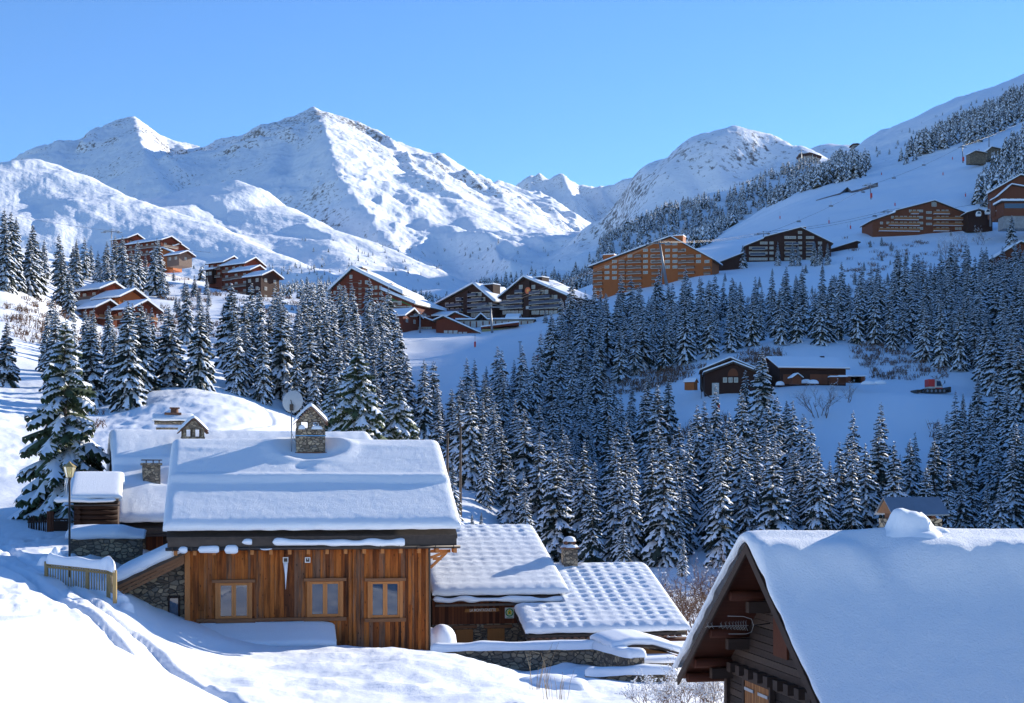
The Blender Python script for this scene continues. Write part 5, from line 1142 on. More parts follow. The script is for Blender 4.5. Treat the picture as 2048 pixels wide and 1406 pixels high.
c = fr.pt(1056, 615, -.9); mb = MB(); mb.box(c[0] - .9, c[0] + .9, c[1], c[1] + .04, c[2] - .5, c[2] + .5); mb.build("pale_panel", M_PLASTER, t)
# orange hotel
fr, t, r, pr = facade("hotel", "long sun-coloured orange hotel with stepped gable above the forest", "hotel", 1186, 560, -20, [(1186, 533), (1250, 509), (1342, 475), (1424, 519)], [(1186, 612)], 13, M_H_OR, .45, ov=1.6)
rows = (487.5, 500.5, 512, 523, 534, 545, 556, 567, 578)
rows_of_windows(fr, t, pr, [q for q in rows], (1199, 1214, 1229, 1244, 1260, 1276, 1291, 1306, 1318, 1335, 1350, 1367, 1382, 1397, 1414), 1.9, 1.15, skip=lambda px, py: py > 570 - (px - 1186) * .16 + (0 if px < 1300 else -6))
balc_rows(fr, t, pr, [q + 3.4 for q in rows[1:]], [(1186, 1205), (1238, 1251), (1253, 1283), (1304, 1321), (1357, 1389), (1408, 1421)], M_BALC, 0, .8, M_WFR, .9)
box_on(t, fr, 1206, 1228, 510, 522, 5, 5, M_H_OR); box_on(t, fr, 1345, 1366, 472, 484, 5, 5, M_H_OR)
# dark hotel among trees, with low sheds at both ends
fr, t, r, pr = facade("hotel", "dark brown hotel with snowy trees before its front on the right slope", "hotel", 1492, 590, -4, [(1492, 493), (1527, 479), (1528, 476), (1601, 457), (1662, 487)], [(1492, 536)], 14, M_H_DARK, .35)
rows_of_windows(fr, t, pr, (465, 475, 486, 496, 506, 518), (1502, 1509, 1516, 1524, 1531, 1543, 1573, 1581, 1588, 1600, 1616, 1624, 1640), 1.6, 1.1, key=("window_frame_pale", "curtained_glass"), skip=lambda px, py: py > 526 - (px - 1492) * .05)
balc_rows(fr, t, pr, (490, 500, 511), [(1500, 1530), (1570, 1596), (1612, 1630)], M_BALC_B, 0, .9)
box_on(t, fr, 1602, 1612, 454, 464, 4, 3, M_TILE); box_on(t, fr, 1548, 1552, 467, 470, 4, 2, M_TILE, snow=False)
for nm, lab, px0, Y0, yaw, prof, base, dp in [("shed", "long low dark shed sloping down left of the dark hotel", 1437, 575, 0, [(1437, 527), (1483, 509)], (1437, 546), 8), ("shed", "low dark wing stretching right of the dark hotel", 1664, 600, 4, [(1664, 499), (1712, 484), (1716, 485)], (1664, 505), 7)]:
    fr, t, r, pr = facade(nm, lab, "shed", px0, Y0, yaw, prof, [base], dp, M_H_DARK, .4)
    mb = MB(); mb.box(pr[0][0] + 1, pr[-1][0] - .5, -.08, 0, 1.6, 2.6); mb.build("window_band", M_CURT, t)
# brown hotel on the right
fr, t, r, pr = facade("hotel", "brown timber hotel with long orange balconies high on the right slope", "hotel", 1745, 630, 4, [(1745, 442), (1789, 427), (1790, 423), (1868, 403), (1942, 432)], [(1745, 478)], 15, M_H_BR, .3)
rows_of_windows(fr, t, pr, (408, 422, 434.5, 446, 457), (1763, 1776, 1785, 1793, 1803, 1811, 1821, 1829, 1837, 1843, 1876, 1886, 1894, 1913, 1920), 1.3, 1.1)
for py in (425, 436.5, 448): put_win(t, fr.fx(1858), fr.fz(1858, py) - .5, 2.6, 1.0)
put_win(t, fr.fx(1868), fr.fz(1868, 413), 2.2, 2.2)
balc_rows(fr, t, pr, (427,), [(1821, 1836), (1866, 1898)], M_BALC_O, .2, 1.1, M_SNOW); balc_rows(fr, t, pr, (438.5,), [(1777, 1836), (1866, 1928)], M_BALC_O, .2, 1.1, M_SNOW)
balc_rows(fr, t, pr, (450,), [(1777, 1838), (1866, 1932)], M_BALC_O, .2, 1.1, M_SNOW); balc_rows(fr, t, pr, (461,), [(1757, 1838), (1866, 1897)], M_BALC_O, .2, 1.1, M_SNOW)
fr, t, r, pr = facade("shed", "low dark lift shed just right of the brown hotel", "shed", 1936, 625, 0, [(1936, 426), (1957, 420), (1985, 430)], [(1936, 452)], 9, M_H_DARK, .4)
# chalet at the right edge, in layers
for k, (lab, px0, Y0, prof, base, mt) in enumerate([("upper roof of the lift station chalet at the right edge", 1997, 600, [(1990, 380), (2040, 352), (2080, 362)], (1997, 420), M_H_BR), ("middle layer of the lift station chalet at the right edge", 1998, 596, [(1998, 392), (2022, 371), (2090, 383)], (1998, 425), M_H_BR)]):
    fr, t, r, pr = facade("chalet", lab, "chalet", px0, Y0, 0, prof, [base], 9, mt, .5)
    rows_of_windows(fr, t, pr, (400, 412), (2010, 2024, 2038), 1.6, 1.2)
frs = Frame((2006 - 1024) / F * 588, 588, P(0, 442, 588)[2], 0); t = frs.thing("lift_station", "glazed lift station block with flat snowy roof at right edge", "lift station")
zt_ = frs.fz(2006, 402); mb = MB(); mb.box(0, 14, 0, 8, 2.2, zt_ - .5); mb.build("wall", M_H_BR, t); mb = MB(); mb.box(.6, 14, -.1, -.01, zt_ - 3.0, zt_ - 1.0); mb.build("window_band", M_GLASS, t)
mb = MB(); mb.box(-1, 14.5, -1, 9, zt_ - .49, zt_ - .1); rr_f = mb.build("roof", M_ROOFD, t); mb = MB(); mb.box(-1.1, 14.6, -1.1, 9.1, zt_ - .095, zt_ + .7); mb.build("roof_snow", M_SNOW, rr_f)
mb = MB(); mb.box(.5, 14, .5, 7.5, -3, 2.199); mb.build("base_wall", M_CONC, t)
fr, t, r, pr = facade("chalet", "brown gabled chalet roof peeping above the trees at right edge", "chalet", 1994, 470, 0, [(1994, 514), (2040, 486), (2090, 505)], [(1994, 540)], 9, M_H_BR, .5)
# ---- small blocks with the eave to the front and the gable on the right
def block(label, px0, px1, eave, base, Y, depth, mat, tan=.42, yaw=-35, rows=(), cat="chalet", name="chalet", bal=M_BALC, snow=.45, nw=None):
    fr = Frame((px0 - 1024) / F * Y, Y, P(px0, base, Y)[2] - 2, math.radians(yaw)); t = fr.thing(name, label, cat); L = fr.fx(px1); ze = fr.fz(px0, eave)
    mb = MB(); mb.box(0, L, 0, depth, 0, ze); mb.prism([(0, ze), (depth, ze), (depth / 2, ze + tan * depth / 2)], 'x', .01, L - .01); mb.build("wall", mat, t)
    pr = [(-.9, ze - .9 * tan), (depth / 2, ze + tan * depth / 2), (depth + .9, ze - .9 * tan)]
    mb = MB(); gable_slab(mb, -1.0, L + 1.4, [(a, b + .3) for a, b in pr], .29); r = mb.build("roof", M_SOFFIT, t)
    mb = MB(); gable_slab(mb, -1.1, L + 1.5, [(pr[0][0] - .1, pr[0][1] + .3 + snow), (depth / 2, pr[1][1] + .3 + snow), (pr[2][0] + .1, pr[2][1] + .3 + snow)], snow - .01); mb.build("roof_snow", M_SNOW, r)
    n = nw or max(2, int(L / 3.2)); ng = max(1, int(depth / 3.6))
    z = ze - 2.6
    k = 0
    while z > 1.2 and k < 5:
        for j in range(n): put_win(t, L * (j + .5) / n, z + .7, 1.3, 1.2)
        for j in range(ng): put_win(t, L, z + .7, 1.2, 1.2, y=depth * (j + .5) / ng, rz=math.pi / 2)
        if bal is not None:
            balcony(t, .3, L - .3, z + .2, bal, .8, 1.0, M_WFR)
            mb = MB(); mb.box(L, L + 1.1, .5, depth - .5, z + .05, z + .2, 1); mb.box(L + 1.0, L + 1.1, .5, depth - .5, z + .201, z + 1.0, 0); mb.build("balcony", [bal, M_WFR], t)
        z -= 2.9; k += 1
    return fr, t
block("topmost of the stacked brown chalets on the left slope", 160, 198, 583, 612, 372, 8, M_H_RED, .45)
block("second of the stacked brown chalets, with open timber gable", 192, 238, 599, 640, 365, 8, M_H_OR, .5)
block("leftmost orange chalet of the stacked group on the left slope", 152, 172, 612, 660, 368, 7, M_H_OR, .5)
block("balconied orange chalet low in the stacked group, behind a spruce", 163, 190, 618, 668, 352, 7, M_H_RED, .5, bal=M_BALC_O)
block("rightmost chalet of the stacked group with gable towards the slope", 234, 262, 620, 668, 350, 8, M_H_RED, .5, bal=M_BALC_O)
block("small flat-roofed annexe on the left of the middle-slope apartments", 411, 424, 541, 556, 520, 7, M_H_DARK, .3, bal=None)
block("leftmost tall chalet of the middle-slope apartments", 417, 445, 528, 565, 522, 9, M_H_RED, .5)
block("second chalet of the middle-slope apartments", 447, 488, 532, 580, 516, 9, M_H_RED, .5)
block("third chalet of the middle-slope apartments, roof below its neighbour", 464, 498, 545, 588, 508, 8, M_H_RED, .45)
block("rightmost dark tower of the middle-slope apartments with side balconies", 492, 522, 555, 600, 500, 9, M_H_DARK, .45, nw=2, bal=None)
for k_ in range(4):
    pass
block("leftmost red chalet of the highest group on the left", 226, 254, 481, 510, 610, 9, M_H_RED, .45)
block("long red apartment block of the highest group on the left", 256, 322, 490, 520, 602, 9, M_H_RED, .4)
block("snow-roofed link behind the orange gable of the highest group", 318, 342, 498, 520, 600, 8, M_H_RED, .4, bal=None)
fr, t, r, pr = facade("chalet", "bright orange gable-fronted chalet of the highest group on the left", "chalet", 305, 590, -12, [(305, 507), (327, 498), (345, 506)], [(305, 528)], 9, M_H_OR, .5)
block("small brown chalet with pale terrace at the right of the highest group", 334, 358, 512, 524, 585, 7, M_BALC, .42, bal=None)
# ---- village centre
fr, t = block("snow-roofed timber lodge left of the village centre", 762, 806, 634, 662, 452, 9, M_H_RED, .5, yaw=-28, bal=None)
fr, t, r, pr = facade("lodge", "red timber hall with low gable behind the lift pylon", "hall", 812, 460, -12, [(812, 645), (830, 630), (893, 655)], [(812, 668)], 12, M_H_RED, .4)
rows_of_windows(fr, t, pr, (657,), (826, 836, 848, 858), 1.8, 1.0)
fr, t, r, pr = facade("lodge", "red and white half-timbered hall at the head of the ski run", "hall", 872, 450, -12, [(872, 642), (888, 635), (957, 666)], [(872, 672)], 12, M_H_RED, .4)
mb = MB()
for a, b in ((888, 895), (897, 905), (907, 915), (917, 924), (926, 934)): mb.box(fr.fx(a), fr.fx(b), -.06, -.001, fr.fz(a, 668), fr.fz(a, 661 if a < 915 else 664))
mb.build("white_panel", M_PLASTER, t)
fr, t = block("low snowy roof in front of the left dark hotel", 865, 900, 633, 642, 478, 10, M_H_DARK, .3, yaw=-12, bal=None)
fr, t, r, pr = facade("lodge", "small gabled entrance roof before the left dark hotel", "hall", 894, 474, -10, [(894, 636), (911, 627), (934, 636)], [(894, 645)], 6, M_H_RED, .4)
fl = Frame((915 - 1024) / F * 462, 462, P(0, 668, 462)[2], math.radians(-3)); t = fl.thing("arcade_building", "long low white arcade with red posts beneath the dark hotels", "building")
L = fl.fx(1068); zt_ = fl.fz(960, 641); mb = MB(); mb.box(0, L, 0, 9, -2, zt_); mb.build("wall", M_PLASTER, t)
for k in range(13): x = L * k / 12; mb = MB(); mb.box(x - .18, x + .18, -.12, -.002, 0, zt_ - .3); mb.build("post", M_H_RED, t)
mb = MB(); mb.box(-.2, L + .2, -.16, -.125, zt_ - 3.0, zt_ - 2.6); mb.build("string_course", M_H_RED, t)
roof_over(t, [(0, zt_), (fl.fx(950), zt_ + .05), (fl.fx(962), zt_ + 1.9), (fl.fx(975), zt_ + .05), (L, zt_)], 0, 9, .2, .5, .6)
fl = Frame((964 - 1024) / F * 450, 450, P(0, 668, 450)[2], math.radians(0)); t = fl.thing("terrace_building", "low brown terrace roof with pale wall beside the ski run", "building")
L = fl.fx(1038); mb = MB(); mb.box(0, L, 0, 6, -1, 1.6); mb.build("wall", plain("yellowish_wall", (0.35, 0.32, 0.16), .8), t)
mb = MB(); mb.prism([(-.3, 1.602), (L, 3.0), (L, 3.6), (-.3, 2.1)], 'y', -.8, 6); mb.build("roof", M_H_RED, t); mb = MB(); mb.prism([(-.4, 2.11), (L, 3.61), (L, 4.1), (-.4, 2.5)], 'y', -.9, 6); mb.build("roof_snow", M_SNOW, t)
block("tiny gabled kiosk in front of the right dark hotel", 1018, 1030, 636, 646, 468, 3.5, M_H_RED, .5, yaw=-10, bal=None, cat="kiosk", name="kiosk")
# ---- the barn group in the shade
def barns():
    fr, t, r, pr = facade("ski_school_building", "dark gabled building with three pale windows at left of long barn", "building", 1417, 300, -6, [(1409, 748), (1466, 727), (1530, 752)], [(1417, 798)], 12, M_H_DARK, .3, ov=.3)
    for px in (1450, 1461, 1472): put_win(t, fr.fx(px), fr.fz(px, 765), .85, 1.05)
    mb = MB(); c = fr.pt(1466, 752, -.03); n = 14; V = [(c[0] + 1.1 * math.cos(math.pi * j / n), -.03, c[2] + 1.6 * math.sin(math.pi * j / n)) for j in range(n + 1)]; mb.add(V, [tuple(range(n + 1))]); mb.build("arched_window", M_H_BR, t)
    mb = MB(); mb.box(fr.fx(1424), fr.fx(1438), -.12, -.003, 0, fr.fz(1424, 766)); mb.box(fr.fx(1438) + .002, fr.fx(1525), -.10, -.003, 0, fr.fz(1440, 792)); mb.build("plaster_wall", M_PLASTER, t)
    facade("ski_school_annexe", "low rear wing with snowy roof behind the dark gabled building", "building", 1404, 308, -6, [(1402, 743), (1460, 719), (1520, 744)], [(1417, 798)], 8, M_H_DARK, .3, ov=.3)
    f = Frame((1557 - 1024) / F * 300, 300, P(0, 766, 300)[2] - 1, math.radians(10)); t = f.thing("long_barn", "long dark timber barn with broad blue-white snowy roof on plateau", "barn"); L = f.fx(1700); ze = f.fz(1557, 737); D = 13.5
    mb = MB(); mb.box(0.6, L - .6, .8, D, 0, ze); mb.prism([(.8, ze), (D, ze), (D / 2, ze + .38 * D / 2 - .1)], 'x', .61, L - .61); mb.build("wall", M_H_DARK, t)
    pr = [(0, ze), (D / 2 + .4, ze + .38 * (D / 2 + .4)), (D + .8, ze)]
    mb = MB(); gable_slab(mb, 0, L, [(a, b + .2) for a, b in pr], .19); r = mb.build("roof", M_H_BR, t); mb = MB(); gable_slab(mb, -.05, L + .05, [(a, b + .5) for a, b in pr], .29); mb.build("roof_snow", M_SNOW, r)
    box_on(t, f, 1642, 1649, 712, 719, D / 2, .8, M_H_DARK, "chimney", False)
    for a, b in ((1566, 1590), (1620, 1655), (1657, 1690)): mb = MB(); mb.box(f.fx(a, .8), f.fx(b, .8), .72, .79, .9, f.fz(a, 748)); mb.build("barn_door", M_H_BR, t)
    f = Frame((1584 - 1024) / F * 290, 290, P(0, 768, 290)[2]); t = f.thing("small_hut", "little gabled hut with snow cap before the long barn", "hut"); L = f.fx(1604)
    mb = MB(); mb.box(.1, L - .1, 0, 1.6, 0, 1.3); mb.prism([(.1, 1.3), (L - .1, 1.3), (L / 2, 2.0)], 'y', 0, 1.6); mb.build("wall", M_H_BR, t)
    roof_over(t, [(0, 1.3), (L / 2, 2.05), (L, 1.3)], .6, 1.4, .06, .2, .2)
    f = Frame((1369 - 1024) / F * 300, 300, P(0, 780, 300)[2], math.radians(-30)); t = f.thing("wooden_hut", "tiny wooden hut standing alone left of the dark gabled building", "hut")
    mb = MB(); mb.box(0, 2.2, 0, 1.8, 0, 1.7, 0); mb.prism([(0, 1.7), (1.8, 1.7), (.9, 2.3)], 'x', 0, 2.2); mb.build("wall", M_H_OR, t); mb = MB(); gable_slab(mb, -.2, 2.4, [(-.2, 1.62), (.9, 2.4), (2.0, 1.62)], .06); mb.build("roof", M_ROOFD, t); mb = MB(); gable_slab(mb, -.22, 2.42, [(-.22, 1.80), (.9, 2.58), (2.02, 1.80)], .17); mb.build("roof_snow", M_SNOW, t)
    g = P(1414, 797, 297); t = thing("slide", "dark curved chute leaning beside the dark gabled building", "slide", tuple(g)); mb = MB()
    pts = [Vector((-1.1 + 2.4 * (k / 8) ** 2.2, 0, 3.3 * (1 - k / 8) ** 1.3)) for k in range(9)]
    for a, b in zip(pts[:-1], pts[1:]): mb.beam(a, b, .5, .12)
    mb.build("chute", M_METAL, t); mb = MB(); mb.tube([(-1.2, 0, 0), (-1.15, 0, 4.3)], .06, 6); mb.build("post", M_METAL, t)
    rw = random.Random(8)
    for k, (px, py, w) in enumerate([(1677, 766, 1.8), (1700, 765, 2.4), (1716, 765, 1.6)]):
        g = P(px, py, 296); t = thing("timber_stack", ["snow-topped timber pile just right of the long barn", "largest snow-topped timber pile right of the long barn", "last small timber pile right of the long barn"][k], "timber pile", tuple(g)); mb = MB()
        for j in range(5):
            for i in range(3): mb.box(-w + rw.uniform(0, .3), w - rw.uniform(0, .3), i * .5, i * .5 + .42, j * .26, j * .26 + .20, 0)
        mb.build("timber", M_H_BR, t); snow_cap("stack_snow", -w, w, -.1, 1.5, lambda X, Yg: np.full(X.shape, 1.25), .3, t, .2, mat=M_SNOW)
    for k, (px, py, w) in enumerate([(1560, 769, .9), (1612, 765, 1.1), (1626, 766, 1.2), (1737, 768, 1.6), (1760, 767, 1.4)]):
        g = P(px, py, 294); pile("snow_heap", [(g[0], g[1], g[2] - .1, w, .9, .8)], label=["flat snow mound left of the little gabled hut", "snow-buried shape right of the little gabled hut", "second snow-buried shape before the long barn wall", "snow mound past the timber piles", "farthest snow mound past the timber piles"][k], cat="snow heap")
barns()
# ---- red snow groomer and caravan
def groomer():
    g = hit(1866, 787, 200); s = 1.0; t = thing("snow_groomer", "red snow groomer with dark tracks and blade parked on the plateau", "snow groomer", tuple(g), math.radians(4)); t.scale = (1.05, 1.05, 1.35)
    mb = MB(); mb.box(-1.3, -.05, -1.1, 1.1, 1.0, 2.15, 0); mb.build("red_body", M_RED, t)
    mb = MB(); mb.box(-1.3, -.05, -1.12, -1.105, .62, .99, 0); mb.box(-1.3, -.05, -1.1, 1.1, .6, .999); b = mb.build("side_panel", M_PLASTER, t)
    mb = MB(); mb.prism([(0, .6), (1.55, .6), (1.6, 1.15), (1.15, 1.95), (.25, 2.05), (0, 1.9)], 'y', -1.0, 1.0, 0); c = mb.build("cab", M_PLASTER, t)
    mb = MB(); mb.prism([(.35, 1.1), (1.45, 1.1), (1.1, 1.85), (.35, 1.9)], 'y', -1.02, -1.003); mb.prism([(1.62, 1.17), (1.18, 1.93), (1.17, 1.91), (1.60, 1.16)], 'y', -.9, .9); mb.build("cab_window", M_GLASS, c)
    mb = MB(); mb.box(.1, 1.6, -1.015, -1.004, .6, .85); mb.build("red_stripe", M_RED, c)
    for y in (-1.55, .75):
        mb = MB(); mb.prism([(-1.9 + .3 * math.cos(a), .36 + .34 * math.sin(a)) for a in np.linspace(math.pi / 2, 3 * math.pi / 2, 8)] + [(1.7 + .3 * math.cos(a), .36 + .34 * math.sin(a)) for a in np.linspace(-math.pi / 2, math.pi / 2, 8)], 'y', y, y + .8); tr = mb.build("track", M_METAL, t)
        for k in range(5): m2 = MB(); m2.tube([(-1.7 + .85 * k, y - .03, .34), (-1.7 + .85 * k, y + .0, .34)], .22, 10); m2.build("road_wheel", M_ZINC, tr)
    mb = MB(); mb.box(2.6, 2.9, -2.0, 2.0, .1, .95); mb.beam((1.6, -.6, .5), (2.6, -.6, .4), .14); mb.beam((1.6, .6, .5), (2.6, .6, .4), .14); mb.build("front_blade", M_METAL, t)
    mb = MB(); mb.box(-3.9, -3.1, -1.9, 1.9, .05, .5); mb.beam((-3.2, 0, .4), (-1.6, 0, .7), .16); mb.build("rear_tiller", M_METAL, t)
    mb = MB(); mb.tube([(1.6, -1.05, 1.3), (1.95, -1.15, 1.7)], .03, 5); mb.box(1.9, 2.0, -1.25, -1.1, 1.5, 1.95); mb.build("mirror", M_METAL, t)
    g = hit(2011, 790, 200); t = thing("caravan", "cream caravan with snow on its roof at the right edge", "caravan", tuple(g), math.radians(3))
    w = 2.05; mb = MB(); mb.prism([(-w, .35), (w, .35), (w + .08, .9), (w - .05, 1.75), (w - .3, 1.95), (-w + .25, 1.95), (-w - .02, 1.7), (-w, .5)], 'y', -1, 1); mb.build("body", plain("cream_paint", (0.42, 0.37, 0.26), .5), t)
    for x in (-.2, 1.15): mb = MB(); mb.box(x, x + .45, -1.02, -1.003, 1.0, 1.45); mb.build("window", M_TILE, t)
    mb = MB(); mb.box(-w, w, -1.02, -1.001, .36, .55); mb.build("skirt", M_BALC_O, t)
    mb = MB(); mb.tube([(0, -1.03, .32), (0, -.85, .32)], .32, 12); mb.build("wheel", M_METAL, t)
    snow_cap("roof_snow", -w + .1, w - .1, -1, 1, lambda X, Yg: np.full(X.shape, 1.95), .25, t, .15, mat=M_SNOW)
groomer()
# ---- huts on the slope and stations on the skyline
fr, t, r, pr = facade("stone_hut", "small grey stone hut with open shed on upper piste, left one", "hut", 1940, 830, 8, [(1940, 308), (1950, 303), (1972, 307)], [(1940, 318)], 5, M_STONE, .4, ov=.3)
fr, t, r, pr = facade("stone_hut", "larger stone hut with pointed roof on upper piste, right one", "hut", 1974, 845, 10, [(1974, 302), (1982, 295), (2005, 300)], [(1974, 311)], 6, M_STONE, .4, ov=.3)
def station(px, py, w, h, Y, label):
    X = (px - 1024) / F * Y; z = (HY - py) / F * Y; t = thing("summit_station", label, "lift station", (X, Y, z)); m = Y / F
    mb = MB(); mb.box(-w / 2 * m, w / 2 * m, 0, 12, -6 * m, h * .75 * m); mb.build("wall", M_CONC, t)
    mb = MB(); mb.prism([(-w / 2 * m - 2, h * .76 * m), (0, h * m), (w / 2 * m + 3, h * .70 * m), (w / 2 * m + 2, h * .5 * m), (0, h * .77 * m), (-w / 2 * m - 1, h * .6 * m)], 'y', -2, 14); mb.build("roof", M_H_DARK, t)
    for k in range(3): m2 = MB(); m2.box((-w / 2 + 4 + k * w / 3.2) * m, (-w / 2 + 9 + k * w / 3.2) * m, -.3, -.01, h * .2 * m, h * .5 * m); m2.build("window", M_GLASS, t)
    snow_cap("roof_snow", -w / 2 * m, w / 2 * m * .4, 0, 12, lambda X_, Y_: h * .93 * m + 0 * X_, 1.0, t, 2, mat=M_SNOW)
station(1619, 330, 40, 25, 1980, "large angular lift station on the wooded crest below the rounded peak")
station(1714, 296, 16, 9, 1760, "small lift station on the skyline saddle")
# ---- lift pylons, cables, chairs, gondolas
def pylon(label, px, base, top, Y, arm=3.0, red=False, lean=0.0, double=False, ncross=1, name="lift_pylon", steel=M_STEEL):
    g = P(px, base, Y); h = (base - top) / F * Y; t = thing(name, label, "lift pylon", (g[0], g[1], g[2] - 1))
    mb = MB(); mb.tube([(0, 0, 0), (lean * h, 0, h + 1)], [h * .035 + .12, h * .018 + .08], 8)
    if double: mb.tube([(-h * .07 - 1, 0, 0), (lean * h * .55, 0, h * .55)], [.3, .2], 8)
    mb.build("mast", steel, t)
    mb = MB(); x = lean * h; z = h + .7
    mb.box(x - arm, x + arm, -.18, .18, z - .2, z + .15); [mb.box(x + s_ * arm - 1.2, x + s_ * arm + 1.2, -.1, .1, z - .55, z - .25) for s_ in (-1, 1)]
    for s_ in (-1, 1): mb.beam((x, 0, z + 1.0), (x + s_ * arm, 0, z + .2), .12)
    mb.box(x - .12, x + .12, -.12, .12, z, z + 1.2); mb.build("cross_arm", steel, t)
    if red: mb = MB(); mb.box(-.55, .55, -.6, -.4, .8, 3.2); mb.build("safety_pad", M_RED, t)
    return t
pylon("big grey lift pylon with wide cross arm at the village centre", 985, 670, 612, 446, 4.2, lean=-.07)
pylon("slim lift pylon left of the big one at village centre", 840, 668, 628, 449, 2.0)
pylon("two-legged leaning lift pylon in front of the orange hotel", 1333, 565, 485, 520, 4.0, lean=-.17, double=True)
pylon("lift pylon with red pad in the middle of the upper piste", 1742, 395, 369, 740, 3.0, True, lean=-.06)
pylon("lift pylon with red pad high on the upper piste", 1926, 322, 292, 800, 1.2, True, lean=-.05)
pylon("lift pylon at the roof of the dark hotel", 1527, 482, 466, 640, 3.0)
pylon("small lift pylon just left of the brown hotel gable", 1776, 432, 422, 700, 2.6)
pylon("lift pylon rising above spruces by the highest left chalets", 223, 490, 462, 640, 3.6)
pylon("gondola pylon between the brown hotel and lift station", 1981, 448, 404, 606, 5.0)
pylon("thin pylon beside the snowy spruces on the upper right rim", 1978, 292, 270, 900, 1.5)
pylon("pylon on the crest beside the angular lift station", 1604, 335, 300, 1960, 3.0, lean=-.05)
def cable(label, pts, rad=.06, sag=1.5):
    W = [P(*p) for p in pts]; o = W[0]; t = thing("lift_cable", label, "cable", tuple(o)); 
    for k, (a, b) in enumerate(zip(W[:-1], W[1:])):
        mb = MB(); n = 10; mb.tube([tuple(a + (b - a) * (i / n) - o - np.array([0, 0, sag * 4 * (i / n) * (1 - i / n)])) for i in range(n + 1)], rad, 4, cap=False); mb.build("cable_span", M_METAL, t)
cable("chairlift cable rising from the village over the orange hotel to brown hotel", [(1000, 609, 446), (1318, 482, 520), (1524, 464, 640), (1776, 420, 700), (1960, 375, 800)])
cable("second chairlift cable just below the first one", [(975, 611, 446), (1312, 484, 518), (1530, 467, 638), (1780, 424, 698), (1990, 400, 640)])
cable("lift cable climbing the upper piste past the red-padded pylons", [(1533, 466, 640), (1740, 370, 740), (1925, 292, 800), (2100, 215, 950)])
cable("fine double cable rising left across the bright mountainside", [(-60, 410, 900), (223, 462, 640), (420, 505, 560)], .05)
chair_o = None
def chair(px, py, Y, label):
    t = thing("lift_chair", label, "lift chair", tuple(P(px, py, Y)), rf.uniform(-.3, .3), "empty chairs hanging on the lifts"); 
    if not hasattr(chair, 'm'):
        mb = MB(); mb.tube([(0, 0, 2.6), (0, 0, .9), (0, .3, .1)], .05, 5); a = mb.build("hanger", M_STEEL, t)
        mb = MB(); mb.box(-1.0, 1.0, -.1, .5, -.06, .04); mb.box(-1.0, 1.0, .45, .55, .05, .75); mb.tube([(-1.0, .5, .7), (-1.05, -.2, .5), (-1.0, -.1, 0)], .04, 5); mb.tube([(1.0, .5, .7), (1.05, -.2, .5), (1.0, -.1, 0)], .04, 5); b = mb.build("seat", M_STEEL, t); chair.m = (a.data, b.data)
    else: link("hanger", chair.m[0], t); link("seat", chair.m[1], t)
for k, (px, py, Y) in enumerate([(1598, 444, 655), (1662, 413, 690), (1788, 357, 770), (1848, 331, 790), (1695, 459, 680), (2018, 283, 880), (1727, 385, 730), (1750, 433, 700)]):
    chair(px, py, Y, "empty lift chair over the upper piste, number %s from the left" % ["one", "two", "six", "seven", "three", "eight", "four", "five"][k])
for k, (px, py) in enumerate([(1957, 428), (1975, 424), (1996, 422), (2014, 420)]):
    Y = 600; t = thing("gondola", "white gondola cabin beside the lift station, %s from left" % ["first", "second", "third", "fourth"][k], "gondola", tuple(P(px, py, Y)), 0, "gondola cabins by the lift station")
    if k == 0:
        mb = MB(); mb.prism([(-.85, -.9), (.85, -.9), (1.0, .1), (.7, 1.05), (-.7, 1.05), (-1.0, .1)], 'y', -.7, .7); a = mb.build("cabin", M_WHITE, t)
        mb = MB(); mb.prism([(-.75, -.1), (.75, -.1), (.55, .85), (-.55, .85)], 'y', -.72, -.702); b = mb.build("cabin_window", M_GLASS, t)
        mb = MB(); mb.tube([(0, 0, 1.05), (0, 0, 2.6)], .06, 5); c = mb.build("hanger", M_STEEL, t); GD = (a.data, b.data, c.data)
    else: link("cabin", GD[0], t); link("cabin_window", GD[1], t); link("hanger", GD[2], t)
# ---- red piste markers, snow fence, young trees
for px, py, h, lab in [(1560, 437, 3.5, "near the left rim of the upper piste"), (1658, 447, 2.5, "in the shallow dip of the upper piste"), (1701, 458, 2.5, "above the dark hotel wing"), (1763, 350, 1.8, "in the centre of the upper piste"), (1886, 350, 1.8, "below the stone huts"), (1905, 319, 1.8, "left of the red-padded high pylon"), (1931, 394, 1.8, "above the brown hotel roof end"), (1958, 303, 1.5, "between the two stone huts"),
                       (950, 695, 3.0, "at the head of the central ski run"), (1076, 723, 3.0, "low on the central ski run beside the wood"), (1437, 824, 2.4, "on the slope below the dark gabled building"), (1909, 731, 1.0, "on the plateau rim above the snow groomer"), (1790, 412, 1.6, "just above the brown hotel roof")]:
    g = hit(px, py, 200)
    if g is None: continue
    t = thing("piste_marker", "red-padded marker pole " + lab, "marker pole", tuple(g), 0, None)
    mb = MB(); mb.tube([(0, 0, -.3), (.0, 0, h + .8)], .05, 6); mb.build("pole", M_METAL, t); mb = MB(); mb.prism([(.28 * math.cos(a), .28 * math.sin(a)) for a in np.linspace(0, 6.283, 8, endpoint=False)], 'z', .2, min(h, 1.7)); mb.build("pad", M_RED, t)
for px, b_, tp, Y in [(1040, 715, 683, 0, )][:1]:
    g = hit(px, b_, 200); t = thing("lamp_mast", "thin dark mast standing on the central ski run", "mast", tuple(g)); h = (b_ - tp) / F * g[1]; mb = MB(); mb.tube([(0, 0, -.5), (0, 0, h)], .10, 6); mb.build("mast_tube", M_METAL, t); mb = MB(); mb.box(-.5, .5, -.08, .08, h - .2, h); mb.build("lamp_head", M_METAL, t)
t = thing("snow_fence", "dark snow fence line crossing the upper piste", "fence", tuple(hit(1632, 401, 500))); o = np.array(t.location); mb = MB()
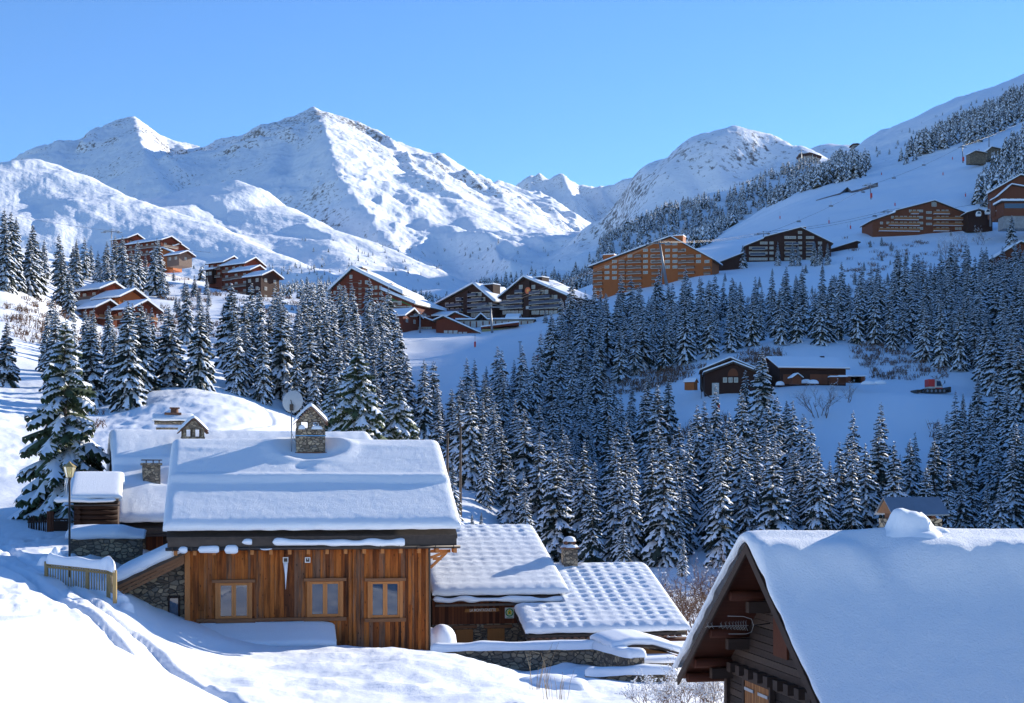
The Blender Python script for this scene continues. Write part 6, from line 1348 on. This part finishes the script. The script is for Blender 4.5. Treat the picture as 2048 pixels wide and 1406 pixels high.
pp = [(1632, 401), (1655, 395), (1680, 389), (1695, 384), (1703, 386), (1720, 382), (1738, 377), (1756, 373)]; hh = [.5, .7, 1.0, 3.2, 1.2, 1.4, 1.8, 2.6]
for (a, b), ha, hb in zip(zip(pp[:-1], pp[1:]), hh[:-1], hh[1:]):
    A, Bq = hit(*a, 500), hit(*b, 500)
    if A is None or Bq is None: continue
    mb.add([A - o, Bq - o, Bq - o + [0, 0, hb], A - o + [0, 0, ha]], [(0, 1, 2, 3)]); mb.add([A - o + [0, .2, 0], Bq - o + [0, .2, 0], Bq - o + [0, .2, hb], A - o + [0, .2, ha]], [(3, 2, 1, 0)])
mb.build("net", M_TARP, t)
# ------------------------------------------------------------------ trees
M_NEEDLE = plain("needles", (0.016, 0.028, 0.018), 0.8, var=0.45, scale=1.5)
M_NEEDLE_SUN = plain("needles_sunlit", (0.05, 0.075, 0.03), 0.8, var=0.45, scale=1.5)  # brighter copy of the needle green, sunlight put into the colour
def spruce_arrays(h, rad, rng, dens=1.0, snow=1.0, low=0.06, lift=0.0, gap=0.0, nn=9):
    """returns needle verts/faces and snow verts/faces of one spruce of height h"""
    NV, NF, SV, SF = [], [], [], []
    def strip(V, Fc, pts, wid, drop, side, thick=0.0, off=0.0):
        b = len(V); n = len(pts)
        for k in range(n):
            p = pts[k]; w = wid[k]
            V.append(p - side * w + np.array([0, 0, off - drop * w]))
            V.append(p + np.array([0, 0, off + thick * (1 - .4 * (k / n))]))
            V.append(p + side * w + np.array([0, 0, off - drop * w]))
        for k in range(n - 1):
            i = b + 3 * k
            Fc.append((i, i + 1, i + 4, i + 3)); Fc.append((i + 1, i + 2, i + 5, i + 4))
    z = h * low
    ph = rng.uniform(0, 6)
    while z < h * 0.985:
        f = z / h
        prof = rad * (1 - f) ** 0.82 * (0.55 + 0.45 * min(1, (f - low + .03) / 0.12))
        nb = int(max(4, round((6.5 + 4.5 * (1 - f)) * dens)))
        stp = (0.030 + 0.022 * (1 - f)) * h
        ph += rng.uniform(.3, 1.2)
        for j in range(nb):
            if rng.random() < gap: continue
            a = ph + 2 * math.pi * j / nb + rng.normal(0, .16)
            L = prof * rng.uniform(.6, 1.2) + 0.10
            dirv = np.array([math.cos(a), math.sin(a), 0.0]); side = np.array([-math.sin(a), math.cos(a), 0.0])
            rise = (0.50 * f - 0.10 + rng.normal(0, .12) + lift); dr = (0.55 + 0.32 * (1 - f)) * rng.uniform(.6, 1.25)
            t = np.linspace(0.06, 1, nn)
            z0 = z + rng.uniform(-.65, .65) * stp
            pts = [np.array([0, 0, z0]) + dirv * (L * tt) + np.array([0, 0, L * (rise * tt - dr * tt * tt + .13 * tt ** 4)]) + side * (L * .05 * math.sin(3 * tt + j)) for tt in t]
            W = L * 0.205 * (0.35 + 1.2 * t) * np.sqrt(np.clip(1.04 - t, 0, 1)) * 1.5
            teeth = np.where(np.arange(nn) % 2 == 0, 1.0, 0.42)
            wid = np.maximum(W * teeth * rng.uniform(.8, 1.2, nn), 0.03)
            strip(NV, NF, pts, wid, 0.75, side)
            # a fringe of hanging twigs below
            wf = np.maximum(W * np.roll(teeth, 1) * .6, .03)
            strip(NV, NF, [p - np.array([0, 0, .05 * L + .04]) for p in pts], wf, 1.5, side)
            if rng.random() < snow:
                k0 = 1 if rng.random() < .5 else 0
                sw = wid * rng.uniform(.5, 1.1, nn)
                sn = rng.uniform(.045, .11) * (0.6 + .4 * min(1, L))
                if snow < .8:
                    sw = sw * (vnoise(t * 5, np.full(nn, z0 * 7 + j), 3) > -.25 + (.8 - snow)).astype(float)
                strip(SV, SF, pts[k0:], sw[k0:], 0.78, side, sn, 0.035)
        z += (0.030 + 0.022 * (1 - f)) * h / dens ** .5 * (15 / max(h, 9)) ** .25
    # the leader
    b = len(SV)
    return np.array(NV), np.array(NF), np.array(SV), np.array(SF)
def cone_trunk(h, r, n=7):
    zs = np.array([-0.6, 0.5, h * .5, h * .99]); rs = np.array([r * 1.25, r, r * .55, .02])
    V = [(rs[i] * math.cos(2 * math.pi * j / n), rs[i] * math.sin(2 * math.pi * j / n), zs[i]) for i in range(4) for j in range(n)]
    Fc = [(i * n + j, i * n + (j + 1) % n, (i + 1) * n + (j + 1) % n, (i + 1) * n + j) for i in range(3) for j in range(n)]
    return np.array(V), np.array(Fc)
SPRUCE = []
specs = [(15, 3.0, 1.1, .84), (15, 3.5, 1.15, .88), (15, 2.7, 1.1, .82), (15, 3.7, 1.1, .86), (15, 3.1, .8, .78), (15, 2.6, 1.2, .88), (15, 2.3, .9, .8), (15, 3.4, .95, .9)]
for i, (h, r, d, s) in enumerate(specs):
    rg = np.random.default_rng(100 + i)
    nv, nf, sv, sf = spruce_arrays(h, r, rg, d, s)
    tv, tf = cone_trunk(h, .17)
    SPRUCE.append((mesh_np("spruce_crown", nv, nf, [M_NEEDLE]), mesh_np("spruce_snow", sv, sf, [M_SNOW_TREE], True), mesh_np("spruce_trunk", tv, tf, [M_BARK], True), h, (nv, nf, sv, sf)))
def spruce_at(X, Y, h, label, group=None, var=None, rng=random, wide=1.0, cat="spruce tree"):
    v = SPRUCE[var if var is not None else rng.randrange(len(SPRUCE))]
    t = thing("spruce_tree", label, cat, (X, Y, gz(X, Y) - .1), rng.uniform(0, 6.28), group)
    k = h / v[3]; w = k * wide * rng.uniform(.92, 1.1); t.scale = (w, w, k)
    t.rotation_euler[0] = rng.gauss(0, .012); t.rotation_euler[1] = rng.gauss(0, .012)
    link("crown", v[0], t); link("branch_snow", v[1], t); link("trunk", v[2], t)
    return t
# ---- forests: polygons of tree feet in the photo, projected on the ground
def inside(px, py, poly):
    c = False; n = len(poly)
    for i in range(n):
        (x1, y1), (x2, y2) = poly[i], poly[i - 1]
        if (y1 > py) != (y2 > py) and px < (x2 - x1) * (py - y1) / (y2 - y1) + x1: c = not c
    return c
def scatter(poly, n, mind, rng, ymin=60):
    """n feet inside the polygon, at least mind metres apart (ground distance)"""
    xs = [p[0] for p in poly]; ys = [p[1] for p in poly]; out = []
    tries = 0
    while len(out) < n and tries < n * 60:
        tries += 1
        px, py = rng.uniform(min(xs), max(xs)), rng.uniform(min(ys), max(ys))
        if not inside(px, py, poly): continue
        g = hit(px, py, ymin)
        if g is None or g[1] > 980: continue
        if any((g[0] - q[0]) ** 2 + (g[1] - q[1]) ** 2 < mind * mind for q in out): continue
        out.append(g)
    return out
FILL = []      # (x, y, z, height) of the trees too many to be individuals

def forest(poly, n, mind, hr, label, group, fill=0, fillmind=None, ymin=60, wide=1.0):
    pts = scatter(poly, n + fill, mind, rf, ymin)
    pts.sort(key=lambda g: g[1])
    for k, g in enumerate(pts):
        h = rf.uniform(*hr)
        if k < n: spruce_at(g[0], g[1], h, label, group, wide=wide, rng=rf)
        else: FILL.append((g[0], g[1], gz(g[0], g[1]), h))
forest([(835, 930), (850, 860), (930, 830), (1000, 800), (1090, 790), (1170, 830), (1270, 880), (1330, 930), (1345, 1140), (1240, 1150), (1090, 1130), (1040, 1080), (960, 1020), (935, 960)],
       58, 4.1, (8.5, 16), "tall snow-laden spruce with sunlit tips in the wood between the ski run and the low chalets", "sunlit spruces in the middle of the valley", 75)
forest([(1345, 985), (1400, 945), (1480, 930), (1560, 965), (1650, 995), (1860, 995), (1910, 920), (2060, 900), (2120, 1120), (1345, 1140)],
       58, 4.3, (8, 15.5), "shaded snow-laden spruce in the dense wood below the long barn and red snow groomer", "shaded spruces below the barn", 80)
forest([(1100, 720), (1130, 662), (1300, 645), (1450, 628), (1500, 634), (1600, 634), (1660, 628), (1760, 600), (1900, 580), (2100, 560), (2100, 850), (1985, 835), (1965, 745), (1880, 742), (1810, 715), (1720, 688), (1640, 690), (1560, 688), (1480, 700), (1350, 735), (1240, 765), (1180, 790), (1110, 800)],
       54, 4.2, (10.5, 17), "shaded snow-laden spruce in the belt between the barn and the upper hotels", "shaded spruces above the barn", 290)
forest([(430, 770), (470, 715), (545, 690), (580, 662), (700, 655), (782, 676), (795, 770), (840, 900), (760, 900), (660, 860), (600, 850), (530, 810), (450, 790)],
       44, 4.3, (11, 17), "snow-laden spruce in the wood left of the open ski run", "spruces left of the ski run", 75)
forest([(-40, 560), (60, 540), (150, 560), (210, 540), (330, 560), (330, 610), (160, 590), (150, 640), (100, 640), (-40, 560)],
       16, 5.5, (10, 17), "snow-laden spruce high on the left slope above the road bank", "spruces on the left slope", 26)
forest([(60, 700), (150, 690), (300, 690), (310, 800), (260, 830), (190, 835), (110, 810)],
       13, 3.0, (6.5, 10.5), "frosted spruce below the stacked brown chalets on the left", "frosted spruces below the stacked chalets", 14)
# single spruces that can be told apart: foot column, foot row, tip row
def spruce_px(px, base, tip, label, var=None, wide=1.0, ymin=60, group=None):
    g = hit(px, base, ymin)
    if g is None: return
    return spruce_at(g[0], g[1], (base - tip) / F * g[1], label, group, var, rf, wide)
for a in [(340, 772, 610, "broad snow-laden spruce at the left of the pair above the sunny knoll", 1, 1.25), (398, 776, 605, "taller snow-laden spruce at the right of the pair above the sunny knoll", 3, 1.0),
          (372, 690, 565, "slim snowy spruce standing behind the pair above the knoll", 2, 1.0), (412, 700, 640, "small snowy spruce right of the pair above the knoll", 0, 1.0),
          (12, 775, 640, "snowy spruce cut by the left edge of the picture beside the road", 1, 1.2),
          (490, 787, 750, "small snowy spruce on the rim of the sunny knoll, left one", 0, 1.2), (522, 800, 752, "small snowy spruce on the rim of the sunny knoll, right one", 4, 1.2),
          (631, 850, 725, "narrow snowy spruce behind the white satellite dish", 2, .9),
          (850, 880, 790, "lone spruce at the foot of the ski run beside the wood", 5, 1.1), (875, 890, 765, "dark spruce at the upper left tip of the valley wood", 2, 1.0),
          (1525, 880, 697, "very tall spruce rising in front of the barn gable", 1, 1.15), (1490, 850, 735, "spruce just left of the very tall one before the barn", 4, 1.0),
          (1575, 905, 800, "dark spruce below the bare round tree near the barn", 3, 1.0),
          (1262, 870, 765, "dark spruce below the small wooden hut, left of its neighbours", 2, 1.0), (1297, 880, 740, "dark spruce below the small wooden hut, middle one", 5, 1.0), (1338, 885, 750, "dark spruce below the small wooden hut, right one", 0, 1.1),
          (1925, 865, 785, "slim dark spruce below the snow groomer", 2, .9), (1957, 870, 755, "taller dark spruce below and right of the snow groomer", 1, 1.0), (2020, 885, 780, "dark spruce below the parked white caravan", 3, 1.0),
          (230, 650, 600, "snowy spruce in front of the stacked chalets, right of the stair gable", 1, 1.0)]:
    spruce_px(*a)
# near small spruces peeping over the low chalets
def spruce_xyz(px, Y, h, z, label, var, wide=1.0, name="spruce_tree"):
    t = spruce_at((px - 1024) / F * Y, Y, h, label, None, var, rf, wide); t.location.z = z; return t
for px, Y, base, tip, lab, var in [(1050, 112, 1080, 985, "young spruce with thick snow behind the lumpy chalet roof", 3), (1248, 110, 1150, 1037, "young spruce standing right behind the round-capped chimney roof", 4),
                                   (1365, 150, 1150, 1075, "small spruce among the bare bushes behind the low roof", 0), (945, 120, 1080, 1026, "tiny snowy spruce left of its twin in the clearing behind the wooden chalet", 0), (962, 121, 1080, 1022, "tiny snowy spruce right of its twin in the clearing behind the wooden chalet", 2),
                                   (905, 95, 1060, 925, "thin snowy young spruce hugging the right rim of the big snowy roof", 2)]:
    spruce_xyz(px, Y, (base - tip) / F * Y, (HY - base) / F * Y, lab, var, 1.0)
# ---- three denser near spruces
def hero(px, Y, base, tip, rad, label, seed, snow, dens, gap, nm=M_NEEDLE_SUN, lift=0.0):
    h = (base - tip) / F * Y; rg = np.random.default_rng(seed)
    nv, nf, sv, sf = spruce_arrays(h, rad, rg, dens, snow, .05, lift, gap, 13)
    X = (px - 1024) / F * Y
    t = thing("spruce_tree", label, "spruce tree", (X, Y, (HY - base) / F * Y), 0)
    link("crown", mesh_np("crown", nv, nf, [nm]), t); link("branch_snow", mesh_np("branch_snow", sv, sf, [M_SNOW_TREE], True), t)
    tv, tf = cone_trunk(h, .2); link("trunk", mesh_np("trunk", tv, tf, [M_BARK], True), t)
    return t
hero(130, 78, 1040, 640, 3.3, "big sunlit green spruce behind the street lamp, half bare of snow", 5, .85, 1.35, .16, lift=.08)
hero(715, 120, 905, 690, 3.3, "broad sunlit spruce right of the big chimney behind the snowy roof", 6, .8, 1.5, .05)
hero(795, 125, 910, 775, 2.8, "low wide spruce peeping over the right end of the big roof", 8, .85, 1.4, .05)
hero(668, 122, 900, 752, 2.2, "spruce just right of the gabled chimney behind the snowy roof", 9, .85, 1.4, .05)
# ---- the rest of the woods: one object
def merge(items, arrs, name, kind, mats, label=None, rng=np.random.default_rng(3)):
    VV, FF, MI = [], [], []; b = 0
    for (x, y, z, h) in items:
        nv, nf, sv, sf, h0 = arrs[rng.integers(len(arrs))]
        a = rng.uniform(0, 6.28); c, s = math.cos(a), math.sin(a); k = h / h0; w = k * rng.uniform(.9, 1.15)
        for V, Fc, mi in ((nv, nf, 0), (sv, sf, 1)):
            if not len(V): continue
            W = np.empty_like(V); W[:, 0] = (V[:, 0] * c - V[:, 1] * s) * w + x; W[:, 1] = (V[:, 0] * s + V[:, 1] * c) * w + y; W[:, 2] = V[:, 2] * k + z
            VV.append(W); FF.append(Fc + b); MI.append(np.full(len(Fc), mi)); b += len(V)
    o = link(name, mesh_np(name, np.concatenate(VV), np.concatenate(FF), mats, False, np.concatenate(MI)))
    tag(o, label, None, None, kind); return o
LOW = []
for i in range(5):
    rg = np.random.default_rng(300 + i); nv, nf, sv, sf = spruce_arrays(15, [3.0, 3.5, 2.8, 3.3, 2.9][i], rg, .85, .85, nn=6); LOW.append((nv, nf, sv, sf, 15))
merge(FILL, LOW, "forest", "stuff", [M_NEEDLE, M_SNOW_TREE], "snow-laden spruces filling the woods")
# small rounded frosted pines and brush on far slopes
def tiny_arrays(h, r, rng):
    NV, NF, SV, SF = [], [], [], []
    for k in range(8):
        f = .08 + .84 * k / 7; z = h * f
        for j in range(6):
            a = rng.uniform(0, 6.28); L = r * (1 - f) ** .7 * rng.uniform(.7, 1.25) + .15; d = np.array([math.cos(a), math.sin(a), 0]); sd = np.array([-d[1], d[0], 0]); zz = z + rng.uniform(-.04, .06) * h; w = L * rng.uniform(.35, .6)
            tip = d * L + [0, 0, zz - L * rng.uniform(.35, .8)]; top = np.array([0, 0, zz + .12 * h]); mid = d * L * .6 + [0, 0, zz]
            for V, Fc, q, o in ((NV, NF, 1.0, 0.0), (SV, SF, rng.uniform(.55, .95), .16)):
                b = len(V); V += [top + [0, 0, o], mid - sd * w * q + [0, 0, o - w * .5], tip * (.9 + .1 * q) + [0, 0, o], mid + sd * w * q + [0, 0, o - w * .5]]; Fc.append((b, b + 1, b + 2, b + 3))
    return np.array(NV), np.array(NF), np.array(SV), np.array(SF), h
TINY = [tiny_arrays(9, rr, np.random.default_rng(400 + i)) for i, rr in enumerate((1.9, 2.4, 1.6, 2.1, 2.7, 3.0, 2.2))]
FARP = []
rr_ = random.Random(9)
_XS = None
def far_scatter(poly, n, hr, Y0, Y1, cg=.1):
    """trees on far ground inside a photo polygon, between two distances"""
    xs = [p[0] for p in poly]; ys = [p[1] for p in poly]; k = 0; tries = 0
    N = n * 14; px = np.array([rr_.uniform(min(xs), max(xs)) for _ in range(N)]); Y = np.array([rr_.uniform(Y0, Y1) for _ in range(N)])
    X = (px - 1024) / F * Y; Z = Hfull(X, Y); py = HY - Z / Y * F
    cl = fbm(X / 60, Y / 60, 3, 21)
    for i in range(N):
        if k >= n: break
        if inside(px[i], py[i], poly) and cl[i] > rr_.uniform(-.9, cg) :
            FARP.append((X[i], Y[i], Z[i] - .3, rr_.uniform(*hr))); k += 1
far_scatter([(1180, 560), (1200, 490), (1300, 430), (1420, 400), (1500, 372), (1600, 330), (1650, 315), (1740, 330), (1730, 352), (1600, 385), (1500, 430), (1440, 470), (1400, 505), (1330, 520)], 2300, (8, 15), 800, 2100, -.2)
far_scatter([(920, 610), (960, 570), (1100, 545), (1190, 520), (1190, 600), (1100, 600), (1000, 640)], 900, (7, 12), 900, 1900, -.1)
far_scatter([(1180, 520), (1250, 440), (1340, 400), (1420, 380), (1400, 420), (1250, 500)], 300, (4, 8), 1000, 2300, .2)
far_scatter([(140, 440), (330, 450), (540, 500), (680, 560), (900, 610), (660, 640), (520, 640), (430, 600), (380, 540), (200, 490)], 1300, (4, 9), 650, 2300, .1)
far_scatter([(1790, 330), (1850, 280), (1940, 240), (2060, 180), (2060, 240), (1960, 285), (1880, 300), (1810, 330)], 420, (8, 14), 800, 1700, -.3)
far_scatter([(1950, 410), (1980, 350), (2060, 260), (2060, 390), (2010, 420)], 120, (9, 14), 560, 900, -.3)
far_scatter([(1700, 330), (1800, 270), (2000, 180), (2060, 160), (2060, 200), (1850, 290)], 90, (3, 6), 1000, 1900, .2)
far_scatter([(600, 480), (900, 480), (1170, 480), (900, 600), (620, 560)], 160, (4, 8), 1500, 3500)
merge(FARP, TINY, "distant_forest", "stuff", [M_NEEDLE, M_SNOW_TREE], "frosted pines scattered over the far slopes")
# leafless brush and dwarf pines poking through the snow of the slopes: one object
def brush():
    r = np.random.default_rng(77); V = []; Fc = []; P_ = []
    polys = [([(1440, 745), (1500, 700), (1560, 695), (1560, 735), (1480, 745)], 60, 200, 1.6), ([(1700, 700), (1760, 680), (1860, 720), (1900, 750), (1880, 760), (1740, 760)], 90, 200, 1.5), ([(1110, 790), (1350, 735), (1420, 735), (1350, 765), (1130, 830)], 90, 200, 2.0),
             ([(1430, 600), (1900, 540), (1930, 590), (1700, 640), (1430, 640)], 120, 380, 1.8), ([(1660, 470), (1760, 486), (1930, 480), (1920, 540), (1700, 560)], 70, 400, 1.8), ([(0, 600), (60, 600), (330, 640), (330, 760), (60, 690), (0, 660)], 140, 120, 1.6),
             ([(300, 560), (420, 540), (640, 620), (640, 680), (430, 700), (320, 650)], 170, 250, 1.8), ([(1300, 900), (1420, 830), (1480, 860), (1400, 960)], 50, 180, 2.2), ([(60, 830), (140, 800), (220, 830), (160, 900)], 30, 80, .8), ([(1850, 860), (2040, 840), (2040, 900), (1900, 920)], 40, 200, 2.0)]
    for poly, n, ym, hh in polys:
        for g in scatter(poly, n, .8, rr_, ym): P_.append((g, hh))
    for g, hh in P_:
        for k in range(16):
            a = r.uniform(0, 6.28); l = hh * r.uniform(.5, 1.1); d = np.array([math.cos(a) * .6, math.sin(a) * .6, 1.0]) * l; p = g + np.array([r.normal(0, .4 * hh), r.normal(0, .4 * hh), -.1]); w = np.array([math.sin(a), -math.cos(a), 0]) * .05 * hh
            b = len(V); V += [p - w, p + w, p + d]; Fc.append((b, b + 1, b + 2)); w2 = np.array([0, 0, .045 * hh]); m = p + d * .45; e = m + np.array([r.normal(0, .4), r.normal(0, .4), .35]) * hh * .6
            V += [m - w2, m + w2, e]; Fc.append((b + 3, b + 4, b + 5))
    tag(link("brush", mesh_np("brush", np.array(V), np.array(Fc), [M_TWIG])), "leafless brush sticking out of the snow", None, None, "stuff")
brush()
# ------------------------------------------------------------------ young trees, bare trees on the right slope; ordinal labels; haze
for px, base, tip, lab, v, w in [(1486, 536, 489, "snowy spruce at the left end of the dark hotel", 1, 1.1), (1556, 532, 483, "narrow snowy spruce before the dark hotel, left of the twins", 2, .9), (1584, 532, 484, "left one of the twin snowy spruces before the dark hotel", 0, 1.0), (1597, 532, 490, "right one of the twin snowy spruces before the dark hotel", 5, 1.0),
                                 (1629, 530, 481, "snowy spruce right of the twins before the dark hotel", 1, 1.0), (1640, 530, 486, "close right neighbour of the snowy spruce before the dark hotel", 3, .9), (1655, 529, 485, "snowy spruce at the right end of the dark hotel", 0, 1.0), (2022, 500, 430, "dark tall spruce below the lift station at the right edge", 3, 1.0), (1091, 645, 618, "snowy spruce in front of the right dark hotel", 0, 1.3)]:
    spruce_px(px, base, tip, lab, v, w, ymin=420)
SAP = []
rs2 = random.Random(12)
yp = [(1450, 560), (1520, 545), (1600, 540), (1660, 525), (1700, 490), (1760, 482), (1830, 476), (1900, 470), (1930, 480), (1930, 545), (1850, 560), (1700, 600), (1560, 620), (1430, 620)]
pts = scatter(yp, 44, 4.0, rs2, 380)
for k, g in enumerate(sorted(pts, key=lambda g: g[0] / g[1])):
    t = thing("young_spruce", "young snowy spruce on the open slope below the right hotels", "young spruce", tuple(g), rs2.uniform(0, 6), "young spruces below the right hotels")
    if not hasattr(thing, 'yg'): thing.yg = [(mesh_np("crown", a[0], a[1], [M_NEEDLE]), mesh_np("branch_snow", a[2], a[3], [M_SNOW_TREE], True)) for a in LOW]
    m = rs2.choice(thing.yg); s_ = rs2.uniform(.12, .28); t.scale = (s_ * 1.3, s_ * 1.3, s_); link("crown", m[0], t); link("branch_snow", m[1], t)
yp = [(330, 560), (400, 545), (430, 600), (560, 640), (600, 660), (540, 690), (430, 690), (330, 660), (300, 600)]
for k, g in enumerate(sorted(scatter(yp, 26, 6.0, rs2, 300), key=lambda g: g[0] / g[1])):
    t = thing("young_spruce", "young snowy spruce on the bright slope between the left chalets", "young spruce", tuple(g), rs2.uniform(0, 6), "young spruces between the left chalets")
    m = rs2.choice(thing.yg); s_ = rs2.uniform(.2, .55); t.scale = (s_ * 1.2, s_ * 1.2, s_); link("crown", m[0], t); link("branch_snow", m[1], t)
def bare(px, base, Y, w, h, n, seed, label, snow=.3, th=.09, spread=.55, depth=4):
    g = hit(px, base, Y) ; 
    if g is None: return
    bush("bare_tree", label, g[0], g[1], g[2], w, h, n, seed, M_TWIG, snow, spread, th, depth, "bare tree")
bare(1640, 835, 200, 6, 7.5, 7, 1, "round leafless tree on the slope below the long barn")
bare(1692, 805, 200, 2, 5.0, 2, 2, "thin leafless tree right of the round one below the barn")
bare(1895, 520, 400, 7, 10, 5, 3, "leafless tree below the brown hotel, left one")
bare(1922, 505, 400, 6, 10, 4, 4, "leafless tree below the brown hotel, second one")
bare(1960, 490, 400, 6, 8, 4, 5, "leafless tree near the gondola cabins")
bare(1102, 690, 300, 5, 6, 6, 6, "leafless bush at the edge of the wood beside the ski run", .1)
bare(1400, 905, 200, 6, 6, 6, 7, "leafless tree in the dip below the gabled building", .15)
bare(25, 1010, 0, 3, 4, 5, 8, "frosted leafless bush by the left edge", .6, .03) if False else None
# every spruce of a wood gets its own label: the row it stands in and its place from the left
ORD = "first second third fourth fifth sixth seventh eighth ninth tenth eleventh twelfth thirteenth fourteenth fifteenth sixteenth seventeenth eighteenth nineteenth twentieth".split()
WOOD = {"sunlit spruces in the middle of the valley": "sunlit valley wood", "shaded spruces below the barn": "shaded wood below the barn", "shaded spruces above the barn": "shaded belt above the barn",
        "spruces left of the ski run": "wood left of the ski run", "spruces on the left slope": "high left slope", "frosted spruces below the stacked chalets": "stand below the stacked chalets",
        "young spruces below the right hotels": "slope below the right hotels", "young spruces between the left chalets": "slope between the left chalets"}
def relabel():
    import collections
    by = collections.defaultdict(list)
    for o in bpy.data.objects:
        if o.parent is None and o.get('group') in WOOD: by[o['group']].append(o)
    for g, L in by.items():
        L.sort(key=lambda o: o.location.y); n = len(L); per = 13
        rows = [L[i:i + per] for i in range(0, n, per)]
        for r, row in enumerate(rows):
            rn = "front row" if r == 0 else "back row" if r == len(rows) - 1 else ORD[r] + " row"
            row.sort(key=lambda o: o.location.x / o.location.y)
            for k, o in enumerate(row): o['label'] = "%s snowy spruce from the left, %s of the %s" % (ORD[k], rn, WOOD[g])
relabel()
# ------------------------------------------------------------------ the air
def haze():
    mb = MB(); mb.box(-7500, 7500, -400, 7600, -401, 3600); m = bpy.data.materials.new("haze_air"); m.use_nodes = True; n, l = m.node_tree.nodes, m.node_tree.links
    n.remove(n["Principled BSDF"]); v = n.new("ShaderNodeVolumePrincipled"); v.inputs['Density'].default_value = 1.3e-5; v.inputs['Color'].default_value = (0.62, 0.80, 1.0, 1); v.inputs['Anisotropy'].default_value = 0.1
    l.new(v.outputs[0], n["Material Output"].inputs['Volume']); o = mb.build("haze", m); tag(o, kind="stuff")
haze()
